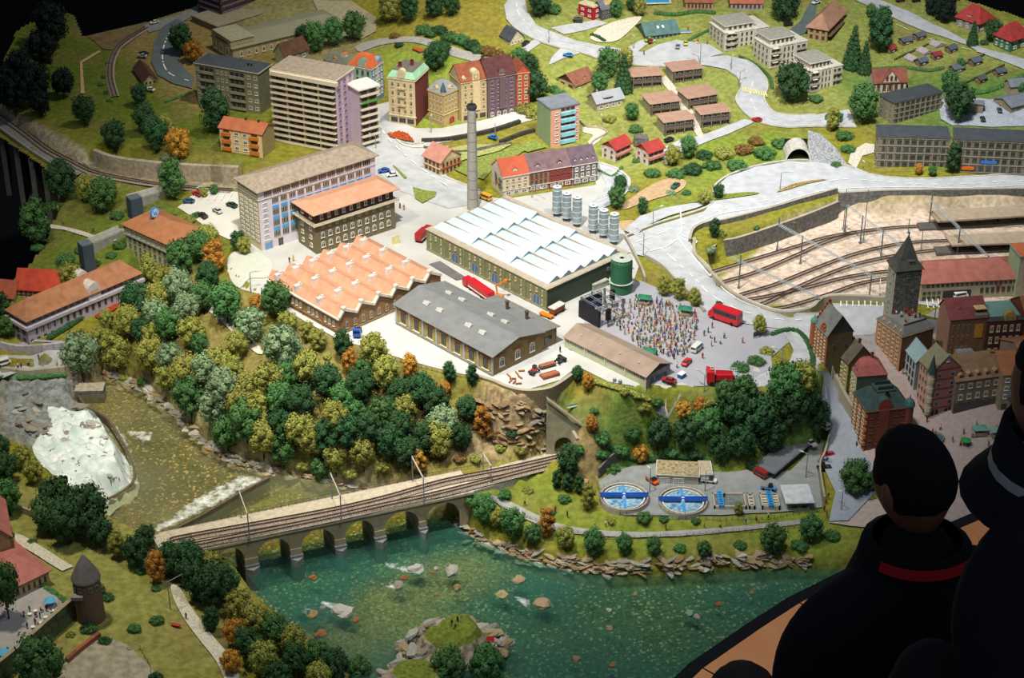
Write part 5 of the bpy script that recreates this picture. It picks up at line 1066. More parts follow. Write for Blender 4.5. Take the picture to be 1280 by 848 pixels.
b = Bldg('town_house', 'tall cream town house with a red-brown roof and rounded gable', (577,153),(576,103), None, (609,97), d=.12); b.walls(mat('sand_facade', '#c9b488', .85,.06,60)); b.gable(roof_mat('red_brown_roof', '#94533a', '#77422f'),.055, 'x', .004, CRE, ridge=.6); b.wins('R', 4,4, 'stone', .42,.6,.2,.95); b.wins('R', 3,1, 'dark', .7,.8,.03,.16); b.dormer('R', .55, b.h, .034,.03,.03, CRE, CRE, -.002, 'stone', 'round'); b.bands(b.h * .96,.004, cm('#ddc690'),.004); b.box('oriel', b.w * .42, b.w * .7,-.008,0, b.h * .25, b.h * .95, CRE)
b.dormer('R', .15, b.h, .016,.014,.02, CRE, CRE, .004, 'white')
b = Bldg('town_house', 'dark purple-brick town house with a dark maroon roof', (610,148),(609,97), None, (644,91), d=.13); b.walls(brick_mat('purple_brick', '#6a5358', '#594549', '#7d686c', 160)); b.gable(roof_mat('maroon_roof', '#5e3634', '#472a2a'),.06, 'x', .004, cm('#5a4448'), ridge=.55); b.wins('R', 4,4, 'purple', .45,.62,.18,.95); b.wins('R', 4,1, 'archw', .5,.7,.02,.16); b.bands(b.h * .96,.004, cm('#9a8688'),.004); b.dormer('R', .5, b.h, .03,.016,.02, cm('#7d686c'), cm('#5e3634'),.0, 'white', 'round'); b.box('oriel', b.w * .4, b.w * .62,-.008,0, b.h * .2, b.h * .95, _M['purple_brick']); b.chimney(.004, b.d * .5, b.h + .04, b.h + .075,.01)
b = Bldg('town_house', 'narrow orange-red town house with a stepped gable at the row end', (645,137),(644,91), None, (661,89), d=.1); b.walls(mat('orange_red_facade', '#b8583c', .85,.08,60)); b.gable(roof_mat('red_brown_roof', '#94533a', '#77422f'),.035, 'y', .003, _M['orange_red_facade']); b.wins('R', 2,5, 'stone', .5,.6,.05,.95); b.bands(b.h * .96,.003, cm('#d59a7a'),.003)
# pink and green slab
b = Bldg('apartment_block', 'green and pink block with light blue balcony fronts', (688,185),(686,137.5),(667,125),(723,131)); b.walls(mat('salmon_wall', '#d8a08a', .85,.05,30), mat('sage_wall', '#9bb08a', .85,.05,30)); b.flat(mat('slate_flat', '#7a8088', .85,.1,40),.003,.006)
LB = mat('light_blue_front', '#8cc6d6', .7)
for k in range(5): z = b.h * (.06 + k * .185); b.box('balcony', b.w * .34, b.w * .84,-.010,0, z, z + .015, LB); b.wins('R', 3,1, 'dark', .85,.8,.16 + k * .185,.25 + k * .185, t0=.34, t1=.84)
b.wins('R', 1,5, 'white', .45,.4,.06,.96, t0=.08, t1=.34); b.wins('R', 1,5, 'white', .5,.4,.06,.96, t0=.84, t1=.99)
# four house row
DM = roof_mat('mauve_roof', '#7d6468', '#685256'); C0 = Vector(P(629.5,247,0)); hh_ = top_h(C0,629,222)
seg = [(629,222,661,216,'#c9bba2',roof_mat('orange_red_roof','#b85c42','#b25435'),'cream row house with an orange-red roof and mural gable','stone','red'),(661,216,686,212,'#8a6a58',DM,'brown row house with a mauve roof beside the mural gable house','brown','brown'),(686,212,716,207.5,'#7d3c38',DM,'dark red row house with a mauve roof in the middle of the row','red','red'),(716,207.5,747,202,'#6b6468',roof_mat('purple_roof','#6e5c66','#5a4a54'),'grey row house with four dormers at the right end of the row','white','brown')]
for i, (u0, v0, u1, v1, c, rf, lab, st_, _x) in enumerate(seg):
    zz = C0.z; a = P(u0, v0, zz + hh_); cbp = pix((a.x, a.y, zz)); b = Bldg('row_house', lab, cbp, (u0, v0), None, (u1, v1), z=zz, h=hh_, d=.13, rot=math.atan2((P(747,202,hh_) - P(629,222,hh_)).y, (P(747,202,hh_) - P(629,222,hh_)).x), group=None)
    b.walls(mat('row_' + c[1:], c, .85,.08,60), cm('#d5cdbd')); b.gable(rf, .052, 'x', .003, cm('#d5cdbd') if i == 0 else cm(c)); b.wins('R', 4,2, st_, .5,.6,.33,.95); b.wins('R', 3,1, 'strip', .75,.7,.05,.3); b.band('R', b.h * .31,.003, cm('#c9c2b4'),.004); b.band('R', b.h * .97,.004, cm('#c9c2b4'),.004)
    for t in ((.5,) if i != 3 else (.14,.38,.62,.86)): b.dormer('R', t, b.h + .004,.022 if i != 3 else .014,.016,.025, cm('#c9bba2') if i == 0 else cm(c), rf, .014, 'white', 'gable')
    if i == 0:
        cols = ['#c8553a', '#3f8fa0', '#e0b040', '#4a6a9a', '#d88a5a', '#5a9a6a', '#e6ddc8']; mb = MB(); ms = [mat('mural_' + x[1:], x, .8) for x in cols]
        for q_ in range(26): y = rnd.uniform(.01, b.d * .75); z = rnd.uniform(.01, b.h * .75); mb.add([(-.0015, y, z),(-.0015, y + rnd.uniform(.008,.02), z + rnd.uniform(-.004,.004)),(-.0015, y + rnd.uniform(.006,.018), z + rnd.uniform(.008,.02)),(-.0015, y - .003, z + rnd.uniform(.006,.015))], [(0,1,2,3)], q_ % 7)
        b.part('mural', mb, ms)
b = Bldg('villa', 'small half-timbered house with a pink roof inside the road loop', (551,221),(551,203),(535,192),(572,191)); b.walls(mat('timber_cream', '#c9b184', .85,.15,60)); b.gable(roof_mat('pink_tile_roof', '#c48a7c', '#b07a6c'),.04, 'y', .007, cm('#d8c79a'), ridge=.5); b.wins('R', 5,2, 'brown', .5,.5,.08,.95); b.wins('L', 4,2, 'brown', .5,.5,.08,.95); b.band('R', b.h * .45,.005, cm('#b0603c'),.004); b.band('L', b.h * .45,.005, cm('#d9c9a4'),.004)
for t in (.3,.7): b.dormer('F', t, b.h + .006,.012,.008,.014, cm('#d5c5ae'), cm('#c48a7c'),.012, 'white')
# ---------------------------------------------------------------- hillside
REDR = roof_mat('red_tile_roof', '#ad3f3a', '#963630'); WW = mat('white_render', '#cfc9be', .85,.04)
for C, T, L, R_, lab in (((769,203),(767,187),(749,181),(787,179),'white villa with a red roof, left one of the pair'),((810,208),(809.5,191),(792,184),(830,185),'white villa with a red roof, right one of the pair')):
    b = Bldg('villa', lab, C, T, L, R_); b.walls(cm('#a59c92'), WW); b.gable(REDR, .026, 'x', .007, cm('#9a4a34')); b.box('balcony', 0, b.w, -.012,0, b.h * .45, b.h * .62, cm('#c28478')); b.wins('R', 3,1, 'dark', .7,.8,.62,.95); b.wins('R', 3,1, 'dark', .7,.7,.05,.4); b.wins('L', 2,2, 'red', .3,.35,.1,.9)
TBR = mat('flat_pink_roof', '#b08c78', .9,.08,40); DW = mat('dark_weathered_wood', '#5f534c', .9,.15,60)
hs = [((790,111),(790,96),(785,87),(826,93),'brown flat-roofed terrace house, back left beside the fir tree'),((841,104),(840,89),(830,80),(876,85),'brown flat-roofed terrace house, top one below the hillside road'),((813,145),(812,130),(801,119),(848,126),'brown flat-roofed terrace house, left in the middle row'),((860,138),(860,123),(847,112),(895,117),'brown flat-roofed terrace house, right in the middle row'),((830,170),(830,153),(819,144),(867,149),'brown flat-roofed terrace house, front left nearest the lane'),((876,160),(875,143),(864,135),(911,140),'brown flat-roofed terrace house, front right beside the grassy slope')]
for C, T, L, R_, lab in hs:
    b = Bldg('terrace_house', lab, C, T, L, R_, group=None); b.walls(DW, mat('terrace_side', '#a5a08c', .85,.05)); b.flat(TBR, .008,.005, cm('#c4a48e')); b.box('balcony', 0, b.w, -.014,0, b.h * .47, b.h * .53, cm('#8b7a6c')); b.box('balcony_rail', 0, b.w, -.015,-.013, b.h * .5, b.h * .68, cm('#6d5f56')); b.wins('R', 5,1, 'plain', .75,.7,.66,.96); b.wins('R', 5,1, 'plain', .75,.8,.06,.44)
    for t in (0,.33,.66,1): b.box('post', b.w * t * .98, b.w * t * .98 + .003,-.014,-.011,0, b.h, cm('#8b7a6c'))
WA = mat('apartment_white', '#c9c2b0', .85,.04); GRF = mat('gravel_grey_roof', '#a5a396', .95,.12,80)
for C, T, L, R_, lab in (((905,64),(905,42),(887,28),(959,33),'white terraced apartment block, leftmost of the three'),((961,86),(961,60),(938,48),(1009,52),'white terraced apartment block, middle of the three'),((1011,116),(1011,90),(985,76),(1052,82),'white terraced apartment block, rightmost, half behind a big tree')):
    b = Bldg('apartment_block', lab, C, T, L, R_); b.walls(WA); b.flat(cm('#dcd6c8'),.003,.004); b.walls(WA, z0=b.h, z1=b.h * 1.3, x0=.012, x1=b.w * .7, y0=.02, y1=b.d - .01, name='penthouse'); b.flat(GRF, .008,.004, cm('#e0dacb'), x0=.012, x1=b.w * .7, y0=.02, y1=b.d - .01, z=b.h * 1.3); b.wins('R', 5,1, 'plain', .6,.7,1.02,1.28, t0=.1, t1=.68, dy=-.0205)
    for k in range(3):
        z = b.h * (.03 + k * .33)
        for t0, t1 in ((.02,.3),(.68,.98)): b.box('balcony', b.w * t0, b.w * t1,-.012,0, z, z + .003, WA); b.box('balcony_rail', b.w * t0, b.w * t1,-.0125,-.0115, z, z + .009, cm('#b5ac9c')); b.wins('R', 2,1, 'plain', .75,.8,.08 + k * .32,.28 + k * .32, t0=t0, t1=t1)
        mb = MB(); mb.add([(b.w * .05,0, z + .032),(b.w * .2,0, z + .032),(b.w * .2,-.014, z + .026),(b.w * .05,-.014, z + .026)], [(0,1,2,3)]); b.part('awning', mb, cm('#e6dfcf'))
    b.wins('R', 3,3, 'plain', .4,.7,.03,.97, t0=.34, t1=.66); b.wins('L', 4,3, 'plain', .35,.6,.05,.95)
    for t in (.3,.68): b.box('pier', b.w * t - .002, b.w * t + .002,-.012,0,0, b.h, WA)
b = Bldg('cottage', 'small white cottage with a dark grey roof by the road bend', (638,58),(637,50),(624,44),(654,46)); b.walls(cm('#d9cfb0')); b.gable(roof_mat('dark_slate_roof', '#51565a', '#3f4448'),.04, 'y', .006, cm('#ddd2b0')); b.wins('R', 4,1, 'white', .5,.6,.1,.9); b.wins('L', 2,1, 'white', .4,.6,.1,.9); b.dormer('F', .5, b.h, .02,.014,.02, cm('#51565a'), cm('#51565a'),.008)
b = Bldg('chalet', 'brown-roofed cream chalet on the lawn above the row houses', (719,113),(717,106),(697,92) if False else (700,96),(737,96)); b.walls(cm('#c9b490'), cm('#cbbd98')); b.gable(roof_mat('chalet_roof', '#93604c', '#7a4e3e'),.036, 'x', .009, cm('#6b4a34')); b.wins('R', 3,1, 'white', .5,.6,.1,.9); b.wins('L', 2,1, 'brown', .5,.5,.1,.8); b.dormer('R', .55, b.h + .004,.02,.01,.02, cm('#7a3328'), cm('#93604c'),.01)
b = Bldg('chalet', 'pale-walled house with a light grey dormered roof', (746,140),(745,129),(733,121),(778,122)); b.walls(cm('#b5aa90')); b.gable(mat('light_grey_roof', '#9da0a6', .85,.06,30),.03, 'x', .007, cm('#b5aa90')); b.wins('R', 4,1, 'white', .5,.6,.1,.9); b.dormer('R', .45, b.h + .004,.045,.012,.03, cm('#55565a'), cm('#9da0a6'),.006, 'dark', 'flat'); b.chimney(b.w * .2, b.d * .6, b.h + .02, b.h + .04,.006, cm('#c2b8a8'))
b = Bldg('villa', 'teal-roofed villa with twin skylights beside the pale rock garden', (808,51),(807,44),(800,24) if False else (795,32),(847,40)); b.walls(cm('#8fa08c'), cm('#5f7a74')); b.gable(roof_mat('teal_roof', '#5f7f7c', '#4d6c6a'),.036, 'x', .008, cm('#6d8a80')); b.wins('R', 7,1, 'green', .7,.8,.05,.95)
for t in (.42,.58): mb = MB(); mb.add([(b.w * t - .005, b.d * .2, b.h + .018),(b.w * t + .005, b.d * .2, b.h + .018),(b.w * t + .005, b.d * .3, b.h + .026),(b.w * t - .005, b.d * .3, b.h + .026)], [(0,1,2,3)]); b.part('skylight', mb, WHITE)
b = Bldg('villa', 'bright red cube house with a beige roof terrace', (742,26),(741,10),(723,4),(748,6)); b.walls(mat('bright_red_wall', '#b3242c', .8)); b.flat(cm('#d2c6a4'),.002,.005); b.wins('L', 2,2, 'white', .4,.4,.1,.9); b.wins('R', 1,2, 'white', .4,.4,.1,.9)
b = Bldg('villa', 'dark grey modern house with solar roof panels beside the red cube house', (752,26),(751,12), None, (770,8), d=.07); b.walls(cm('#55565a')); b.gable(mat('solar_grey_roof', '#6b6f78', .5),.03, 'x', .005, cm('#55565a')); b.wins('R', 3,2, 'plain', .6,.5,.1,.9)
mb = MB(); mb.add([(b.w * .3, b.d * .15, b.h + .014),(b.w * .8, b.d * .15, b.h + .014),(b.w * .8, b.d * .42, b.h + .03),(b.w * .3, b.d * .42, b.h + .03)], [(0,1,2,3)]); b.part('solar_panel', mb, cm('#b5a468'))
b = Bldg('carport', 'small dark carport beside the red cube house', (718,30),(717,24), None, (727,24), d=.03, h=.022); b.walls(cm('#3c3a38')); b.flat(cm('#55524c'),.003,.003)
for C, T, w_, lab in (((857,12),(857,2),.13,'brown-roofed house at the top edge left of the hedge'),((913,12),(913,3),.15,'red-roofed long house at the top edge right of the hedge')):
    b = Bldg('villa', lab, C, T, w=w_, d=.08, rot=R(-2)); b.walls(cm('#a58c6c') if w_ < .14 else cm('#9a9690')); b.gable(roof_mat('brownish_roof', '#99614a', '#7f4f3c') if w_ < .14 else roof_mat('soft_red_roof', '#b56a54', '#9f5c48'),.035, 'x', .006, cm('#a58c6c')); b.wins('R', 7,1, 'brown', .5,.6,.15,.9)
b = Bldg('guest_house', 'large guest house with a pink-brown hipped roof and small dormers', (1033,54),(1031,35),(1008,30),(1043,22) if False else (1050,12)); b.walls(cm('#8a7a60'), cm('#a5926c')); b.hip(roof_mat('pink_brown_roof', '#b58a70', '#a0785f'),.05,.01, inset=.05); b.wins('L', 3,2, 'brown', .5,.5,.1,.95); b.wins('R', 7,2, 'brown', .5,.5,.1,.95)
for t in (.15,.35,.55,.75): b.dormer('R', t, b.h + .008,.014,.01,.02, cm('#b58a70'), cm('#8f6a54'),.012)
b.box('balcony', 0, b.w * .8,-.02,0, b.h * .45, b.h * .5, cm('#6d5a44'))
for C, T, L, R_, wc, lab in (((1222,42),(1221,27),(1194,18),(1238,20),'#8b8682','grey house with a bright red hipped roof at the dark edge'),((1262,66),(1262,48),(1240,40),(1284,42),'#3f7350','green timber house with a bright red hipped roof')):
    b = Bldg('villa', lab, C, T, L, R_); b.walls(cm(wc)); b.hip(REDR, .05,.012, inset=b.d * .42); b.wins('L', 3,2, 'white', .4,.5,.1,.9); b.wins('R', 2,2, 'white', .4,.5,.1,.9); b.dormer('L', .5, b.h + .006,.028,.008,.02, WW, REDR, .006, 'strip', 'flat')
b = Bldg('timber_house', 'white half-timbered house with a red-brown roof and cross gable', (1092,116),(1091,103), None, (1131,101), d=.08); b.walls(mat('white_timber', '#b8b4a4', .85)); rr_ = roof_mat('old_red_roof', '#8e5446', '#77453a'); b.gable(rr_, .045, 'x', .006, cm('#b8b4a4'))
mb = MB(); w_ = b.w; mb.add([(w_ * .22,-.006, b.h),(w_ * .78,-.006, b.h),(w_ * .5,-.006, b.h + .05)], [(0,1,2)], 0); mb.add([(w_ * .2,-.009, b.h - .002),(w_ * .5,-.009, b.h + .053),(w_ * .5, b.d * .5, b.h + .053),(w_ * .2,.01, b.h)], [(0,1,2,3)], 1); mb.add([(w_ * .8,-.009, b.h - .002),(w_ * .8,.01, b.h),(w_ * .5, b.d * .5, b.h + .053),(w_ * .5,-.009, b.h + .053)], [(0,1,2,3)], 1); b.part('cross_gable', mb, [cm('#c9c4b2'), rr_])
b.wins('R', 5,1, 'brown', .5,.7,.1,.9); b.wins('R', 3,1, 'brown', .5,.6,1.1,1.7, t0=.3, t1=.7, dy=.007)
for k in range(8): b.box('timber', k / 7 * b.w - .001, k / 7 * b.w + .001,-.003,0,0, b.h, FW_)
OG = mat('office_grey', '#7a7463', .85,.06,30)
for C, T, L, R_, lab, fl in (((1115,156),(1114,129),(1096,119),(1174,116),'grey office block with a dark roof, the rear one of three',4),((1095,210),(1094,171),(1092.5,157.5),(1182.5,172.5),'grey office block with gridded facade, front left one of three',4),((1190,215),(1188,174),(1187,161),(1278,177),'grey office block with orange and blue window details, front right one of three',4)):
    b = Bldg('office_block', lab, C, T, L, R_); b.walls(OG, cm('#8d886f')); b.flat(DKR, .005,.006, cm('#5a5c5e'))
    b.wins('R', 9, fl, 'dark', .72,.55,.02,.97); b.wins('L', 3, fl, 'plain', .25,.5,.02,.97)
    for k in range(10): b.box('mullion', k / 9 * b.w - .0012, k / 9 * b.w + .0012,-.004,0,0, b.h, cm('#98917c'))
    for k in range(fl + 1): b.band('R', b.h * (.02 + k * .237) - .002,.004, cm('#8f8873'),.003, name='spandrel')
    if 'orange' in lab: b.box('window_awning', b.w * .12, b.w * .3,-.006,-.004, b.h * .1, b.h * .2, cm('#d8702a')); b.box('blue_blind', b.w * .38, b.w * .6,-.005,-.003, b.h * .3, b.h * .4, cm('#3a78c8'))
b = Bldg('bungalow', 'beige bungalow with a slate roof at the far right edge', (1263,143),(1262,134),(1246,122),(1290,124)); b.walls(cm('#8d8468')); b.gable(mat('slate_flat', '#7a8088'),.02, 'x', .006, cm('#8d8468')); b.door('L', .6,.012,.022, '#7a3a2c'); b.wins('R', 2,1, 'plain', .5,.5,.3,.8)
b = Bldg('bungalow', 'taller beige house behind the slate-roofed bungalow', (1262,122),(1262,108), None, (1300,104), d=.06); b.walls(cm('#a09472')); b.gable(mat('slate_flat', '#7a8088'),.02, 'x', .006, cm('#a09472'))
b = Bldg('garage', 'small beige garage with a slate roof behind the big dark tree', (1212,142),(1212,130), None, (1228,131), d=.04); b.walls(cm('#8d8468')); b.flat(mat('slate_flat', '#7a8088'),.005,.004)
b = Bldg('garage', 'tiny grey shed left of the big dark tree', (1182,132),(1182,122), None, (1192,122), d=.03); b.walls(cm('#9a958c')); b.flat(mat('slate_flat', '#7a8088'),.004,.004)
# allotment huts
for i, (u, v, w_, c, lab) in enumerate(((1129,58,.05,'#5c666e','allotment hut with blue-grey roof nearest the big leafy tree'),(1147,52,.048,'#5c666e','blue-grey roofed allotment hut beside the brown path'),(1113,68,.04,'#9a3c42','red-roofed allotment hut beside the big leafy tree'),(1168,76,.04,'#8f3a3e','maroon-roofed allotment hut at the end of the greenhouses'),(1150,84,.045,'#5a6b7a','blue-grey roofed hut in front of the greenhouses'),(1188,68,.045,'#566470','blue-grey roofed hut left of the tall dark fir'),(1193,93,.055,'#66727c','large slate hut left of the vegetable plot'),(1217,84,.05,'#5e6c78','slate hut behind the vegetable plot'),(1225,106,.042,'#55605a','dark green-grey hut beside the brown garden fence'),(1247,97,.045,'#55626e','slate hut at the right end of the allotments'))):
    b = Bldg('garden_hut', lab, (u, v),(u, v - 8), w=w_, d=w_ * .75, rot=R(28 + (i % 3) * 6), h=.024, cat='hut'); b.walls(cm('#7a5c48')); b.gable(mat('hut_roof_' + c[1:], c, .8),.01, 'x', .005, cm('#7a5c48')); b.wins('R', 1,1, 'white', .3,.4,.3,.8); b.door('L', .5,.01,.018)
for i, (u, v) in enumerate(((1140,80),(1155,71),(1170,62))):
    b = Bldg('greenhouse', ['glass greenhouse nearest the hut row in the allotments', 'middle greenhouse of the allotments', 'greenhouse at the uphill end of the allotments'][i], (u, v),(u, v - 6), w=.055, d=.06, rot=R(30), h=.01, cat='greenhouse'); b.walls(cm('#a59c92')); b.gable(mat('polythene', '#b7aca6', .3),.014, 'y', .001, cm('#a59c92'))
    for k in range(4): b.box('glazing_bar', -.002, b.w + .002, k / 3 * b.d - .001, k / 3 * b.d + .001, b.h - .001, b.h + .001, cm('#6d5448'))
def fence(name, lab, px, h, m, step=.03, rails=2, pr=.0012):
    t = thing(name, lab, 'fence'); q_ = [G(*p) for p in px]
    for a, b in zip(q_, q_[1:]):
        k = max(1, int((b - a).length / step)); pts_ = [a.lerp(b, i / k) for i in range(k + 1)]; pts_ = [Vector((p.x, p.y, hgt(p.x, p.y))) for p in pts_]
        mb = MB()
        for p in pts_: mb.tube(p - Vector((0,0,.006)), p + Vector((0,0, h)), pr, 4)
        build(mb, 'fence_posts', m, t, kind='stuff'); mb = MB()
        for p, q2 in zip(pts_, pts_[1:]):
            for r_ in range(rails): z = Vector((0,0, h * (r_ + 1) / rails * .95)); mb.tube(p + z, q2 + z, pr * .6,4)
        build(mb, 'fence_rail', m, t)
    return t
for px, lab in (([(1118,76),(1150,62),(1170,52)], 'dark fence behind the greenhouses'),([(1182,92),(1205,82),(1230,70)], 'dark fence between the allotment plots'),([(1206,106),(1230,95),(1255,83)], 'dark brown fence along the lower allotment plot')): fence('garden_fence', lab, px, .012, cm('#3c2c26'),.012,3,.002)
# ---------------------------------------------------------------- old town on the right
SL = roof_mat('town_slate', '#7c7f7a', '#666a66'); OBR = brick_mat('orange_brick', '#b0623c', '#964f30', '#7d4229', 180); DOL = mat('shaded_olive_side', '#5d5132', .9)  # dark olive stands in for the houses' unlit right walls
b = Bldg('town_house', 'orange-brick house with a stepped gable and grey roof nearest the curved road', (1031,459),(1034.5,420),(1023.6,403),(1063,411)); b.walls(DOL, OBR); b.gable(SL, .07, 'y', .004, mat('shaded_gable', '#3c3630', .9)); b.wins('L', 4,4, 'stone', .5,.6,.08,.95); b.wins('R', 2,1, 'dark', .2,.3,.4,.8)  # near-black gable colour carries the shade of the end turned from the light
mb = MB()
for i in range(7):
    t = i / 6; x = b.w * .5 * t; mb.box(x, x + b.w * .08, b.d - .004, b.d + .004, b.h + .07 * t - .012, b.h + .07 * t + .014)
    if i < 6: x = b.w * (1 - .5 * t); mb.box(x - b.w * .08, x, b.d - .004, b.d + .004, b.h + .07 * t - .012, b.h + .07 * t + .014)
b.part('stepped_gable', mb, mat('red_brick_trim', '#8e3c2a', .9))
mb = MB(); mb.lathe([(.013, b.h * .35),(.013, b.h + .006)], 8, c=(0, b.d, 0)); b.part('turret', mb, OBR); mb = MB(); mb.lathe([(.0145, b.h + .006),(.012, b.h + .016),(.003, b.h + .024),(.001, b.h + .034)], 8, c=(0, b.d, 0)); b.part('turret_cap', mb, mat('verdigris', '#5f8f7a', .7))
mb = MB(); [mb.box(-.002,.006, b.d * .2 + i * .007, b.d * .2 + (i + 1) * .007, b.h - .005, b.h + .012 + .01 * min(i, 4 - i)) for i in range(5)]; b.part('stepped_dormer', mb, OBR)
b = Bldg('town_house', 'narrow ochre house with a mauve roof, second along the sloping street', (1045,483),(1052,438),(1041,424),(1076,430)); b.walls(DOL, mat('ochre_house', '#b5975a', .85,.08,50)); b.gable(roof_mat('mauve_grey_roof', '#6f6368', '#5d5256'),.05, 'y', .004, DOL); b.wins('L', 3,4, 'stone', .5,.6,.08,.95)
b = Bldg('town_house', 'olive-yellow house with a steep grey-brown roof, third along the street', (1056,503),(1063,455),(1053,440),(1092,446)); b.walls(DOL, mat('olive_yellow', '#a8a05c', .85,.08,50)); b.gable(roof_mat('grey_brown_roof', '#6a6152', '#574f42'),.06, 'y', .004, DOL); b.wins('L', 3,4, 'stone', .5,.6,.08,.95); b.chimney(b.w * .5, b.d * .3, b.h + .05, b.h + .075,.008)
b = Bldg('town_house', 'light green house with a pink mansard roof and three small dormers', (1066,522),(1074.5,471),(1062,452),(1113,469)); b.walls(mat('shaded_green_side', '#4a5244', .9), mat('light_green_wall', '#b5c49a', .85,.06,50)); b.mansard(roof_mat('pink_red_roof', '#a8605a', '#8f4e4a'),.03,.022, top=.016); b.wins('L', 4,5, 'stone', .5,.6,.06,.96)  # right wall is the green darkened to hold its shade
for t in (.25,.5,.75): b.dormer('L', t, b.h + .002,.012,.01,.014, cm('#5f6660'), cm('#4a5250'),.006, 'dark')
b.chimney(b.w * .6, b.d * .5, b.h + .03, b.h + .06,.008)
DGR = roof_mat('dark_green_roof', '#3d5450', '#2f4441')
b = Bldg('town_house', 'dark orange-brick corner block with a dark green mansard and round dormer', (1078,566),(1081,514),(1071,490),(1132,505)); b.walls(brick_mat('shaded_brick', '#7a3c26', '#6a3320', '#552a1c', 180), OBR); b.mansard(DGR, .04,.032); b.wins('L', 3,5, 'stone', .55,.6,.05,.95); b.wins('R', 5,5, 'brown', .5,.6,.05,.95); b.bands(b.h * .97,.004, cm('#8a5a3c'),.005)  # second brick is the orange one darkened for the shaded front
b.box('roof_parapet', b.w * .3, b.w * .75, b.d * .3, b.d * .75, b.h + .04, b.h + .048, DGR); b.box('roof_frame', b.w * .35, b.w * .7, b.d * .36, b.d * .4, b.h + .048, b.h + .06, cm('#2c3a38')); b.box('roof_frame', b.w * .35, b.w * .7, b.d * .64, b.d * .68, b.h + .048, b.h + .06, cm('#2c3a38')); b.chimney(b.w * .5, b.d * .18, b.h + .02, b.h + .05,.01, cm('#2c3230')); b.dormer('R', .42, b.h - .002,.045,.02,.03, cm('#8a3c28'), DGR, -.002, 'brown', 'round')
mb = MB(); mb.lathe([(.016, b.h * .3),(.016, b.h)], 10, c=(b.w, .004,0)); b.part('turret', mb, _M['shaded_brick']); mb = MB(); mb.lathe([(.019, b.h),(.02, b.h + .008),(.014, b.h + .022),(.003, b.h + .03),(.0008, b.h + .045)], 10, c=(b.w, .004,0)); b.part('turret_dome', mb, mat('blue_green_dome', '#3f6a68', .6)); b.box('oriel', b.w * .3, b.w * .52,-.008,0, b.h * .1, b.h, _M['shaded_brick'])
for k in range(6): b.box('quoin', -.003,.004,-.003,.004, b.h * k / 6, b.h * (k + .5) / 6, cm('#c9744a'))
# medieval tower
b = Bldg('stone_tower', 'tall medieval grey stone tower with a steep pyramid roof', (1110,433),(1121,339),(1109.5,327),(1154,337), cat='tower'); TS = mat('tower_stone', '#b3b09e', .95,.3,120, bump=1, col2='#8a8778'); b.walls(mat('tower_stone_shade', '#6a6960', .95,.3,120, bump=1), TS)  # right faces: same stone with shade put into a darker colour
mb = MB(); e = .008; w_, d_, hz = b.w, b.d, b.h; mb.add([(-e, -e, hz),(w_ + e, -e, hz),(w_ + e, d_ + e, hz),(-e, d_ + e, hz),(w_ * .15, d_ * .15, hz + .03),(w_ * .85, d_ * .15, hz + .03),(w_ * .85, d_ * .85, hz + .03),(w_ * .15, d_ * .85, hz + .03),(w_ / 2, d_ / 2, hz + .12)], [(0,1,5,4),(1,2,6,5),(2,3,7,6),(3,0,4,7),(4,5,8),(5,6,8),(6,7,8),(7,4,8),(3,2,1,0)]); b.part('roof', mb, roof_mat('tower_slate', '#57574f', '#45453f'))
mb = MB(); mb.tube((w_ / 2, d_ / 2, hz + .11),(w_ / 2, d_ / 2, hz + .135),.003,6,.0005); mb.ball((w_ / 2, d_ / 2, hz + .125),.004); b.part('finial', mb, cm('#5a3028')); b.wins('R', 3,1, 'plain', .3,.4,.86,.96); b.wins('R', 2,1, 'plain', .15,.3,.66,.76); b.wins('L', 2,1, 'plain', .3,.5,.88,.96)
for k in (.2,.35,.5,.62,.74): b.wins('L', 1,1, 'plain', .14,.3, k, k + .07)
b.dormer('R', .55, hz + .02,.022,.012,.02, cm('#6a675a'), cm('#57574f'),.004, 'plain', 'flat'); b.door('L', .5,.02,.03, '#2a241f', True)
b = Bldg('town_house', 'pale orange house with a flat roof terrace full of tiny people', (1122.6,467),(1130,420),(1109.5,396),(1160,403)); b.walls(mat('shaded_orange_side', '#6d4a36', .9), mat('pale_orange_brick', '#c48a62', .85,.12,80)); b.mansard(mat('lead_grey', '#70736e', .8,.1,50),.022,.02, cm('#8b8a84')); b.wins('L', 5,4, 'stone', .5,.6,.05,.95); b.wins('R', 1,2, 'plain', .1,.3,.4,.9)  # darker right side paints shade onto the orange house
for t in (.15,.37,.6,.82): b.dormer('L', t, b.h - .002,.012,.012,.014, mat('pale_orange_brick', '#c48a62'), cm('#d09a70'),.002, 'stone')
b.bands(b.h * .96,.004, cm('#d5a57c'),.004); b.box('terrace_rail', .02, b.w - .02,.02,.022, b.h + .022, b.h + .03, cm('#55554f')); TERR_B = b
b = Bldg('town_house', 'pale blue-roofed white house between the orange house and the pink oriel house', (1141,490),(1144,453),(1133,434),(1166,448)); b.walls(cm('#8f8f8a'), mat('blue_white_wall', '#b9c2be', .85,.05,40)); b.gable(mat('pale_blue_roof', '#9db5b8', .8,.06,30),.04, 'y', .004, cm('#8f8f8a')); b.wins('L', 4,3, 'dark', .45,.7,.1,.95)
b = Bldg('town_house', 'pink gabled house with a corner oriel and green spire at the square', (1158,524),(1162,465),(1143,451),(1200,461)); b.walls(mat('shaded_pink', '#a56c66', .85,.05,40), mat('light_pink', '#d9a596', .85,.05,40)); b.gable(mat('khaki_roof', '#8f8a6c', .9,.08,30),.055, 'y', .005, mat('shaded_pink', '#a56c66')); b.wins('R', 2,4, 'plain', .3,.45,.2,.98); b.wins('L', 4,4, 'plain', .35,.5,.2,.98)  # right facade and gables use the pink with shade mixed in
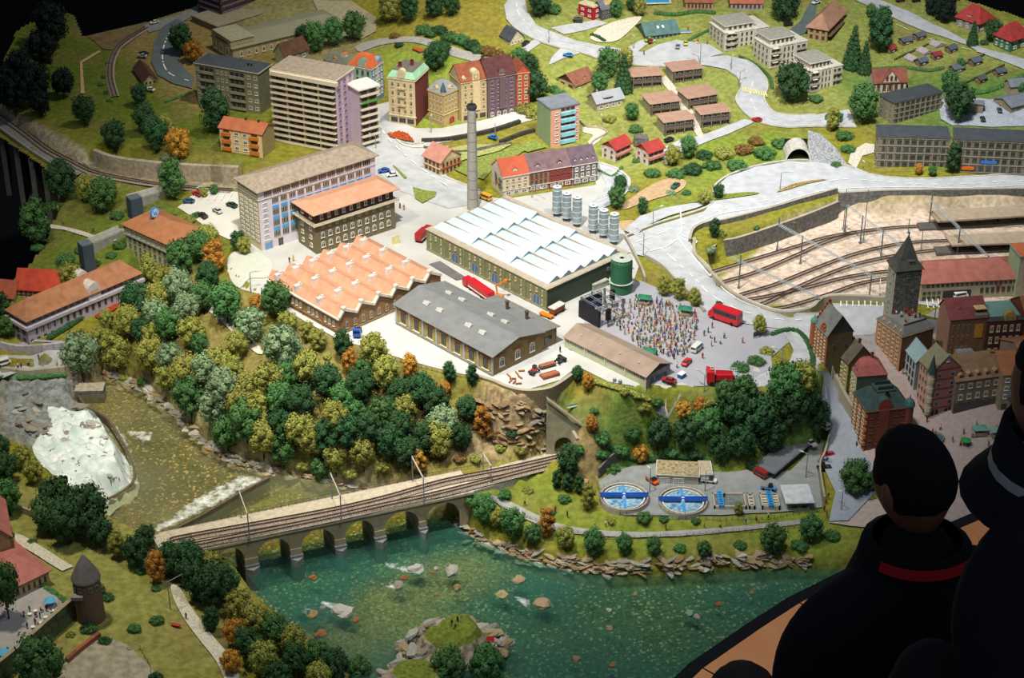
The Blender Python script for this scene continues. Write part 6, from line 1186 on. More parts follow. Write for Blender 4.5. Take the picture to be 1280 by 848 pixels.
for k in range(5): b.band('R', b.h * (.2 + k * .2),.002, cm('#7d3f40'),.002)
b.wins('R', 1,1, 'white', .1,.5,1.08,1.4)
for t in (.25,.72): b.door('R', t, .03,.035, '#2b2422', True)
for t in (.2,.5,.8): b.door('L', t, .026,.03, '#2b2422', True)
mb = MB(); [mb.lathe([(.012, z),(.012, z + b.h * .1)], 8, c=(-.002,-.002,0)) for z in [b.h * (.18 + k * .2) for k in range(4)]]; mb.lathe([(.0095, b.h * .12),(.0095, b.h)], 8, c=(-.002,-.002,0)); b.part('oriel', mb, mat('oriel_cream', '#c9bfa0', .8)); mb = MB(); mb.lathe([(.016, b.h),(.011, b.h + .02),(.001, b.h + .068)], 8, c=(-.002,-.002,0)); b.part('spire', mb, mat('spire_green', '#39504a', .7))
b = Bldg('town_house', 'grey-brown market house with five little dormers behind the stalls', (1190,519),(1193,477), None, (1251,469), d=.16); b.walls(mat('grey_brown_facade', '#7d716a', .85,.06,50)); b.gable(roof_mat('tan_brown_roof', '#96775a', '#80634a'),.045, 'x', .005, cm('#7d716a'), ridge=.6); b.wins('R', 5,2, 'stone', .5,.5,.35,.98); b.walls(cm('#57524c'), x0=.002, x1=b.w - .002, y0=-.003, y1=.01, z0=-.02, z1=b.h * .35, name='shop_front')
for t in (.12,.31,.5,.69,.88): b.dormer('R', t, b.h + .004,.018,.012,.02, cm('#b58a62'), cm('#b58a62'),.008, 'dark')
b = Bldg('town_house', 'beige house with an orange roof right of the grey-brown market house', (1247,515),(1251,469), None, (1276,467), d=.16); b.walls(cm('#a5907c')); b.gable(roof_mat('soft_orange_roof', '#b87850', '#a06742'),.045, 'x', .005, cm('#a5907c')); b.wins('R', 2,3, 'white', .45,.5,.3,.96); b.wins('R', 2,1, 'dark', .6,.7,.02,.25)
b = Bldg('town_house', 'terracotta-roofed house at the far right edge of the old town', (1274,515),(1276,460), None, (1310,456), d=.2); b.walls(cm('#a5907c')); b.gable(roof_mat('terracotta_brown', '#b57e5c'),.045, 'x', .005, cm('#a5907c')); b.wins('R', 3,3, 'white', .45,.5,.3,.96)
b = Bldg('town_house', 'tall brown house with a maroon roof and a yellow striped awning', (1181,455),(1188,400),(1177,381),(1233,395)); b.walls(mat('umber_wall', '#7a5d42', .85,.1,50), mat('pinkish_gable', '#a8826c', .85,.06,40)); b.gable(roof_mat('maroon_pink_roof', '#8a4a4c', '#76403e'),.045, 'x', .004, _M['pinkish_gable'], ridge=.65); b.wins('R', 4,3, 'plain', .25,.35,.2,.95, t1=.6); b.box('yellow_panel', b.w * .7, b.w * .92,-.002,0, b.h * .55, b.h * .85, mat('yellow_ochre', '#c48f34', .8))
b.box('terrace', b.w * .68, b.w * 1.0,-.003, b.d * .3, b.h - .002, b.h + .012, cm('#8f8578')); 
for k in range(9): b.box('awning_stripe', b.w * (.66 + k * .035), b.w * (.66 + (k + 1) * .035), b.d * .02, b.d * .3, b.h + .03, b.h + .032, cm('#e0a83c') if k % 2 == 0 else cm('#e9ddb8'))
b.dormer('R', .32, b.h + .01,.016,.012,.02, cm('#a8826c'), cm('#8a4a4c'),.03, 'plain')
b = Bldg('town_house', 'dark red-brown house with a mint roof and a curved yellow gable', (1228,452),(1234,402), None, (1279,399), d=.13); b.walls(mat('oxblood_wall', '#57302a', .85,.06,40)); b.mansard(mat('dark_fish_scale', '#4a4c48'),.012,.01, mat('mint_green_roof', '#7fa595', .7,.06,30)); b.wins('R', 5,3, 'stone', .5,.55,.1,.95); b.dormer('R', .6, b.h, .04,.014,.02, cm('#b59a5c'), cm('#b59a5c'),-.003, 'dark', 'round')
b = Bldg('town_house', 'brick-red house at the right edge beyond the mint-roofed house', (1276,448),(1280,398), None, (1320,394), d=.14); b.walls(cm('#8a4a36')); b.gable(roof_mat('soft_orange_roof', '#b87850'),.05, 'x', .004, cm('#8a4a36')); b.wins('R', 5,4, 'stone', .5,.55,.05,.95)
b = Bldg('roof_annex', 'small orange-walled annex with white chimneys in the town courtyard', (1195,462),(1195,443),(1184,426),(1213,439)); b.walls(cm('#8a6a48'), cm('#c9925c')); b.flat(cm('#8f9098'),.001,.004); b.chimney(b.w * .5, b.d * .4, b.h, b.h + .02,.012, cm('#cbb99a')); b.chimney(b.w * .8, b.d * .7, b.h, b.h + .018,.01, cm('#cbb99a'))
b = Bldg('roof_annex', 'white glass-roofed annex in the town courtyard beside the roof garden', (1224,455),(1224,444),(1217,430),(1238,442)); b.walls(cm('#8f8a80')); b.flat(cm('#c5c8d2'),.002,.004); b.box('roof_light', b.w * .3, b.w * .7, b.d * .3, b.d * .7, b.h + .003, b.h + .008, GLASS)
# station
b = Bldg('station_building', 'long beige station building with a pink hipped roof beside the platforms', (1150,377),(1151,354), None, (1276,347), d=.17); b.walls(mat('station_beige', '#a89c84', .85,.05,40)); b.gable(roof_mat('station_pink_roof', '#a8695a', '#94594c'),.04, 'x', .008, half=.07); b.wins('R', 19,1, 'dark', .6,.6,.68,.93); b.wins('R', 7,1, 'dark', .55,.8,.25,.6, t0=.58, t1=.96); b.box('arcade', b.w * .22, b.w * .5,-.002,.0,-.005, b.h * .5, cm('#3a342e')); b.wins('R', 4,2, 'dark', .7,.6,.05,.55, t0=.01, t1=.2); b.box('station_sign', b.w * .74, b.w * .8,-.004,-.001, b.h * .63, b.h * .67, cm('#c23028'))
b = Bldg('station_wing', 'taller orange-roofed station wing at the right edge', (1262,372) if False else (1268,374),(1268,322),(1257,306),(1310,318)); b.walls(cm('#b0a58c'), mat('sage_wall', '#9bb08a')); b.flat(mat('orange_flat_roof', '#b8683e', .85),.003,.006, cm('#8f948a'))
# platform canopies
for pts, lab in (([(1161,264.5),(1280,257),(1310,256),(1310,268),(1280,270.5),(1172,277.5)], 'farther platform canopy below the grey retaining wall'),([(1181,295),(1280,290),(1310,289),(1310,302),(1280,304),(1190,307.5)], 'nearer platform canopy beside the station roof')):
    z = YZ + .05; q = [P(u, v, z) for u, v in pts]; c = sum(q, Vector()) / len(q); c.z = YZ; t = thing('platform_canopy', lab, 'canopy', c); q = [p - c for p in q]
    mb = MB(); mb.prism([(p.x, p.y) for p in q], .046,.053,1,0); build(mb, 'roof', [mat('canopy_roof', '#ab9a82', .9,.1,40), cm('#a08f78')], t)
    a0, a1 = (q[0] + q[5]) / 2,(q[2] + q[3]) / 2
    for k in range(6): p = a0.lerp(a1,.06 + k * .17); mb = MB(); mb.box(p.x - .003, p.x + .003, p.y - .003, p.y + .003,0,.047); mb.box(p.x - .003, p.x + .003, p.y - .03, p.y + .03,.042,.047); build(mb, 'post', cm('#2c2a28'), t)
    mb = MB(); q2 = [a0.lerp(a1,-.12) + Vector((0,-.03,0)), a1 + Vector((0,-.03,0)), a1 + Vector((0,.03,0)), a0.lerp(a1,-.12) + Vector((0,.03,0))]; mb.prism([(p.x, p.y) for p in q2], -.002,.012,0); build(mb, 'platform', mat('platform_dark', '#5a5650', .9), t)
# water works
def wtank(u, v, lab):
    c = P(u, v, SZ + .006); t = thing('settling_tank', lab, 'tank', c, 0); r = .082
    mb = MB(); mb.lathe([(r, -.02),(r, .014),(r * .93,.014),(r * .93,.004)], 32, cap=False); build(mb, 'outer_wall', mat('tank_concrete', '#b5aea0', .9,.1,50), t); mb = MB(); mb.lathe([(r * .86,-.01),(r * .86,.012),(r * .8,.012),(r * .8,.004)], 32, cap=False); build(mb, 'inner_wall', mat('tank_white', '#d8d3c8', .8), t)
    LA(([(r * .84,.0),(r * .84,.0065)], 32,), 'water', mat('tank_water', '#3f7aa0', .15,.5,90, spec=.8, col2='#b5cfd8'), t); LA(([(r * .94,.0),(r * .94,.002)], 32,), 'channel', cm('#5d5a55'), t)
    BL_ = mat('bridge_blue', '#2f6fd0', .5); mb = MB(); mb.box(-r, r, -.006,.006,.015,.018); mb.box(-r, r, -.006,-.0045,.018,.026); mb.box(-r, r, .0045,.006,.018,.026); build(mb, 'scraper_bridge', BL_, t)
    BX((-.004,.004,-r * .82, r * .82,.008,.014,), 'scraper_arm', mat('arm_blue', '#3fa0e8', .5), t); LA(([(.008,0),(.008,.02),(.003,.026)], 10,), 'hub', WHITE, t)
    mb = MB()
    for k in range(28): a = k / 28 * 6.283; a2 = (k + 1) / 28 * 6.283; p, q = (r * math.cos(a), r * math.sin(a)),(r * math.cos(a2), r * math.sin(a2)); mb.tube((*p, .012),(*p, .026),.0005,4); mb.tube((*p, .025),(*q, .025),.0005,4); mb.tube((*p, .02),(*q, .02),.0004,4)
    build(mb, 'railing', cm('#8f9394'), t)
wtank(780,625, 'left round settling tank with a blue cross of scraper bridges'); wtank(853.5,630, 'right round settling tank with a blue cross, next to the basins')
b = Bldg('pump_house', 'low flat-roofed concrete building behind the round settling tanks', (820,607),(820,596), None, (890,597), d=.11, z=SZ + .006) if False else Bldg('pump_house', 'low flat-roofed concrete building behind the round settling tanks', (820,606),(820,594), None, (873,597), d=.085); b.walls(mat('pump_concrete', '#a8a392', .9,.06,40)); b.flat(mat('sand_roof', '#b3a27c', .95,.3,90, bump=.4),.003,.006, cm('#c9c5b8')); b.wins('R', 2,1, 'gridw', .75,.85,.02,.85, t0=.02, t1=.7)
b = Bldg('pump_annex', 'small white flat-roofed annex at the right end of the pump house', (875,604),(875,594), None, (890,594), d=.08); b.walls(cm('#c2beb2')); b.flat(cm('#b5a98c'),.002,.005, cm('#d5d2c8'))
b = Bldg('store_shed', 'dark grey shed in the shade under the wooded slope', (967,601),(966,592),(945,582),(1007,555)); b.walls(cm('#3d3f40')); b.flat(mat('shed_grey_roof', '#6b6f74', .8,.06,30),.006,.005)
b = Bldg('works_hut', 'small open hut with a white sloping roof at the water works gate', (985,640),(985,628), None, (1012,627), d=.085); b.walls(cm('#8b8a84')); b.flat(mat('white_sheet_roof', '#c9ccd0', .6),.012,.004); b.wins('R', 2,1, 'plain', .8,.6,.1,.8)
def basin(pts, lab, inner, arm, extra=0):
    q = [P(u, v, SZ + .008) for u, v in pts]; a = q[1] - q[0]; c = (q[0] + q[1] + q[2] + q[3]) / 4; L_ = a.length; W2 = (q[3] - q[0]).length; t = thing('clarifier_basin', lab, 'basin', c, math.atan2(a.y, a.x)); x, y = L_ / 2, W2 / 2; th = .005
    mb = MB(); mb.box(-x, x, -y, -y + th, -.01,.012); mb.box(-x, x, y - th, y, -.01,.012); mb.box(-x, -x + th, -y, y, -.01,.012); mb.box(x - th, x, -y, y, -.01,.012); build(mb, 'wall', _M['tank_concrete'], t)
    BX((-x + th, x - th, -y + th, y - th, -.005,.003,), 'water', mat('basin_' + inner[1:], inner, .2,.2,60, spec=.7), t)
    for k in range(extra): z = -y + (k + 1) * (2 * y) / (extra + 1); BX((-x, x, z - .004, z + .004,0,.011,), 'cross_wall', mat('cream_beam', '#d0c6ae', .9), t)
    if arm is not None: mb = MB(); mb.box(arm - .009, arm - .006,-y - .004, y + .004,.013,.02); mb.box(arm + .006, arm + .009,-y - .004, y + .004,.013,.02); [mb.box(arm - .008, arm + .008,-y + k * 2 * y / 6 - .002,-y + k * 2 * y / 6 + .002,.013,.018) for k in range(7)]; build(mb, 'blue_bridge', mat('arm_blue', '#3fa0e8'), t)
basin([(892,637),(933,637),(930,620),(891,620)], 'grey rectangular basin crossed by a light blue bridge', '#7d8886', -.03); basin([(936,637),(944,637),(940,620),(934,620)], 'narrow basin with cream cross walls beside the grey basin', '#5d5f5a', None, 3); basin([(953,637),(976,637),(969,620),(950,620)], 'basin with four cream beams and a light blue bar', '#4d504e', .0,4)
# left village
b = Bldg('tavern', 'pink-roofed tavern beside the walled terrace with umbrellas', (30,747) if False else (12,756),(12,738),(-30,700),(62,712)); b.walls(cm('#b8aa86'), cm('#a89a78')); b.gable(roof_mat('rose_roof', '#b8736a', '#a3625a'),.03, 'x', .008, half=.06); b.wins('R', 7,1, 'brown', .35,.5,.25,.85)
b = Bldg('tavern_hall', 'taller ochre hall with a rose roof behind the tavern', (-20,715),(-20,675), None, (18,668), d=.2); b.walls(cm('#b5a172')); b.gable(roof_mat('rose_roof', '#b8736a'),.05, 'y', .01, cm('#b5a172'))
c = G(114,772); ht = top_h(c, 114,722); t = thing('round_tower', 'round brown watchtower with a pointed slate cap on the terrace wall', 'tower', c); r = .041
LA(([(r * 1.06,-.03),(r * 1.02, ht * .5),(r, ht)], 20,), 'shaft', brick_mat('rubble_brown', '#7a5f48', '#685040', '#574436', 90), t); LA(([(r * 1.1, ht),(r * 1.06, ht + .006),(r * .55, ht + .05),(.002, ht + .085)], 20,), 'roof', mat('tower_cap', '#6f6a68', .8,.08,60), t)
for a in (-2.4,-1.9,-1.1,-.6): link('window', WIN['plain'], t, (math.cos(a) * r * 1.01, math.sin(a) * r * 1.01, ht * .86), a + math.pi / 2,(.012,1,.018))
BX((-r * .95,-r * .1,-r - .012,-r * .8, ht * .68, ht * .76,), 'balcony', cm('#8a8076'), t)
wallobj('retaining_wall', None, .075,.014, mat('terrace_wall_green', '#5f6a4a', .95,.25,60, bump=.6), cm('#a5957c'), pts=[G(102,765), G(62,800), G(20,838), G(-20,870)], below=.05)
drape('tavern_terrace', [(-20,770),(30,742),(58,738),(88,760),(60,790),(10,836),(-30,860)], mat('terrace_grey', '#a8a4a0', .9,.08,30),.012)
wallobj('retaining_wall', [(84,830),(105,812),(125,797)], .02,.012, brick_mat('red_brick_wall', '#a5603f', '#8f5034', '#7d4530', 120))
# stage
c = G(752,398); t = thing('concert_stage', 'black open-air concert stage with lighting truss and speaker towers', 'stage', c, R(38)); BK_ = mat('stage_black', '#1c1d22', .6); TRS = mat('truss_silver', '#8d8f92', .4, metal=.5)
BX((-.055,.055,-.05,.05,0,.016,), 'platform', [mat('stage_floor', '#9c9ca0', .7)], t); mb = MB(); mb.box(-.062,-.055,-.056,.056,0,.07); mb.box(-.06,.045,.05,.056,0,.07); build(mb, 'backdrop', BK_, t); BX((-.05,.03,.047,.0495,.02,.055,), 'screen', mat('stage_blue', '#243a6a', .5), t)
for x in (-.055,.055):
    for y in (-.052,.05): BX((x - .003, x + .003, y - .003, y + .003,0,.085,), 'mast', TRS, t)
for (a, b_) in (((-.055,-.052),(.055,-.052)),((-.055,.05),(.055,.05)),((-.055,-.052),(-.055,.05)),((.055,-.052),(.055,.05)),((-.055,0),(.055,0)),((-.02,-.052),(-.02,.05)),((.02,-.052),(.02,.05))):
    mb = MB(); mb.tube((*a, .084),(*b_, .084),.0018,4); mb.tube((*a, .077),(*b_, .077),.0012,4); n_ = 8
    for k in range(n_): p, q = Vector((*a, .084)).lerp(Vector((*b_, .084)), k / n_), Vector((*a, .077)).lerp(Vector((*b_, .077)),(k + 1) / n_); mb.tube(p, q, .0007,3)
    build(mb, 'truss', TRS, t)
for x, y in ((.075,.03),(-.03,-.07)): mb = MB(); [mb.box(x - .008, x + .008, y - .006, y + .006,.035 + k * .011,.045 + k * .011) for k in range(4)]; mb.tube((x, y, 0),(x, y, .08),.002,4); build(mb, 'speaker_tower', BK_, t)
for x, y in ((-.03,.02),(0,.03),(.02,.015),(-.01,0),(.035,.03)): BX((x - .006, x + .006, y - .004, y + .004,.016,.028,), 'amplifier', mat('amp_grey', '#b5b5ba', .6), t)
# ---------------------------------------------------------------- trees and bushes: crown and trunk, copied one by one
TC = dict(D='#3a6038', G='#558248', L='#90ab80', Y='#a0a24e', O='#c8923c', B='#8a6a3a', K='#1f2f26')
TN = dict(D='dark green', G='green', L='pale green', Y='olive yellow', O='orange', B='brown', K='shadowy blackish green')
def leafmat(k):
    m = mat('leaves_' + k, TC[k], .9,.22,90, objvar=.14, bump=.3); return m
BARK = mat('bark', '#4a3a2c', .95)
def crown_mesh(shape, seed):
    r = random.Random(seed); mb = MB(); H_, W_ = 1.0, dict(r=.80, t=.58, c=.42, f=.5, b=1.3, w=.9)[shape]; z0 = dict(r=.16, t=.12, c=.05, f=.04, b=0, w=.45)[shape]
    cl = []
    if shape == 'f':
        for k in range(9):
            z = z0 + (H_ - z0) * k / 9; rr = W_ / 2 * (1 - k / 9.3)
            for j in range(max(3,9 - k)): a = j * 6.283 / max(3,9 - k) + k; cl.append((math.cos(a) * rr * .7, math.sin(a) * rr * .7, z + .03,.05 + rr * .28))
        cl.append((0,0,.95,.05))
    else:
        n_ = dict(r=24, t=22, c=16, b=12, w=18)[shape]
        for k in range(n_):
            u = 1 - 2 * (k + .5) / n_; a = k * 2.4 + r.random() * .6; s = math.sqrt(1 - u * u); q = r.uniform(.62,.9)
            cl.append((math.cos(a) * s * W_ / 2 * q, math.sin(a) * s * W_ / 2 * q, z0 + (H_ - z0) * (.5 + u * .5 * q) * (1 if shape != 'b' else .62), W_ * r.uniform(.15,.23) * (1.15 if shape in 'tc' else 1)))
    for (x, y, z, cr) in cl:
        mb.ball((x, y, z), cr * .8,0,6,4,(1,1,.85))
        for i in range(max(26, int(1900 / len(cl)))):
            d = Vector((r.gauss(0,1), r.gauss(0,1), r.gauss(0,1) + .25)).normalized(); p = Vector((x, y, z)) + d * cr * r.uniform(.78,1.3); p.z = max(p.z, 0.0)
            t1 = (d.cross(Vector((r.random(), r.random(), r.random() + .1)))).normalized(); t2 = (d + t1 * r.uniform(-.8,.8)).cross(t1).normalized(); s = cr * r.uniform(.14,.27); mb.add([p - t1 * s, p + t2 * s * .8, p + t1 * s, p - t2 * s * .8 + d * s * .5], [(0,1,2,3)])
    return mb
_C = {}
def crown(shape, col, seed):
    k = (shape, seed)
    if k not in _C: _C[k] = crown_mesh(shape, seed * 13 + ord(shape)).mesh('crown', [BARK])
    k2 = (shape, seed, col)
    if k2 not in _C: m = _C[k].copy(); m.materials[0] = leafmat(col); _C[k2] = m
    return _C[k2]
tr_ = MB(); tr_.tube((0,0,-.06),(0,0,.5),.03,6,.018); [tr_.tube((0,0,.25),(.2 * math.cos(a),.2 * math.sin(a),.55),.014,4,.006) for a in (0,2,4)]; TRUNK = tr_.mesh('trunk', [BARK])
LM = [(67,35,'the dark upper left hillside'),(140,150,'the upper left meadow'),(180,92,'the small brown barn'),(290,100,'the grey-green slab block'),(308,170,'the orange-balcony house'),(150,225,'the stone railway wall'),(100,260,'the left meadow path'),(200,300,'the hotel with the round sign'),(260,260,'the white car park'),(100,375,'the long terrace'),(10,350,'the red-roofed farm'),(310,335,'the pale forest clearing'),(370,390,'the terracotta sawtooth hall'),(300,400,'the sandy forest track'),(445,425,'the blue truck cab'),(530,440,'the ochre workshop hall'),(650,480,'the round brown retaining wall'),(100,495,'the small stone pier'),(60,530,'the white rapids'),(240,560,'the pale river bank'),(330,590,'the weir corner'),(450,600,'the bridge\'s far railing'),(560,590,'the track on the bridge'),(700,540,'the tunnel portal'),(740,520,'the bright green lawn'),(780,620,'the left settling tank'),(853,630,'the right settling tank'),(850,590,'the pump house'),(975,575,'the dark grey shed'),(985,630,'the works hut'),(900,470,'the parked fire engine'),(985,440,'the ramp road'),(660,640,'the riverside path start'),(740,690,'the rocky river bank'),(900,690,'the rocky bank\'s right half'),(1070,620,'the small round green plot'),
      (270,690,'the bridge\'s left end'),(110,740,'the round watchtower'),(250,780,'the white footpath'),(30,720,'the pink-roofed tavern'),(120,825,'the bare pale ground'),(340,740,'the river\'s left edge'),(420,800,'the river shallows'),(560,800,'the river island'),(350,40,'the long market hall'),(560,60,'the winding lane'),(510,110,'the mint-roofed town house'),(650,100,'the narrow orange-red town house'),(700,160,'the pink and green block'),(650,40,'the white cottage'),(740,15,'the red cube house'),(770,45,'the pale rock garden'),(715,95,'the brown chalet'),(755,125,'the grey dormered house'),(810,105,'the flat-roofed terrace houses'),(790,190,'the pair of red-roofed villas'),(815,240,'the playground'),(890,230,'the upper road island'),(890,290,'the embankment tip'),(850,360,'the tree-lined bridge road'),(925,40,'the leftmost white apartment block'),(1010,100,'the rightmost white apartment block'),(1035,30,'the large guest house'),(1110,95,'the half-timbered house'),(1140,140,'the rear office block'),(1135,190,'the front left office block'),(1230,190,'the front right office block'),(1180,75,'the allotment huts'),(1215,25,'the grey red-roofed house'),(995,180,'the road tunnel mouth'),(1040,165,'the green truck'),(660,80,'the hillside hedge'),(1095,330,'the rail yard'),(735,255,'the silos'),(235,600,'the upper pool'),(850,540,'the wooded slope')]
SH = dict(r='round leafy', t='tall leafy', c='slim columnar', f='pointed fir', b='low', w='long-trunked')
PEND = []
def autolabel(o, base, u, v):
    l = sorted(LM, key=lambda l: math.hypot(l[0] - u, (l[1] - v) * 1.3))[0]; dx, dy = u - l[0], v - l[1]; d = math.hypot(dx, dy)
    rel = 'at' if d < 9 else ('just ' if d < 22 else '') + (('right of' if dx > 0 else 'left of') if abs(dx) > abs(dy) * 1.1 else ('below' if dy > 0 else 'above'))
    if abs(dx) > 12 and abs(dy) > 10 and .45 < abs(dx / dy) < 2.2: rel = ('below' if dy > 0 else 'above') + ' and ' + ('right of' if dx > 0 else 'left of')
    PEND.append((o, base, rel + ' ' + l[2], u, v))
NTH = ['leftmost', 'second from left', 'third from left', 'fourth from left', 'fifth from left', 'sixth from left', 'seventh from left', 'eighth from left', 'ninth from left', 'tenth from left']
def flush_labels():
    g = {}
    for p in PEND: g.setdefault((p[1], p[2]), []).append(p)
    for (b_, r_), l in g.items():
        l.sort(key=lambda p: p[3])
        for i, p in enumerate(l):
            t = b_ + ' ' + r_ + ('' if len(l) == 1 else ', ' + (('left' if i == 0 else 'right') + ' one of two' if len(l) == 2 else NTH[min(i, 9)] + ' of ' + str(len(l))))
            for w_ in (' leafy', ' just', ' tiny', ' columnar', ' of ' + str(len(l)), ' and' if ' left of ' in t or ' right of ' in t else ' the', ' round', ' the', ' the'):
                if len(t.split()) > 16: t = t.replace(w_, '', 1)
            p[0]['label'] = t
_TP = {}
def tree(u, v, s, k, hp=None, cat='tree'):
    col, sh = k[0], k[1]; seed = rnd.randrange(3); h = hp or s * dict(r=1.38, t=1.75, c=2.2, f=2.1, b=.62, w=2)[sh]
    base = G(u, min(v + h * (.5 if sh != 'b' else .35),900)); dep = depth(base); hw = h * dep / (FPX * .88); ww = s * dep / FPX / dict(r=.80, t=.58, c=.42, f=.5, b=1.3, w=.9)[sh]
    if sh == 'b': hw = ww * .75
    nm = {'b': 'bush', 'f': 'fir_tree'}.get(sh, 'leafy_tree'); r = bpy.data.objects.new(nm, None); COL.objects.link(r); r.location = base - Vector((0,0,.003)); r.rotation_euler = (0,0, rnd.uniform(0,6.28)); r.scale = (ww, ww, hw); r.empty_display_size = .02
    tag(r, '', 'bush' if sh == 'b' else 'tree'); link('crown', crown(sh, col, seed), r)
    if sh != 'b': link('trunk', TRUNK, r)
    size = 'small ' if s < 20 else ('large ' if s > 36 else '')
    autolabel(r, (size + TN[col] + ' ' + SH[sh] + (' bush' if sh == 'b' else '' if sh == 'f' else ' tree')), u, v)
    return r
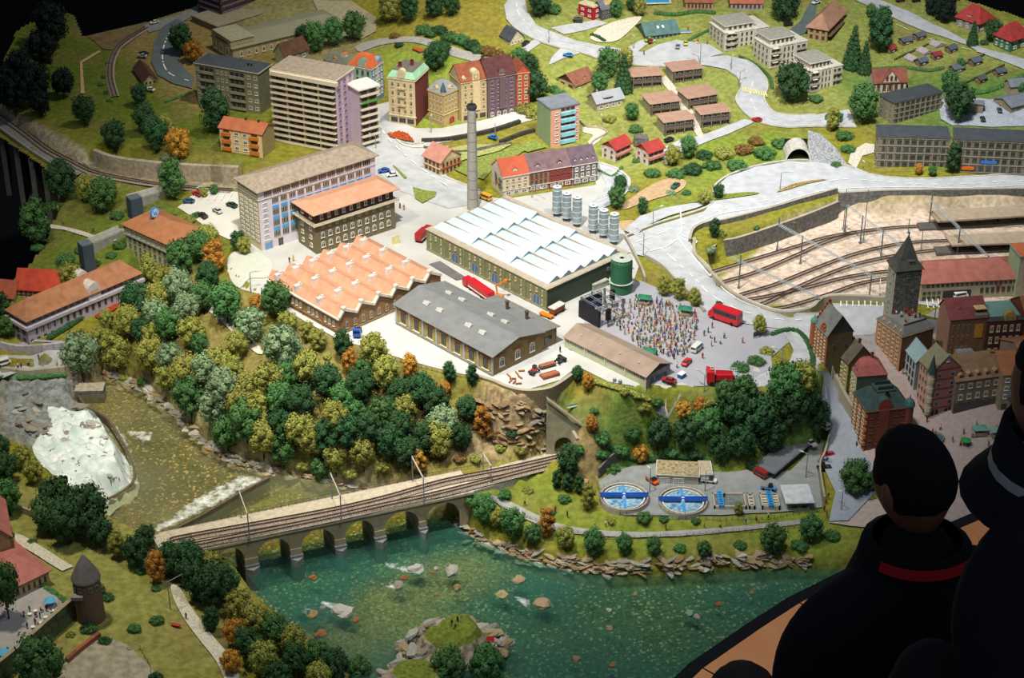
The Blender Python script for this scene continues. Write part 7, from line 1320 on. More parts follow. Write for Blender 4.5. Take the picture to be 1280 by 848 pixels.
T = '''67 35 38 Kr,20 120 36 Kr,45 108 36 Kr,80 105 26 Kr,55 65 34 Kr,28 85 30 Kr,8 100 26 Kr,52 130 24 Kr,106 140 26 Dr,145 172 28 Dr,183 150 26 Dr,196 170 30 Dr,176 120 20 Dr,208 160 20 Yr,225 182 28 Or,208 195 14 Lb,228 52 26 Dr,243 65 20 Or,272 140 32 Dt,136 78 8 Gb,130 95 8 Gb,126 105 8 Gb,133 115 8 Gb,137 125 8 Gb
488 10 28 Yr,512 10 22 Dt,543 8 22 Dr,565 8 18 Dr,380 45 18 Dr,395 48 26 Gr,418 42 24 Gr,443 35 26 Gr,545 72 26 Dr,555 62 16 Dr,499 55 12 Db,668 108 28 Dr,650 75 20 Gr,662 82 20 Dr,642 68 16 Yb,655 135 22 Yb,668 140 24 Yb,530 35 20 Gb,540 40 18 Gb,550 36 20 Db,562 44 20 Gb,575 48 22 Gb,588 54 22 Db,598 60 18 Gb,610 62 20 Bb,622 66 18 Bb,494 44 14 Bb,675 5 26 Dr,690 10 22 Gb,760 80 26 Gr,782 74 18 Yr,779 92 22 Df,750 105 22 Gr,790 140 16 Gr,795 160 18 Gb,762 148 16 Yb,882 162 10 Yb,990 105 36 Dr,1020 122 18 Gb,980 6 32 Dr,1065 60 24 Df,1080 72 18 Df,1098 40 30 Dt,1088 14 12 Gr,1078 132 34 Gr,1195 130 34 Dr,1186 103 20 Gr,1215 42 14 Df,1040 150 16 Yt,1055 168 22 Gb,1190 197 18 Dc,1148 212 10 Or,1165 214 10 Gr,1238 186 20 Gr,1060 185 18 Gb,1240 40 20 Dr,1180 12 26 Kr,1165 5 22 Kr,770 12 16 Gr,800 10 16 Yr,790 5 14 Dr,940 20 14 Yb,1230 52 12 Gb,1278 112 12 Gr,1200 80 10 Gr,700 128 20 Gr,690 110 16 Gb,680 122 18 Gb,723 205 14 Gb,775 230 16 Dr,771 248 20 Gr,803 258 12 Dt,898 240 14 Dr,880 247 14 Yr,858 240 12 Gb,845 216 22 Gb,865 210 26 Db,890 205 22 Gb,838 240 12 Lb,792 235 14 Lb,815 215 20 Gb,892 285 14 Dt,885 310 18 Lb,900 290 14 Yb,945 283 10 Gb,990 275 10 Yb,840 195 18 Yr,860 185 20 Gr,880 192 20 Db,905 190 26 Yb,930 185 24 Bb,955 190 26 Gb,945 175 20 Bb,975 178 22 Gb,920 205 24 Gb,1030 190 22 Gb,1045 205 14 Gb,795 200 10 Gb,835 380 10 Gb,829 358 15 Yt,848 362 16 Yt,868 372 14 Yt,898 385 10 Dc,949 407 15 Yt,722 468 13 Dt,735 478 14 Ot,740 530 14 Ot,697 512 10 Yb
780 488 14 Yb,795 492 14 Yb,820 500 18 Gb,805 505 20 Yb,775 560 24 Gb,800 566 18 Or,790 538 24 Db,822 540 30 Dr,855 512 18 Or,874 508 16 Ot,882 530 34 Gr,858 540 30 Dr,915 512 38 Dr,945 520 44 Dr,980 482 42 Gr,1002 472 32 Yr,988 508 42 Dr,962 545 34 Dr,900 560 30 Dr,925 552 32 Dr,840 562 24 Gb,752 545 22 Gb,742 512 12 Gb,765 585 20 Gb,870 565 22 Db,940 580 20 Db,1018 520 30 Dr,930 485 26 Gr,905 490 22 Gr,925 458 22 Gb,945 450 22 Gb,905 470 18 Gb,958 438 18 Yb,895 478 14 Gb,885 500 18 Yb,866 520 14 Gr,1010 500 28 Dr
711 578 26 Dt,696 598 12 Dc,710 602 12 Dc,724 604 12 Dc,735 620 16 Yc,705 622 16 Gb,660 612 14 Yb,630 616 18 Gb,720 560 20 Gb,752 565 18 Gb,592 622 22 Gb,605 636 28 Gr,622 648 18 Yr,640 655 30 Gr,667 668 20 Gr,683 652 18 Oc,707 672 22 Yr,742 678 26 Gr,780 680 20 Gr,817 682 18 Gr,850 684 16 Gb,880 686 16 Gr,925 680 16 Gb,965 675 30 Gr,1000 680 22 Gb,805 645 20 Gb,923 636 10 Yt,1012 660 26 Gr,830 648 12 Gb,870 650 12 Gb,765 650 12 Yb,1068 598 34 Gr,1092 602 20 Gr,1040 668 20 Gb,690 640 10 Gb
80 228 36 Dr,112 237 24 Yr,130 245 32 Gr,48 280 32 Gt,47 308 16 Gb,66 256 20 Gb,217 226 28 Gt,168 240 8 Yb,147 268 18 Gb,86 335 24 Gr,90 348 26 Yr,0 388 30 Dr,10 408 20 Gr,215 270 12 Gb,235 274 22 Yb,245 268 14 Gb,255 240 10 Yr,268 237 10 Gr,100 312 14 Gb,150 305 18 Gb,140 318 14 Gb,120 328 14 Gb
227 322 32 Gr,250 308 28 Gr,262 298 24 Yr,270 322 24 Ot,262 348 28 Dr,192 335 28 Yr,208 352 28 Yr,298 302 18 Dr,306 308 16 Yr,170 378 34 Dr,200 374 30 Yr,226 362 34 Lr,234 388 30 Lr,197 396 30 Lr,163 402 30 Yr,180 414 26 Dr,212 407 30 Gr,242 415 30 Yr,285 380 36 Gr,346 376 34 Gr,322 380 18 Or,315 408 34 Lr,354 434 42 Lr,298 432 26 Yr,276 455 30 Yr,385 414 18 Yr,398 426 20 Yr,430 432 22 Dt,438 452 18 Ot,468 440 32 Yr,484 468 32 Yr,513 458 18 Ot,385 460 32 Yr,412 480 34 Dr,450 486 34 Dr,338 478 36 Yr,310 486 30 Yr,322 510 34 Yr,282 488 38 Lr,378 505 34 Dr,420 524 32 Yr,480 518 34 Gr,508 514 28 Yr,528 488 32 Dr,546 502 30 Dr,562 465 15 Dt,590 468 13 Dc,556 487 16 Or,584 512 24 Dr,552 530 34 Lr,603 525 20 Oc,536 546 32 Dr,147 440 34 Yr,130 425 24 Yr,104 445 42 Lr,190 446 34 Yr,215 448 30 Lr,235 470 36 Yr,240 496 38 Gr,212 470 28 Yr,262 465 34 Lr,292 465 28 Yr,272 512 38 Lr,300 506 30 Yr,310 528 42 Gr,330 548 34 Yr,355 560 34 Gr,375 535 32 Yr,392 552 30 Yr,412 546 34 Dr,420 572 30 Yr,400 586 24 Gr,455 566 30 Yr,440 540 34 Dr,466 536 34 Dr,490 552 34 Dr,512 566 30 Dr,500 534 34 Dr,550 552 28 Yt,525 576 16 Oc,576 546 26 Dr,595 572 16 Yb,180 476 16 Gb,285 542 34 Gr,350 500 32 Gr,360 470 26 Gr,430 500 30 Gr,350 530 30 Dr,445 515 26 Gr,480 580 22 Yb,440 588 20 Yb,380 580 18 Yb,640 540 16 Db,650 560 18 Yb,625 558 14 Yb,615 540 18 Bb,575 572 16 Bb,330 400 14 Yb,410 445 12 Yb,470 470 18 Dr,250 430 20 Gr,155 470 14 Yb,240 530 14 Yb,190 420 22 Yr,255 372 26 Gr,302 402 20 Gr,360 405 22 Yr,135 400 18 Yr,188 375 26 Gr,500 490 26 Dr,455 460 20 Gr
2 560 24 Dr,8 585 28 Dr,30 572 22 Yr,44 590 22 Yr,12 622 32 Gr,74 625 44 Dr,110 638 48 Dr,86 652 42 Dr,60 642 34 Gr,126 664 30 Dr,148 680 20 Yt,172 690 30 Dr,184 672 24 Dr,197 708 24 Ot,215 698 32 Dr,213 678 18 Or,237 700 38 Dr,264 705 26 Yr,270 730 42 Dr,250 726 38 Dr,286 728 30 Gr,265 772 20 Dt,300 758 32 Yr,322 776 32 Yr,295 790 26 Or,312 806 34 Dr,346 788 32 Gr,330 822 34 Yr,366 800 30 Yr,372 826 34 Dr,396 818 28 Gr,420 832 34 Dr,290 826 24 Or,350 845 34 Dr,450 838 28 Gr,400 846 30 Yr,380 770 14 Gb,12 740 38 Gw,55 834 58 Gr,131 800 18 Db,168 784 18 Gb,196 774 18 Gb,66 752 14 Bb,120 735 24 Gb,135 745 16 Gb,195 846 20 Db,88 792 12 Yb,112 784 20 Gb,610 832 40 Gr,562 834 40 Gr,176 712 16 Gb,195 735 12 Gb,40 676 12 Gb,15 668 10 Gb,245 745 14 Gb'''
for ln in T.split('\n'):
    for it in ln.split(','):
        a = it.split(); tree(float(a[0]), float(a[1]), float(a[2]), a[3])
# hedges
def hedge(px, w_, h_, lab, col='G'):
    q = [G(*p) for p in smooth_line(px, n=3)]; t = thing('hedge', lab, 'hedge', q[0]); mb = MB(); r = random.Random(3)
    for a, b in zip(q, q[1:]):
        n_ = max(1, int((b - a).length / (w_ * .5)))
        for i in range(n_):
            p = a.lerp(b, i / n_) - q[0]; p.z += h_ * .3; mb.ball(p, w_ * .55,0,6,4,(1,1, h_ / w_))
            for j in range(14): d = Vector((r.gauss(0,1), r.gauss(0,1), abs(r.gauss(0,1)))).normalized(); c = p + Vector((d.x * w_ * .55, d.y * w_ * .55, d.z * h_ * .6)); s = w_ * .16; mb.add([c + Vector((s, 0,0)), c + Vector((0, s, s * .5)), c + Vector((-s, 0, s)), c + Vector((0,-s, 0))], [(0,1,2,3)])
    build(mb, 'foliage', leafmat(col), t)
for px, w_, h_, lab, c in (([(820,18),(845,20),(870,16),(895,18)], .02,.02, 'clipped green hedge below the top edge houses', 'G'),([(755,52),(748,48),(738,44)], .02,.016, 'dark hedge around the pale rock garden', 'D'),([(860,52),(875,44),(888,38)], .014,.012, 'hedge running down beside the hillside car park', 'G'),([(925,72),(945,82),(962,98),(965,112)], .014,.014, 'hedge along the outside of the road bend', 'G'),([(1092,88),(1130,86),(1160,90),(1180,86)], .014,.016, 'green hedge below the allotment huts', 'G'),([(1180,110),(1220,118),(1255,108),(1280,95)], .02,.016, 'hedge along the lower edge of the allotments', 'G'),([(208,128),(225,122),(240,117)], .014,.014, 'bright green hedge beside the grey-green slab block', 'G'),
                       ([(965,420),(985,414),(1000,418),(1010,432),(1016,450),(1014,470)], .018,.016, 'hedge curving round the ramp road', 'D'),([(55,736),(72,748),(88,762)], .02,.02, 'green hedge at the edge of the tavern terrace', 'G'),([(62,425),(90,408),(112,392)], .02,.024, 'dark hedge along the front of the long terrace', 'D'),([(740,478),(775,488),(812,502)], .02,.016, 'olive hedge on the slope below the Altra shed', 'Y'),([(690,170+20),(720,196),(745,208)], .016,.016, 'hedge behind the right end of the row houses', 'G'),([(748,214),(765,222),(778,210)], .012,.012, 'low hedge on the bend below the red-roofed villas', 'G'),([(760,560),(800,578),(840,572),(890,580)], .02,.02, 'dark hedge behind the pump house', 'D'),([(0,474),(40,474),(85,470)], .02,.02, 'ivy hedge hanging over the stone quay wall', 'G')): hedge(px, w_, h_, lab, c)
c = P(503,172,.03)
def flowerbed(px, lab, h_=.012):
    q = [G(*p) for p in px]; c = sum(q, Vector()) / len(q); t = thing('flower_bed', lab, 'flower bed', c); mb = MB(); mb.prism([((p - c).x * 1.06,(p - c).y * 1.06) for p in q], -.004, h_ * .6); build(mb, 'border', cm('#5a5648'), t)
    mb = MB(); r = random.Random(5); P2 = [(p.x, p.y) for p in q]; xs = [p[0] for p in P2]; ys = [p[1] for p in P2]
    for i in range(500):
        x, y = r.uniform(min(xs), max(xs)), r.uniform(min(ys), max(ys))
        if inside(P2, np.array([x]), np.array([y]))[0]: mb.ball((x - c.x, y - c.y, h_ * .6 + r.random() * .004),.004,0,4,2)
    o = build(mb, 'flowers', mat('orange_flowers', '#d0602c', .9,.3,200), t, kind='stuff')
flowerbed([(485,169),(498,166),(508,168),(515,175),(517,179),(500,177),(488,173)], 'orange flower bed on the traffic island before the town houses'); flowerbed([(516,63),(524,61),(532,65),(524,67)], 'small orange flower patch on the park lawn', .008)
# ---------------------------------------------------------------- vehicles
TYRE = mat('tyre', '#1d1d1e', .9); CGL = mat('car_glass', '#1f262c', .15,.05,10, spec=.8)
_V = {}
def veh_meshes(kind, c):
    k = (kind, c)
    if k in _V: return _V[k]
    L_, W_, Hh = dict(car=(.050,.0205,.016), van=(.056,.022,.024), bus=(.085,.026,.034), truck=(.06,.027,.03), pickup=(.052,.021,.018), loader=(.045,.022,.022))[kind]; P_ = mat('car_' + c[1:], c, .3,.03,20, spec=.6); out = []
    x, y = L_ / 2, W_ / 2; mb = MB()
    def hull(prof, yy, inset=0.0, m=0):
        n_ = len(prof); v = [(a, -yy + (inset if z > .011 else 0), z) for a, z in prof] + [(a, yy - (inset if z > .011 else 0), z) for a, z in prof]; mb.add(v, [tuple(range(n_)), tuple(range(2 * n_ - 1, n_ - 1,-1))] + [(i, i + n_, (i + 1) % n_ + n_, (i + 1) % n_) for i in range(n_)], m)
    if kind == 'car':
        hull([(-x, .003),(-x, .0085),(-x * .9,.0105),(x * .5,.0105),(x * .97,.0085),(x, .003)], y); out.append(('body', mb, [P_])); mb = MB(); hull([(-x * .75,.0105),(-x * .5,.0155),(x * .12,.0155),(x * .45,.0105)], y * .92,.0025); out.append(('cabin', mb, [CGL])); mb = MB(); mb.box(-x * .5, x * .12,-y * .7, y * .7,.0153,.0163); out.append(('roof', mb, [P_]))
    elif kind in ('van', 'bus'):
        hull([(-x, .003),(-x, Hh * .97),(-x * .95, Hh),(x * .7, Hh),(x * .86, Hh * .6),(x, Hh * .5),(x, .003)], y, .001); out.append(('body', mb, [P_])); mb = MB(); mb.box(-x * .9, x * .62,-y - .0003,-y + .002, Hh * .55, Hh * .85); mb.box(-x * .9, x * .62, y - .002, y + .0003, Hh * .55, Hh * .85); mb.box(-x - .0003,-x + .001,-y * .8, y * .8, Hh * .55, Hh * .85); mb.quad((x * .73,-y * .85, Hh * .94),(x * .73, y * .85, Hh * .94),(x * .87, y * .85, Hh * .63),(x * .87,-y * .85, Hh * .63)); out.append(('windows', mb, [CGL]))
    elif kind == 'truck':
        mb.box(x * .45, x, -y, y, .004,.03); out.append(('cab', mb, [P_])); mb = MB(); mb.box(x * .98, x + .0006,-y * .85, y * .85,.018,.026); out.append(('windscreen', mb, [CGL])); mb = MB(); mb.box(-x, x * .42,-y * .9, y * .9,.006,.010); out.append(('chassis', mb, [TYRE]))
    elif kind == 'pickup':
        mb.box(-x, x, -y, y, .004,.0095); out.append(('body', mb, [P_])); mb = MB(); mb.box(0, x * .55,-y * .9, y * .9,.0095,.018); out.append(('cab', mb, [CGL])); mb = MB(); mb.box(-x * .95,-.002,-y * .95, y * .95,.0095,.014); out.append(('load_bed', mb, [cm('#8b8a84')]))
    else:
        mb.box(-x * .6, x * .5,-y * .7, y * .7,.006,.014); out.append(('body', mb, [P_])); mb = MB(); mb.box(-x * .3, x * .2,-y * .6, y * .6,.014,.026); out.append(('cab', mb, [CGL])); mb = MB(); mb.box(x * .6, x, -y, y, .002,.010); mb.tube((0,0,.012),(x * .7,0,.008),.002,4); out.append(('shovel', mb, [cm('#3a3a3a')]))
    res = [(n, m.mesh(n, ms)) for n, m, ms in out]; wm = MB(); wm.tube((0,-.002,0),(0,.002,0),.0042 if kind in ('truck', 'bus', 'loader') else .0036,10); wmesh = wm.mesh('wheel', [TYRE])
    for sx_ in (-.62,.62):
        for sy_ in (-.9,.9): res.append(('wheel', wmesh, (x * sx_, y * sy_, .0038)))
    _V[k] = res; return res
def veh(kind, u, v, u2, v2, c, lab, name=None, sc=1.0, dz=.009, z=None, group=None):
    a = G(u, v) if z is None else P(u, v, z); b = P(u2, v2, a.z); d = b - a; nm = name or {'car': 'parked_car', 'van': 'delivery_van', 'bus': 'coach', 'truck': 'truck', 'pickup': 'pickup_truck', 'loader': 'wheel_loader'}[kind]
    t = thing(nm, lab, 'car' if kind in ('car', 'pickup') else kind, a + Vector((0,0, dz)), math.atan2(d.y, d.x), group); t.scale = (sc,) * 3
    for e in veh_meshes(kind, c): link(e[0], e[1], t, e[2] if len(e) > 2 else (0,0,0))
    return t
CARS = '''car 193 31 189 32 #d8dad8 white car on the track at the dark top left edge|car 178 73 168 72 #aeb4b8 silver car parked behind the brown barn|car 180 70 172 69 #23262a black car parked beside the silver car behind the barn|car 188 115 180 113 #ddddd4 white car at the lower end of the brown barn
car 247 246 238 242 #c4242a bright red car in the white car park|car 253 240 244 237 #b9bcc0 silver-white car at the top of the car park|car 236 255 226 254 #3a5f8f blue car at the left edge of the car park|car 254 273 248 269 #3c3430 dark brown car in the middle of the car park|car 272 267 264 262 #c9cac8 silver car in the middle of the car park|car 290 260 282 257 #26423c dark green car at the right of the car park
car 480 217 472 218 #2f62b8 blue car parked behind the white factory block|car 490 222 482 223 #e2e4e6 white car parked behind the white factory block|van 607 251 597 247 #e0a522 yellow van beside the tall chimney|car 616 175 609 173 #2f6ed0 blue car on the lane below the dark town house|car 710 72 702 71 #3f95d6 light blue car on the gravel bay above the chalet|car 657 57 651 60 #2a2c30 black car beside the white cottage|car 722 28 714 30 #1e2024 black car in front of the red cube house|car 752 91 744 90 #2f3034 dark car behind the brown chalet|car 811 54 806 50 #b02a2a red car beside the teal-roofed villa|car 811 53 804 55 #8bbf3a lime green car on the drive of the teal-roofed villa|car 847 61 848 55 #8f9498 grey car in the hillside car park|car 857 57 857 52 #d6d24a yellow car in the hillside car park|car 946 153 938 152 #c21f26 red car on the upper road just before its bend|car 836 178 828 180 #1f2226 black car on the lane beside the right red-roofed villa
car 985 33 978 34 #23282c dark car behind the white apartment blocks|car 1020 6 1014 8 #e4e6e8 white car on the drive of the large guest house|car 1145 3 1138 4 #1e1f22 black car at the top edge beside the hill road|car 1125 3 1118 4 #2c2e33 dark car at the top edge left of the black car|car 1249 141 1247 136 #44585a dark teal car in front of the slate-roofed bungalow|car 1228 152 1226 147 #39424c dark car in the office car park|car 844 236 840 239 #2f6a50 green pedal car in the playground
car 858 457 865 450 #cf2a2c red car behind the Altra shed beside the white van|van 871 440 878 434 #d5d6ce white camper van parked at the edge of the crowd|car 836 480 828 478 #a8302c red car with an open top beside the Altra gable|bus 1042 152 1030 150 #2c6a3c green truck on the upper road behind the autumn tree
van 1028 537 1021 533 #e4e5e2 white van on the sloping town street|car 1035 573 1028 574 #b81f2e red car parked in the town street|car 1031 580 1037 581 #8f959a silver car between the red and black cars|car 1030 589 1038 588 #17191c black car at the water works gate wall|pickup 886 605 894 606 #d3d5d2 white off-road car beside the pump house|van 950 597 943 593 #8e2a24 dark red van in front of the grey shed|pickup 960 614 968 615 #4a8fc8 blue and dark red lorry behind the narrow basins|car 1013 558 1019 562 #c9cac6 white car on the wall ramp above the town street|van 1200 374 1212 372 #eceeee long white van in front of the station building
van 5 458 12 456 #e3e2da white and yellow camper van on the river street|pickup 815 605 822 610 #e0571e orange maintenance lorry beside the left settling tank|loader 668 468 662 472 #c4342c red forklift at the left end of the timber stack|loader 700 455 706 452 #2c2a2a dark forklift at the right end of the timber stack'''
for ln in CARS.replace('\n', '|').split('|'):
    a = ln.split(' ', 6); veh(a[0], *[float(x) for x in a[1:5]], a[5], a[6], name='tractor_trailer' if 'green truck' in a[6] else None, sc=1.0 if float(a[2]) > 200 else .9)
veh('truck', 447,420,446,425, '#2456b8', 'blue truck tractor unit on the yard above the forest', 'truck_tractor'); veh('pickup', 462,428,459,431, '#d9dad8', 'white flatbed beside the blue truck tractor')
def lorry(u, v, u2, v2, c, cb, lab, L_=.14, hh=.042):
    a, b = P(u, v, 0), P(u2, v2,0); d = b - a; t = thing('articulated_truck', lab, 'truck', a + Vector((0,0,.005)), math.atan2(d.y, d.x)); m = mat('car_' + c[1:], c, .35); BX((-L_ / 2, L_ / 2 - .035,-.0145,.0145,.01, hh,), 'trailer', m, t); BX((-L_ / 2 + .002, L_ / 2 - .037,-.0148,.0148,.012,.017,), 'stripe', cm('#e6e2dc'), t)
    BX((L_ / 2 - .03, L_ / 2,-.0145,.0145,.006,.034,), 'cab', mat('car_' + cb[1:], cb, .35), t); BX((L_ / 2 - .002, L_ / 2 + .0006,-.012,.012,.02,.03,), 'windscreen', CGL, t)
    for x in (-.4,-.3,-.2,.22,.42):
        for y in (-.012,.012): TU(((0,-.002,0),(0,.002,0),.0048,10,), 'wheel', TYRE, t, (x * L_, y, .005))
lorry(598,368,578,354, '#c8202c', '#c8202c', 'long bright red articulated truck between the ochre hall and the big factory', .17,.04); lorry(530,299,540,290, '#a82c30', '#a82c30', 'dark red double-deck truck at the left corner of the big factory', .1,.04)
t = veh('bus', 906,403,889,397, '#c5202c', 'long red tour coach parked at the edge of the concert yard', sc=1.45)
t = veh('truck', 900,480,884,480, '#c3222a', 'red fire engine with a grey ladder at the plateau edge', 'fire_engine', 1.6); BX((-.026,.01,-.011,.011,.01,.022,), 'equipment_body', mat('car_c3222a', '#c3222a'), t); mb = MB()
for y in (-.005,.005): mb.tube((-.034, y, .03),(.024, y, .034),.001,4)
for k in range(12): mb.tube((-.034 + k * .005,-.005,.03 + k * .0003),(-.034 + k * .005,.005,.03 + k * .0003),.0006,4)
build(mb, 'ladder', cm('#b9bcb8'), t)
# lifting platform, containers, trailers, timber
t = thing('cherry_picker', 'orange telescopic lift platform in front of the big factory wall', 'crane', P(622,372,.004), R(-20)); m = mat('lift_orange', '#e0801c', .5); BX((-.02,.02,-.011,.011,.004,.012,), 'chassis', m, t); TU(((0,0,.01),(-.006,0,.05),.003,6,), 'lower_arm', m, t); TU(((-.006,0,.05),(.03,.0,.075),.0025,6,), 'upper_arm', m, t); BX((.026,.038,-.006,.006,.07,.08,), 'basket', m, t)
for x in (-.014,.014):
    for y in (-.011,.011): TU(((0,-.002,0),(0,.002,0),.005,10,), 'wheel', TYRE, t, (x, y, .005))
t = thing('goods_wagon', 'brown covered trailer with a pale roof at the factory corner', 'trailer', P(696,391,.004), R(48)); BX((-.03,.03,-.013,.013,.008,.028,), 'body', cm('#8a4c34'), t); BX((-.032,.032,-.015,.015,.028,.031,), 'roof', cm('#cfc9c0'), t); mb = MB(); [mb.tube((x, -.014,.005),(x, .014,.005),.005,8) for x in (-.02,.02)]; build(mb, 'axle', TYRE, t)
t = thing('flat_trailer', 'orange flat trailer left of the brown covered trailer', 'trailer', P(683,396,.004), R(-40)); BX((-.028,.028,-.01,.01,.006,.011,), 'load_bed', mat('lift_orange'), t); mb = MB(); [mb.tube((x, -.01,.004),(x, .01,.004),.0042,8) for x in (-.018,.018)]; build(mb, 'axle', TYRE, t)
t = thing('timber_stack', 'neat stack of reddish timber beams by the round retaining wall', 'timber', P(687,470,.004), R(28))
for i in range(6):
    for j in range(3 - i // 3): BX((-.032,.032,-.016 + i * .0055,-.0115 + i * .0055, j * .004, j * .004 + .0036,), 'beam', mat('red_timber', '#a8674a', .85,.15,60, objvar=.15), t)
t = thing('timber_stack', 'timber on the flat wagon between the two forklifts', 'timber', P(684,459,.004), R(28)); BX((-.03,.03,-.01,.01,.004,.009,), 'wagon_bed', cm('#55504a'), t)
for i in range(4): BX((-.028,.028,-.009 + i * .0046,-.005 + i * .0046,.009,.014,), 'beam', _M['red_timber'], t)
for i, (u, v) in enumerate(((636,470),(641,474),(646,467),(650,472),(643,478),(652,464),(638,477),(648,480))):
    t = thing('scattered_beam', '', 'timber', P(u, v, .006), R(rnd.uniform(0,180))); BX((-.011,.011,-.002,.002,0,.004,), 'beam', _M['red_timber'], t); autolabel(t, 'short loose reddish beam in the scattered pile', u, v)
for u, v, lab in ((768,477,'left grey-green barrel before the Altra shed'),(775,479,'right grey-green barrel before the Altra shed')): t = thing('barrel', lab, 'barrel', P(u, v, .003)); LA(([(.006,0),(.0066,.006),(.006,.012)], 12,), 'body', cm('#7d9088'), t); LA(([(.0055,.012),(.0055,.0128)], 12,), 'lid', cm('#a9b5ae'), t)
t = thing('blue_container', 'small blue and white container near the Altra gable', 'container', P(852,472,.004), R(50)); BX((-.013,.013,-.009,.009,0,.016,), 'body', cm('#2f5f98'), t); BX((-.014,.014,-.01,.01,.016,.018,), 'lid', cm('#dfe2e4'), t)
t = thing('display_board', 'dark display board on two posts at the hedge by the ramp road', 'sign', P(946,424,.0), R(25)); BX((-.015,.015,-.001,.001,.012,.03,), 'board', cm('#2f3f50'), t); mb = MB(); [mb.tube((x, 0,-.004),(x, 0,.014),.0012,4) for x in (-.012,.012)]; build(mb, 'posts', IRON, t)
t = thing('billboard', 'white and green billboard left of the stone tower', 'sign', P(1099,366, YZ + .02), R(80)); BX((-.02,.02,-.001,.001,.01,.05,), 'board', [cm('#e8ebe6')], t); mb = MB(); mb.add([(-.02,-.0015,.01),(.012,-.0015,.01),(-.02,-.0015,.044)], [(0,1,2)]); build(mb, 'green_triangle', mat('sign_green', '#2fa044', .6), t)
t = thing('yellow_panel', 'pale yellow upright hoarding beside the dark red truck', 'sign', P(495,306,0), R(35)); BX((-.016,.016,-.002,.002,0,.04,), 'board', cm('#e3dba0'), t)
# ---------------------------------------------------------------- lamps, masts, gantries
MG = mat('mast_grey', '#8e9696', .6)
def lamp(u, v, vt, au, av, lab, m=None):
    b_ = G(u, v); h = top_h(b_, u, vt); t = thing('street_lamp', lab, 'lamp', b_); e = P(au, av, b_.z + h) - b_; e.z = h + .004
    if e.xy.length > .09: e.xy = e.xy.normalized() * .09
    TU(((0,0,-.01),(0,0, h),.0022,6,.0014,), 'pole', m or MG, t); TU(((0,0, h), e, .0013,5,), 'arm', m or MG, t); mb = MB(); d = e.normalized() if e.xy.length < .001 else Vector((e.x, e.y, 0)).normalized(); mb.tube(e - d * .004, e + d * .012,.0028,6,.002); build(mb, 'lamp_head', cm('#d5d9d8'), t)
for a in ((804,321,292,795,286,'curved street lamp where the bridge road meets the big factory'),(975,240,216,988,216,'street lamp on the upper road island near the tunnel'),(816,283,262,826,259,'street lamp beside the lane above the bridge road'),(314,366,341,322,340,'slim lamp in the pale forest clearing'),(686,55,35,693,27,'street lamp beside the white cottage road bend'),(875,82,55,872,54,'street lamp at the hillside car park edge'),(914,89,71,916,70,'street lamp on the outer bend of the upper road'),(924,110,90,933,87,'street lamp left of the yellow zebra crossing'),(792,62,47,792,46,'street lamp below the pale rock garden'),(470,187,171,462,168,'street lamp beside the high-rise junction'),(539,167,146,539,145,'lamp in front of the beige corner town house'),(619,171,156,619,155,'lamp beside the blue car below the dark town house'),(977,455,440,968,436,'street lamp on the ramp road'),(880,490,469,872,464,'street lamp in front of the red fire engine'),(1007,599,568,1003,566,'tall lamp inside the water works gate wall'),(881,616,590,884,589,'lamp between the right settling tank and the pump house'),(812,617,587,812,586,'lamp between the two settling tanks'),(213,762,728,232,717,'lamp beside the white footpath below the forest edge'),(1051,641,617,1051,616,'black lantern post by the round green plot'),(1080,214,204,1080,203,'small lantern near the tunnel cobbles'),(665,248,230,676,236,'street lamp before the four-house row'),(752,157,146,752,145,'garden lantern right of the pink and green block'),(1168,400,384,1168,383,'black square lantern behind the orange roof terrace house')): lamp(*a)
def frame_mast(nb, nt, fb, ft, lab):
    a = P(*nb, TZ); b_ = P(*fb, TZ); h = top_h(a, *nt); t = thing('catenary_mast', lab, 'mast', a); e = b_ - a; BX((-.0018,.0018,-.0018,.0018,-.004, h,), 'post', MG, t); BX((e.x - .0018, e.x + .0018, e.y - .0018, e.y + .0018,-.004, h,), 'post', MG, t)
    mb = MB(); W_ = mat('mast_white', '#dde0dc', .6); s = Vector((e.x, e.y, 0)); n_ = 8
    for z in (h, h - .006): mb.tube((0,0, z),(s.x, s.y, z),.0011,4)
    for k in range(n_): mb.tube(s * (k / n_) + Vector((0,0, h)), s * ((k + 1) / n_) + Vector((0,0, h - .006)),.0007,3)
    build(mb, 'cross_beam', W_, t); return a + Vector((0,0, h))
tops = [frame_mast(*a) for a in (((312,676),(311,642),(302,648),(300,617),'catenary portal on the bridge nearest its left end'),((427,652),(426,619),(415,624),(412,591),'catenary portal at the middle of the bridge'),((530,629),(530,597),(516,602),(514,571),'catenary portal at the right end of the bridge'),((614,606),(614,582),(604,590),(603,560),'catenary portal where the embankment begins'))]
mb = MB()
for dz, off in ((-.008,.03),(-.020,.03)):
    for a, b_ in zip(tops, tops[1:]): mb.tube(a + nv * off + Vector((0,0, dz)), b_ + nv * off + Vector((0,0, dz)),.0005,3)
t = tag(build(mb, 'overhead_wire', cm('#4a4c4c')), 'thin overhead wires strung between the bridge portals', 'wire')
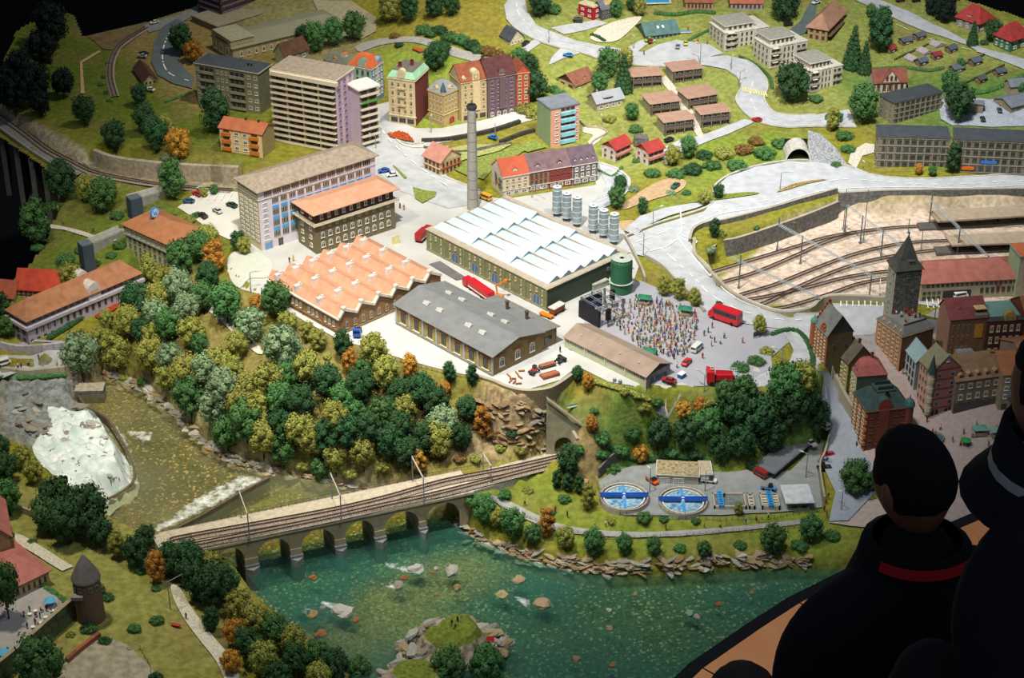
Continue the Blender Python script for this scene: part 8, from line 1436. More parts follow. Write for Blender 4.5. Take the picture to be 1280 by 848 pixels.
def gantry(p, q, masts, lab, h=.118):
    a, b_ = P(*p, YZ + h), P(*q, YZ + h); t = thing('yard_gantry', lab, 'gantry', Vector((a.x, a.y, YZ))); o = Vector((a.x, a.y, YZ)); mb = MB(); d = b_ - a; sd = Vector((-d.y, d.x, 0)).normalized() * .004; n_ = int(d.length / .012)
    for s in (-1,1):
        for z in (0,-.007): mb.tube(a - o + sd * s + Vector((0,0, z)), b_ - o + sd * s + Vector((0,0, z)),.0009,4)
    for k in range(n_): x = a.lerp(b_, k / n_) - o; y = a.lerp(b_, (k + 1) / n_) - o; mb.tube(x + sd, y - sd, .0007,3); mb.tube(x + sd, y + sd + Vector((0,0,-.007)),.0007,3); mb.tube(x - sd + Vector((0,0,-.007)), y - sd, .0007,3)
    build(mb, 'lattice_beam', cm('#a3adb0'), t)
    for k in masts: x = a.lerp(b_, k) - o; mb = MB(); mb.box(x.x - .0022, x.x + .0022, x.y - .0022, x.y + .0022,-.004, h + .004 + (.02 if k == masts[0] else 0)); mb.box(x.x - .005, x.x + .005, x.y - .005, x.y + .005,-.004,.006); build(mb, 'mast', cm('#5f686a'), t)
gantry((914,321),(1024,371),(.11,.98), 'lattice gantry over the near left end of the rail yard'); gantry((974,280),(1096,347),(.0,.25,.95), 'second lattice gantry over the rail yard'); gantry((1059,256),(1152,326),(.0,.22,.5), 'third lattice gantry ending behind the stone tower'); gantry((1165,250),(1238,323),(.0,.5,.97), 'lattice gantry over the platforms')
for u, v, vt, lab in ((1054,286,236,'left pole of the transformer frame against the grey wall'),(1079,303,237,'right pole of the transformer frame'),(1151,313,287,'single dark mast behind the tower spire'),(1135,292,273,'short signal mast in the yard centre')): b_ = P(u, v, YZ); h = top_h(b_, u, vt); t = thing('signal_mast', lab, 'mast', b_); TU(((0,0,-.004),(0,0, h),.002,6,.0013,), 'pole', cm('#5f686a'), t); BX((-.005,.005,-.005,.005,-.004,.006,), 'foot', cm('#8f9290'), t)
# ---------------------------------------------------------------- boulders and rocky banks
def rock_mesh(seed, flat=.6):
    r = random.Random(seed); mb = MB(); mb.ball((0,0,0),1,0,9,6); q = Vector((seed * 3.1,0,0))
    for i, v in enumerate(mb.v): p = Vector(v); n_ = noise.noise(p * 1.1 + q) * .55 + noise.noise(p * 2.7 + q) * .25; p = p * (1 + n_); p.x = max(-.95, min(.95, p.x)); mb.v[i] = (p.x, p.y * .8, max(-.4, p.z * flat))
    return mb.mesh('rock', [mat('rock_grey', '#b0a797', .95,.25,30, bump=.8, objvar=.18)])
RK = [rock_mesh(i) for i in range(8)]; RM = {k: mat('rock_' + k, c, .95,.25,30, bump=.8, objvar=.15) for k, c in dict(white='#c9c5ba', tan='#a88a66', orange='#b0754c', cream='#c2ab86', grey='#8d8a82', green='#9ab59a').items()}
RKC = {}
def rock(i, k):
    if (i, k) not in RKC: m = RK[i].copy(); m.materials[0] = RM[k]; RKC[(i, k)] = m
    return RKC[(i, k)]
for u, v, s, k, lab in ((520,712,12,'white','large pale round boulder nearest the bridge in the green river'),(565,714,11,'white','grey-white pointed boulder right of the largest pale boulder'),(428,765,14,'white','long white boulder in the left half of the river'),(391,769,8,'tan','tan boulder left of the long white boulder'),(391,722,6,'orange','orange-brown flat stone near the bridge piers'),(497,732,8,'grey','grey split boulder trailing white ripples'),(505,723,5,'orange','small orange stone above the grey split boulder'),(572,735,6,'tan','tan wedge stone below the pointed boulder'),(445,775,5,'orange','small round orange stone beside the long white boulder'),(400,793,8,'orange','flat orange stone slab at the river shallows'),(545,711,4,'white','tiny white stone between the two large boulders'),(648,726,9,'cream','flat cream boulder nearest the rocky bank'),(628,743,9,'cream','flat cream boulder left of the big pinkish one'),(679,754,14,'cream','big pinkish-white boulder in the river middle'),(761,763,4,'white','small white stone right of the big pinkish boulder'),(762,786,5,'cream','small cream stone in the open river'),(766,832,5,'orange','orange stone near the bottom of the river'),(862,767,7,'green','pale green stone in the right part of the river'),(871,771,5,'white','white stone touching the pale green stone'),(898,756,5,'orange','brown stone near the parapet side of the river'),(794,743,4,'tan','tan stone below the rocky bank'),(720,823,6,'tan','dull tan stone in the lower river'),(540,696+20,3,'orange','tiny orange stone beside the largest pale boulder'),(403,760,4,'grey','little grey stone above the long white boulder'),(545,743,4,'tan','tan pebble stone left of the wedge stone'),(1000+-60,741,4,'tan','tan stone closest to the man\'s shoulder')):
    p = P(u, v, WZ); s_ = s * depth(p) / FPX; t = tag(link('boulder', rock(rnd.randrange(8), k), None, p + Vector((0,0,-s_ * .05)), rnd.uniform(0,6),(s_, s_, s_ * .9)), lab, 'rock')
def bank(name, lab, px, n_, smin, smax, kinds, spread, z=None, sq=.6, tilt=.5):
    q = smooth_line(px, n=8); t = thing(name, lab, 'rocks', G(*px[0])); L_ = [0]
    for i in range(n_):
        f = rnd.random() * (len(q) - 1); k = int(f); u, v = [q[k][j] + (q[min(k + 1, len(q) - 1)][j] - q[k][j]) * (f - k) for j in (0,1)]; v += rnd.uniform(-spread, spread); u += rnd.uniform(-3,3); p = G(u, v); s = rnd.uniform(smin, smax) * depth(p) / FPX
        o = link('rock', rock(rnd.randrange(8), rnd.choice(kinds)), t, p - t.location, rnd.uniform(-.9,.3),(s * 1.5, s * .8, s * sq)); o.rotation_euler = (rnd.uniform(-tilt, tilt), rnd.uniform(-tilt, tilt), o.rotation_euler[2])
bank('rocky_bank', 'long band of stratified pale rock slabs along the right river bank', [(572,652),(590,668),(620,684),(650,694),(700,703),(760,710),(830,708),(900,702),(960,700),(1010,702)], 300,4,8, ['cream','tan','grey','cream','white'], 9, sq=.45)
bank('rocky_bank', 'pale cream rocks along the upper pool bank below the forest', [(136,472),(165,482),(195,498),(230,530),(262,558),(295,575),(335,590)], 230,4,9, ['white','white','cream'], 7)
bank('rocky_bank', 'pale rounded rocks between the weir corner and the bridge', [(335,590),(370,594),(400,604),(430,610),(455,614)], 60,4,9, ['cream','tan','white'], 5)
bank('rock_cliff', 'layered grey-brown rock cliff under the round retaining wall', [(600,510),(630,515),(660,512),(690,520),(660,535),(620,545),(650,555),(685,560),(690,540)], 90,3,7, ['tan','grey','tan','cream'], 10)
bank('rapids_rocks', 'wet grey rocks among the white rapids at the left', [(0,500),(50,505),(100,520),(130,560),(60,540),(20,530),(90,580),(140,600)], 40,3,8, ['grey','white','grey'], 12)
# weirs
for px, z, lab in (([(336,598),(300,617),(250,646),(206,668)], WZ2, 'straight weir step crossing the river above the bridge'),([(95,490),(108,508),(134,524),(157,560),(168,590),(160,610),(120,632)], WZ2, 'curved weir edge between the rapids and the brown pool')):
    t = thing('weir', lab, 'weir', P(*px[0], z)); q = [P(u, v, z) - t.location for u, v in smooth_line(px)]; mb = MB(); wall_line(mb, None, .004,.008, pts=q, below=.05); build(mb, 'sill', mat('wet_stone', '#6d6050', .6,.2,60), t)
# island
pI = P(566,812, WZ); t = thing('river_island', 'rocky island with grassy tops in the lower river', 'island', pI); mb = MB(); n_, m_ = 28,10
for k in range(m_ + 1):
    for i in range(n_):
        a = i / n_ * 6.283; rr = (1 - k / m_) ; x, y = math.cos(a) * rr * .17, math.sin(a) * rr * .12; e = noise.noise(Vector((x * 9, y * 9,3))); zz = -.03 + .1 * min(1,(1 - rr) * 1.7) * (1 + .5 * e) + .012 * noise.noise(Vector((x * 40, y * 40,1))); mb.v.append((x * (1 + .25 * e), y * (1 + .2 * e), zz))
for k in range(m_):
    for i in range(n_): mb.f.append((k * n_ + i, k * n_ + (i + 1) % n_, (k + 1) * n_ + (i + 1) % n_, (k + 1) * n_ + i)); mb.m.append(1 if k >= 5 else 0)
build(mb, 'rock_base', [mat('island_rock', '#b5a68e', .95,.35,50, bump=1), LAWNO], t)
for i in range(80): a = rnd.uniform(0,6.28); q = rnd.uniform(.72,1.02); s = rnd.uniform(.012,.03); o = link('rock', rock(rnd.randrange(8), rnd.choice(['cream', 'white', 'grey'])), t, (math.cos(a) * .175 * q, math.sin(a) * .12 * q, rnd.uniform(-.01,.012) + (1 - q) * .1), rnd.uniform(0,3),(s * 1.3, s * .7, s * .7))
tI = thing('river_island', 'low second islet with a grassy top in front of the rocky island', 'island', P(520,852, WZ)); mb = MB(); mb.lathe([(.11,-.04),(.1,.01),(.07,.035),(.03,.045),(.002,.046)], 14); mb.v = [(v[0] * (1 + .3 * noise.noise(Vector(v) * 12)), v[1] * .8, v[2] * (1 + .4 * noise.noise(Vector(v) * 20))) for v in mb.v]; mb.m = [1 if i >= 14 * 2 else 0 for i in range(len(mb.f))]; build(mb, 'rock_base', [_M['island_rock'], LAWNO], tI)
for i in range(26): a = rnd.uniform(0,6.28); s = rnd.uniform(.012,.026); o = link('rock', rock(rnd.randrange(8), rnd.choice(['cream', 'white'])), tI, (math.cos(a) * .1, math.sin(a) * .08, rnd.uniform(-.01,.02)), rnd.uniform(0,3),(s * 1.3, s * .7, s * .7))
t = thing('red_tent', 'little red tent on the right flank of the river island', 'tent', P(613,800, WZ + .045)); mb = MB(); mb.add([(-.012,-.008,0),(.012,-.008,0),(.012,.008,0),(-.012,.008,0),(-.012,0,.013),(.012,0,.013)], [(0,1,5,4),(2,3,4,5),(0,4,3),(1,2,5)]); build(mb, 'canvas', mat('tent_red', '#c42a2a', .8), t)
t = tag(build((lambda b_: (b_.add([(-.02,0,.004),(-.01,-.006,.004),(.012,-.006,.004),(.02,0,.006),(.012,.006,.004),(-.01,.006,.004),(-.01,-.003,-.002),(.012,-.003,-.002),(.012,.003,-.002),(-.01,.003,-.002)], [(0,1,6),(1,2,7,6),(2,3,7),(3,4,8),(7,3,8),(4,5,9,8),(5,0,9),(0,6,9),(6,7,8,9),(0,5,4,3,2,1)]), b_)[1])(MB()), 'rowing_boat', mat('boat_red', '#b83a26', .6), None, G(220,784,.006), R(-20)), 'small red boat lying on the grass beside the white footpath', 'boat')
# ---------------------------------------------------------------- tiny people
SKIN = mat('skin_tone', '#c98f6e', .7)
def fig_mesh(top, legs, hair, pose):
    mb = MB(); h = .0195
    sp = .0018; kick = .0012 if pose == 1 else 0
    if pose == 2:   # seated
        for s in (-1,1): mb.tube((s * sp, .0,.0052),(s * sp, -.0055,.0052),.0012,5,.001,1); mb.tube((s * sp, -.0055,.0052),(s * sp, -.006,.0),.001,5,.0008,1)
        z0 = .0045
    else:
        for s in (-1,1): mb.tube((s * sp, s * kick * 1.5,0),(s * sp * .7,0,.0095),.0009,5,.0014,1)
        z0 = .0088
    mb.lathe([(.0016,0),(.0021,.0015),(.0019,.0035),(.0026,.0058),(.0024,.0067),(.0008,.0074)], 7,0,(0,0, z0)); 
    for s in (-1,1):
        if pose == 3: mb.tube((s * .0024,0, z0 + .0062),(s * .0038,-.0005, z0 + .0105),.0008,4,.0006)
        else: mb.tube((s * .0025,0, z0 + .0062),(s * .0033,-.001 - kick, z0 + .0008),.0008,4,.0006)
    mb.ball((0,0, z0 + .0090),.0014,2,6,4,(1,1,1.2)); mb.ball((0,.0004, z0 + .0096),.0014,3,6,4,(1.02,1,.9)); return mb.mesh('person', [cm(top), cm(legs), SKIN, cm(hair)])
TOPS = [('red', '#c0302c'),('white', '#e3e0d8'),('blue', '#3a66a8'),('yellow', '#d6b43a'),('black', '#26262a'),('green', '#4a7a48'),('beige', '#b89c74'),('orange', '#d0702c'),('grey', '#8b8d92'),('pink', '#c98a94')]
LEGS = ['#2f3a52', '#3c352e', '#6d6454', '#22262c', '#a89c84']; _F = {}
def fig(u, v, ci=None, pose=0, lab=None, group=None, z=None, dz=.007, rz=None, sc=1.22):
    ci = rnd.randrange(10) if ci is None else ci; li = rnd.randrange(5); k = (ci, li, pose)
    if k not in _F: _F[k] = fig_mesh(TOPS[ci][1], LEGS[li], ['#3a2a1e', '#6d4a2a', '#1c1a18'][li % 3], pose)
    p = (G(u, v) if z is None else P(u, v, z)); o = link('person', _F[k], None, p + Vector((0,0, dz)), rnd.uniform(0,6.28) if rz is None else rz, (sc,) * 3 if sc != 1 else None)
    tag(o, lab or '', 'person', group)
    if not lab: autolabel(o, {0: 'tiny standing figure', 1: 'tiny walking figure', 2: 'tiny seated figure', 3: 'tiny figure with raised arms'}[pose] + ' in ' + TOPS[ci][0], u, v)
    return o
CW = [(770,385),(800,372),(840,382),(868,392),(875,405),(868,425),(858,445),(840,452),(812,445),(790,430),(770,410),(755,405),(756,398)]; cwp = wpoly(CW, 0); got = []; tries = 0
while len(got) < 300 and tries < 30000:
    tries += 1; u, v = rnd.uniform(754,876), rnd.uniform(371,452); p = P(u, v, 0)
    if inside(cwp, np.array([p.x]), np.array([p.y]))[0] and all((p.x - a) ** 2 + (p.y - b_) ** 2 > .0112 ** 2 for a, b_ in got): got.append((p.x, p.y))
got.sort(key=lambda q: q[1]); far = []
for i, q in enumerate(got):
    ci = rnd.choice([0,1,1,2,3,4,5,6,6,7,8,9]); pose = rnd.choice([0,1,3]); u, v = pix((*q, .005)); o = fig(u, v, ci, pose, 'tiny concertgoer in ' + TOPS[ci][0] + ' clothes' + (' with raised arms' if pose == 3 else ' mid-step' if pose == 1 else '') + ' in the packed crowd before the stage', 'concert crowd before the stage', z=.005, dz=0)
    if i >= 165: far.append(o)
vs_, fs_, ms_, mats_ = [], [], [], []
for o in far:
    me = o.data; M_ = Matrix.Translation(o.location) @ Matrix.Rotation(o.rotation_euler[2], 4, 'Z'); b_ = len(vs_); vs_ += [tuple(M_ @ v.co) for v in me.vertices]
    for m in me.materials:
        if m not in mats_: mats_.append(m)
    ix = [mats_.index(m) for m in me.materials]
    for p in me.polygons: fs_.append(tuple(b_ + k for k in p.vertices)); ms_.append(ix[p.material_index])
    ALL.remove(o); bpy.data.objects.remove(o)
mb = MB(); mb.v, mb.f, mb.m = vs_, fs_, ms_; t = tag(build(mb, 'distant_crowd', mats_), 'rear rows of the packed concert crowd, towards the tank and pavilions', 'crowd'); t['kind'] = 'stuff'
LM += [(890,420,'the red tour coach'),(850,455,'the camper van'),(740,365,'the concert stage'),(60,790,'the tavern terrace'),(1180,540,'the town square'),(1150,390,'the flat roof terrace')]
for a in '''888 425 1,893 430 4,889 435 6,900 432 1,885 418 2,890 412 0,880 422 5,905 425 8,878 450 0,853 448 3,846 462 1,700 442 4,740 372 2,752 388 4,745 392 1,757 384 6,928 431 7,735 434 3,362 330 4,367 328 3,437 246 5,500 262 4,505 264 7,49 452 4,23 462 1,27 461 0,36 459 6,72 460 3,120 338 7,79 282 7,117 291 8,73 265 3,187 722 4,233 776 4,276 832 0,281 830 4,1017 550 4,1023 553 8,1035 625 4,1030 640 0,1033 648 0,1070 561 4,1077 563 4,690 655 4,757 660 1,832 664 0,880 662 6,900 662 3,945 653 7,960 650 1,932 658 2,709 648 4,694 642 0,656 633 3,496 631 3,490 633 1,345 645 2,434 644 0,968 622 4,825 600 7,905 625 4,1200 560 7,805 70 0,813 38 7,860 40 0,872 56 0,884 57 0,1158 530 4,1140 545 6,1165 545 0,1175 540 1,1190 555 2,1204 545 5,1215 550 7,1225 545 3,1238 548 1,1245 540 7,1235 560 0,1220 535 6,1210 560 3,1150 560 2,1250 552 8,1262 548 7,1270 555 4,1128 470 6,1142 540 0'''.replace('\n', ',').split(','):
    q = a.split(); fig(float(q[0]), float(q[1]), int(q[2]), rnd.choice([0,1,0]))
zt_ = TERR_B.o.z + TERR_B.h + .022
for i in range(16): p = TERR_B.loc(rnd.uniform(.04, TERR_B.w - .03), rnd.uniform(.04, TERR_B.d - .03)); u, v = pix((p.x, p.y, zt_)); fig(u, v, rnd.choice([0,0,1,7,4]), rnd.choice([0,2,1]), z=zt_, dz=0)
for i, (u, v) in enumerate(((565,782),(569,785),(572,778))): fig(u, v, [4,6,4][i], 0, lab='tiny hiker on the island top, ' + ['left one', 'middle one', 'right one'][i] + ' of three', z=WZ + .085, dz=0)
# parasols, tables, stalls
def parasol(u, v, c, lab, sq=False, z=None, r_=.019, h=.026):
    p = G(u, v) if z is None else P(u, v, z); t = thing('parasol', lab, 'umbrella', p + Vector((0,0,.01))); TU(((0,0,-.008),(0,0, h),.0008,5,), 'pole', cm('#c9c9c4'), t); mb = MB()
    mb.lathe([(r_, h - .004),(r_ * .5, h + .001),(.0005, h + .004)], 4 if sq else 8,0, cap=False); build(mb, 'canopy', cm(c), t)
for a in ((64,761,'#5fb4dc','light blue parasol beside the tavern hall'),(6,826,'#5fb4dc','blue parasol at the left edge of the tavern terrace'),(34,812,'#3c7a64','dark green parasol on the tavern terrace'),(2,848,'#5a9a90','teal parasol in the bottom left corner'),(1206,560,'#2f9a5a','bright green parasol on the town square'),(1150,566,'#8f9aa0','grey parasol behind the man\'s head')): parasol(*a)
for u, v, c, lab in ((805,381,'#2c7a5c','dark green pavilion behind the crowd near the tank'),(856,395,'#2c7a5c','dark green pavilion at the far right of the crowd'),(811,448,'#2c7a5c','dark green pavilion beside the shed roof'),(1224,545,'#6fa89a','mint market stall, left of the two'),(1246,547,'#7fb0a4','mint market stall, right of the two')):
    p = G(u, v); t = thing('market_stall', lab, 'stall', p + Vector((0,0,.008)), R(-15 if u < 900 else 5)); mb = MB(); mb.add([(-.025,-.019,.024),(.025,-.019,.024),(.025,.019,.024),(-.025,.019,.024),(0,0,.034)], [(0,1,4),(1,2,4),(2,3,4),(3,0,4)]); build(mb, 'roof', cm(c), t)
    for x in (-.023,.023):
        for y in (-.017,.017): TU(((x, y, -.006),(x, y, .025),.0007,4,), 'post', cm('#8f9490'), t)
    BX((-.02,.02,-.016,-.01,0,.009,), 'counter', cm('#a08c6c'), t)
TB_ = None
for i, (u, v) in enumerate(((38,774),(45,770),(52,785),(58,778),(66,770),(42,790),(72,772),(30,832),(18,822),(12,840))):
    p = G(u, v); t = thing('cafe_table', '', 'table', p + Vector((0,0,.012)), rnd.uniform(0,3)); LA(([(.0065,.0075),(.0065,.0083)], 10,), 'table_top', WHITE, t); TU(((0,0,0),(0,0,.0078),.0008,5,), 'leg', IRON, t); autolabel(t, 'small round white cafe table', u, v)
    for k in range(2): fig(u + (-7,7)[k], v + rnd.uniform(-2,2), rnd.choice([0,0,1,2,4]),2 if k else 0, dz=.013)
for a in ((1168,551),): 
    p = G(*a); t = thing('carousel', 'round grey-blue fountain basin on the town square', 'fountain', p + Vector((0,0,.008))); LA(([(.032,0),(.034,.009),(.03,.009),(.029,.004)], 8,), 'basin', cm('#8f8c84'), t); LA(([(.029,.004),(.029,.0055)], 8,), 'water', mat('fountain_water', '#4f6f7c', .15), t); LA(([(.005,0),(.003,.022),(.006,.024),(.001,.034)], 8,), 'column', cm('#7a7468'), t); t.name = 'fountain'
t = thing('park_bench', 'pale green bench on the bright lawn below the works yard', 'bench', G(716,512,.002), R(25)); BX((-.02,.02,-.002,.006,.006,.008,), 'seat', cm('#8fa58a'), t); BX((-.02,.02,.006,.0075,.009,.016,), 'backrest', cm('#8fa58a'), t); mb = MB(); [mb.box(x - .001, x + .001,-.001,.006,0,.006) for x in (-.016,.016)]; build(mb, 'frame', IRON, t)
for u, v, lab in ((728,603,'stacked pale planks beside the cypress trees'),): t = thing('plank_pile', lab, 'planks', G(u, v, .003), R(-15)); [build((lambda b_: (b_.box(-.02,.02,-.012 + k * .008,-.006 + k * .008,0,.006), b_)[1])(MB()), 'plank', cm('#c9a27c'), t) for k in range(3)]
for name, px, w_, c, lab in (('swimming_pool', (820,3),.07, '#3f9fd0', 'long blue swimming pool at the top edge'),('paddling_pool', (856,41),.03, '#5fa8d8', 'small blue paddling pool beside the teal-roofed villa')): t = thing(name, lab, 'pool', G(*px, .004), R(5)); BX((-w_, w_, -w_ * .45, w_ * .45,0,.004,), 'rim', cm('#d8cfc0'), t); BX((-w_ * .9, w_ * .9,-w_ * .36, w_ * .36,.003,.005,), 'water', mat('pool_' + c[1:], c, .1,.05, spec=.8), t)
for px, lab in (([(746,606),(752,630),(775,645),(840,650),(900,652),(960,650),(1030,640)], 'grey wire fence along the lower edge of the water works'),([(620,630),(655,648),(700,664),(760,675),(850,673),(940,666),(1000,660)], 'low railing along the riverside path'),([(160,815),(175,812),(188,835),(190,850)], 'small wooden fence beside the bare pale ground'),([(470,446),(520,460),(560,470),(600,478)], 'thin wire fence on the yard edge above the forest'),([(715,466),(760,485),(800,505)], 'thin wire fence behind the Altra shed')): fence('wire_fence', lab, px, .016, cm('#6d706c'),.02,2,.0008)
flush_labels()

# ---------------------------------------------------------------- visitors in the dark foreground
CL = mat('black_cloth', '#17181a', .95,.1,30, bump=.2); HAIR = mat('dark_hair', '#1f1c1a', .9,.2,200, bump=.6); SKN = mat('visitor_skin', '#a06a50', .6,.08,20)
def skin_body(name, verts, edges, parent, m, root=0, sub=2):
    me = bpy.data.meshes.new(name); me.from_pydata([v[:3] for v in verts], edges, []); o = link(name, me, parent); md = o.modifiers.new('skin', 'SKIN'); md.use_smooth_shade = True
    for i, v in enumerate(verts): me.skin_vertices[0].data[i].radius = (v[3], v[4] if len(v) > 4 else v[3])
    me.skin_vertices[0].data[root].use_root = True; s = o.modifiers.new('sub', 'SUBSURF'); s.levels = s.render_levels = sub; me.materials.append(m); return o
def head(parent, loc, rz, pitch=0, hair=HAIR, sc=1.0):
    """face looks along +y before turning"""
    mb = MB(); nu, nv = 28,20
    def prof(th, ph):
        d = Vector((math.cos(ph) * math.cos(th), math.sin(ph) * math.cos(th), math.sin(th))); r = Vector((.077,.098,.118)); p = Vector((d.x * r.x, d.y * r.y, d.z * r.z))
        if d.z < 0: p.x *= 1 - .25 * -d.z; p.y *= 1 - .12 * -d.z; p.y += .012 * -d.z
        if d.y > .75: p.y += .022 * math.exp(-((d.x / .14) ** 2) - ((d.z + .12) / .16) ** 2); p.y -= .008 * math.exp(-((abs(d.x) - .32) / .13) ** 2 - ((d.z - .05) / .1) ** 2); p.y += .006 * math.exp(-(d.x / .25) ** 2 - ((d.z + .48) / .06) ** 2)
        return p
    for j in range(nv + 1):
        for i in range(nu): mb.v.append(tuple(prof(-math.pi / 2 + math.pi * j / nv, 2 * math.pi * i / nu)))
    for j in range(nv):
        for i in range(nu): mb.f.append((j * nu + i, j * nu + (i + 1) % nu, (j + 1) * nu + (i + 1) % nu, (j + 1) * nu + i)); mb.m.append(0)
    h = build(mb, 'head', SKN, parent, loc, rz, True, (sc,) * 3); h.rotation_euler = (pitch, 0, rz)
    for s in (-1,1):
        e = MB(); e.ball((0,0,0),1,0,10,8,(.008,.018,.032)); e.ball((s * .002,.002,0),1,0,8,6,(.007,.010,.02)); build(e, 'ear', SKN, h, (s * .079,-.008,-.012),0, True)
        e = MB(); e.ball((0,0,0),.011,0,10,8); e.ball((0,.0075,0),.005,1,8,6); build(e, 'eye', [cm('#d8d4cc'), cm('#2a1f18')], h, (s * .03,.082,.006),0, True)
    e = MB(); e.ball((0,0,0),1,0,10,6,(.024,.007,.007)); build(e, 'mouth', cm('#8a4a40'), h, (0,.09,-.055),0, True)
    hm = MB(); rr = random.Random(2)
    for j in range(nv + 1):
        for i in range(nu):
            th, ph = -math.pi / 2 + math.pi * j / nv, 2 * math.pi * i / nu; p = prof(th, ph); fr_ = math.sin(ph) * math.cos(th); low = -.45 if fr_ < -.1 else (.1 if fr_ < .45 else .52)
            q_ = max(0, min(1,(math.sin(th) - low) / .3 + .5)); k = .95 + .115 * q_ * q_ * (3 - 2 * q_); hm.v.append(tuple(p * k + Vector((0,0, noise.noise(p * 60) * .003))))
    hm.f = list(mb.f); hm.m = [0] * len(hm.f); build(hm, 'hair', hair, h, (0,0,0),0, True); return h
def wp(u, v, dep):
    d = ray(u, v); return Vector((d[0] * dep, d[1] * dep, CAMH + d[2] * dep))
# man with the red lanyard: head centre, facing the layout (up and left in the picture)
Hc = wp(1143,603,3.62); t = thing('person', 'man in black seen from behind with a red lanyard, watching the layout', 'person', (Hc.x, Hc.y, PLZ)); o = t.location; hz = Hc.z - PLZ
head(t, (0,0, hz), R(28), R(-22), sc=.9)
def arm(s, sh, el, ha): return [(*sh, .062),(*el, .048),(*ha, .034)]
def body(t, hz, fz, lean, arms, m=CL, wd=.0, dx=0):
    """fz: facing angle; the chest leans forward by lean"""
    c_, s_ = math.cos(fz), math.sin(fz); F = lambda x, y, z: (x * c_ - y * s_ + dx, x * s_ + y * c_, z); L = lean
    V_ = [F(0,-L * .2, hz - .72) + (.15,.115), F(0,-L * .35, hz - .52) + (.145,.11), F(0,-L * .5, hz - .33) + (.2,.135), F(0,-L * .45, hz - .225) + (.15,.10), F(0,-L * .25, hz - .15) + (.078,.072), F(0,-.01, hz - .08) + (.062,.062)]
    E_ = [(0,1),(1,2),(2,3),(3,4),(4,5)]
    for s, (ex, ey, ez),(hx, hy, hz_) in ((-1, *arms[0]),(1, *arms[1])):
        b_ = len(V_); V_ += [F(s * .2,-L * .45, hz - .27) + (.092,.088), F(s * .235,-L * .4, hz - .35) + (.085,.08), F(ex, ey, hz + ez) + (.05,.05), F(hx, hy, hz + hz_) + (.034,.034)]; E_ += [(3, b_),(b_, b_ + 1),(b_ + 1, b_ + 2),(b_ + 2, b_ + 3)]
    for s in (-1,1): b_ = len(V_); V_ += [F(s * .095,0, hz - .84) + (.095,.095), F(s * .1,.02, hz - 1.22) + (.062,.062), F(s * .1,-.02,.12) + (.045,.045), F(s * .1,.0,.05) + (.045,.04), F(s * .11,.12,.03) + (.038,.03)]; E_ += [(0, b_),(b_, b_ + 1),(b_ + 1, b_ + 2),(b_ + 2, b_ + 3),(b_ + 3, b_ + 4)]
    skin_body('body', V_, E_, t, m)
    for s, (hx, hy, hz_) in ((-1, arms[0][1]),(1, arms[1][1])):
        w0 = Vector(F(hx, hy, hz + hz_)); VV = [(*w0,.026)]; EE = []; fw = Vector(F(0,1,0)); sd = Vector(F(1,0,0)); pm = w0 + fw * .06; VV.append((*pm, .03)); EE.append((0,1))
        for k, ln in enumerate((.075,.088,.082,.065)): a = pm + sd * (-.027 + k * .018) + fw * .02; VV += [(*a, .0105),(*(a + fw * ln * .55 + Vector((0,0,.004))),.009),(*(a + fw * ln * .9 - Vector((0,0,.014))),.0075)]; b_ = len(VV); EE += [(1, b_ - 3),(b_ - 3, b_ - 2),(b_ - 2, b_ - 1)]
        a = w0 + sd * (-s * .03) + fw * .03; VV += [(*a, .012),(*(a + sd * (-s * .025) + fw * .035),.0095)]; b_ = len(VV); EE += [(0, b_ - 2),(b_ - 2, b_ - 1)]
        skin_body('hand', VV, EE, t, SKN, 0,1)
body(t, hz, R(24),.12,(((-.3,-.17,-.55),(-.2,-.2,-.82)),((.3,-.17,-.55),(.2,-.2,-.82))))
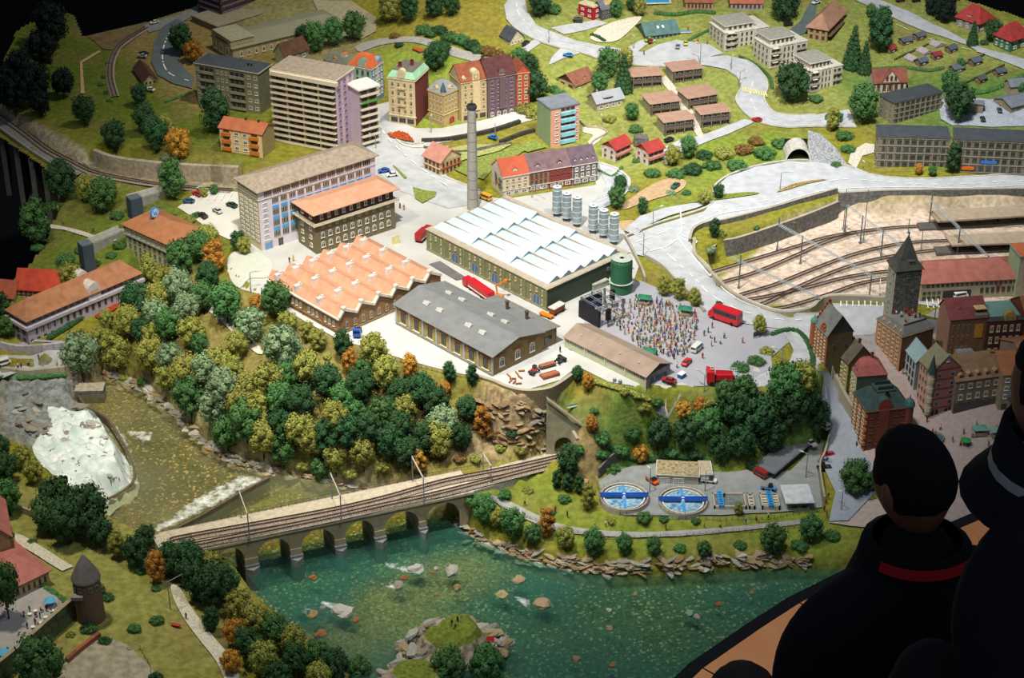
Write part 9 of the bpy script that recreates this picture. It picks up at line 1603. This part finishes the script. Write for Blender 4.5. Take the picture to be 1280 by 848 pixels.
F_ = Matrix.Rotation(R(24),3, 'Z'); mb = MB(); n_ = 22; pth = []
for i in range(n_ + 1): a = math.pi * (-.12 - .76 * i / n_); pth.append(F_ @ Vector((math.cos(a) * .122, math.sin(a) * .115 - .03, hz - .125)))
for a, b_ in zip(pth, pth[1:]): mb.quad(a + Vector((0,0,0)), b_, b_ + Vector((0,0,.02)) + (Vector((b_.x, b_.y, 0)).normalized() * -.006), a + Vector((0,0,.02)) + (Vector((a.x, a.y, 0)).normalized() * -.006))
build(mb, 'lanyard', mat('lanyard_red', '#d8202c', .6,.08,50), t)
mb = MB(); mb.lathe([(.135,-.04),(.112,.03),(.105,.07),(.085,.085)], 20, cap=False); build(mb, 'collar', CL, t, tuple(F_ @ Vector((0,-.03, hz - .19))),0, True)
Hc = wp(1340,498,2.75); t = thing('person', 'visitor in black at the right edge with a grey collar stripe', 'person', (Hc.x, Hc.y, PLZ)); hz = Hc.z - PLZ; head(t, (0,0, hz), R(45), R(-15), sc=.93); body(t, hz + .06, R(44),.06,(((-.27,-.1,-.5),(-.2,-.12,-.8)),((.27,-.1,-.5),(.2,-.12,-.8))), dx=.045)
mb = MB(); mb.lathe([(.15,-.17),(.112,-.12),(.103,-.055),(.09,-.05)], 24, cap=False); build(mb, 'collar', CL, t, (.01,0, hz),0, True)
mb = MB(); mb.lathe([(.1135,-.122),(.1065,-.09)], 24, cap=False); build(mb, 'collar_stripe', mat('stripe_grey', '#b9b8ae', .7), t, (.01,0, hz),0, True)
for (u, v, dep, c, lab) in ((930,910,3.2, '#4a4038', 'child with brown hair, only the top of the head in view at the bottom'),(1168,890,2.95, '#23211f', 'dark-haired visitor whose head top rises at the bottom right')):
    Hc = wp(u, v, dep); t = thing('person', lab, 'person', (Hc.x, Hc.y, PLZ)); hz = Hc.z - PLZ; head(t, (0,0, hz), R(10), R(-10), mat('hair_' + c[1:], c, .9,.2,200),.92); body(t, hz, R(10),.04,(((-.24,.0,-.5),(-.18,.2,-.55)),((.24,.0,-.5),(.18,.2,-.55))))
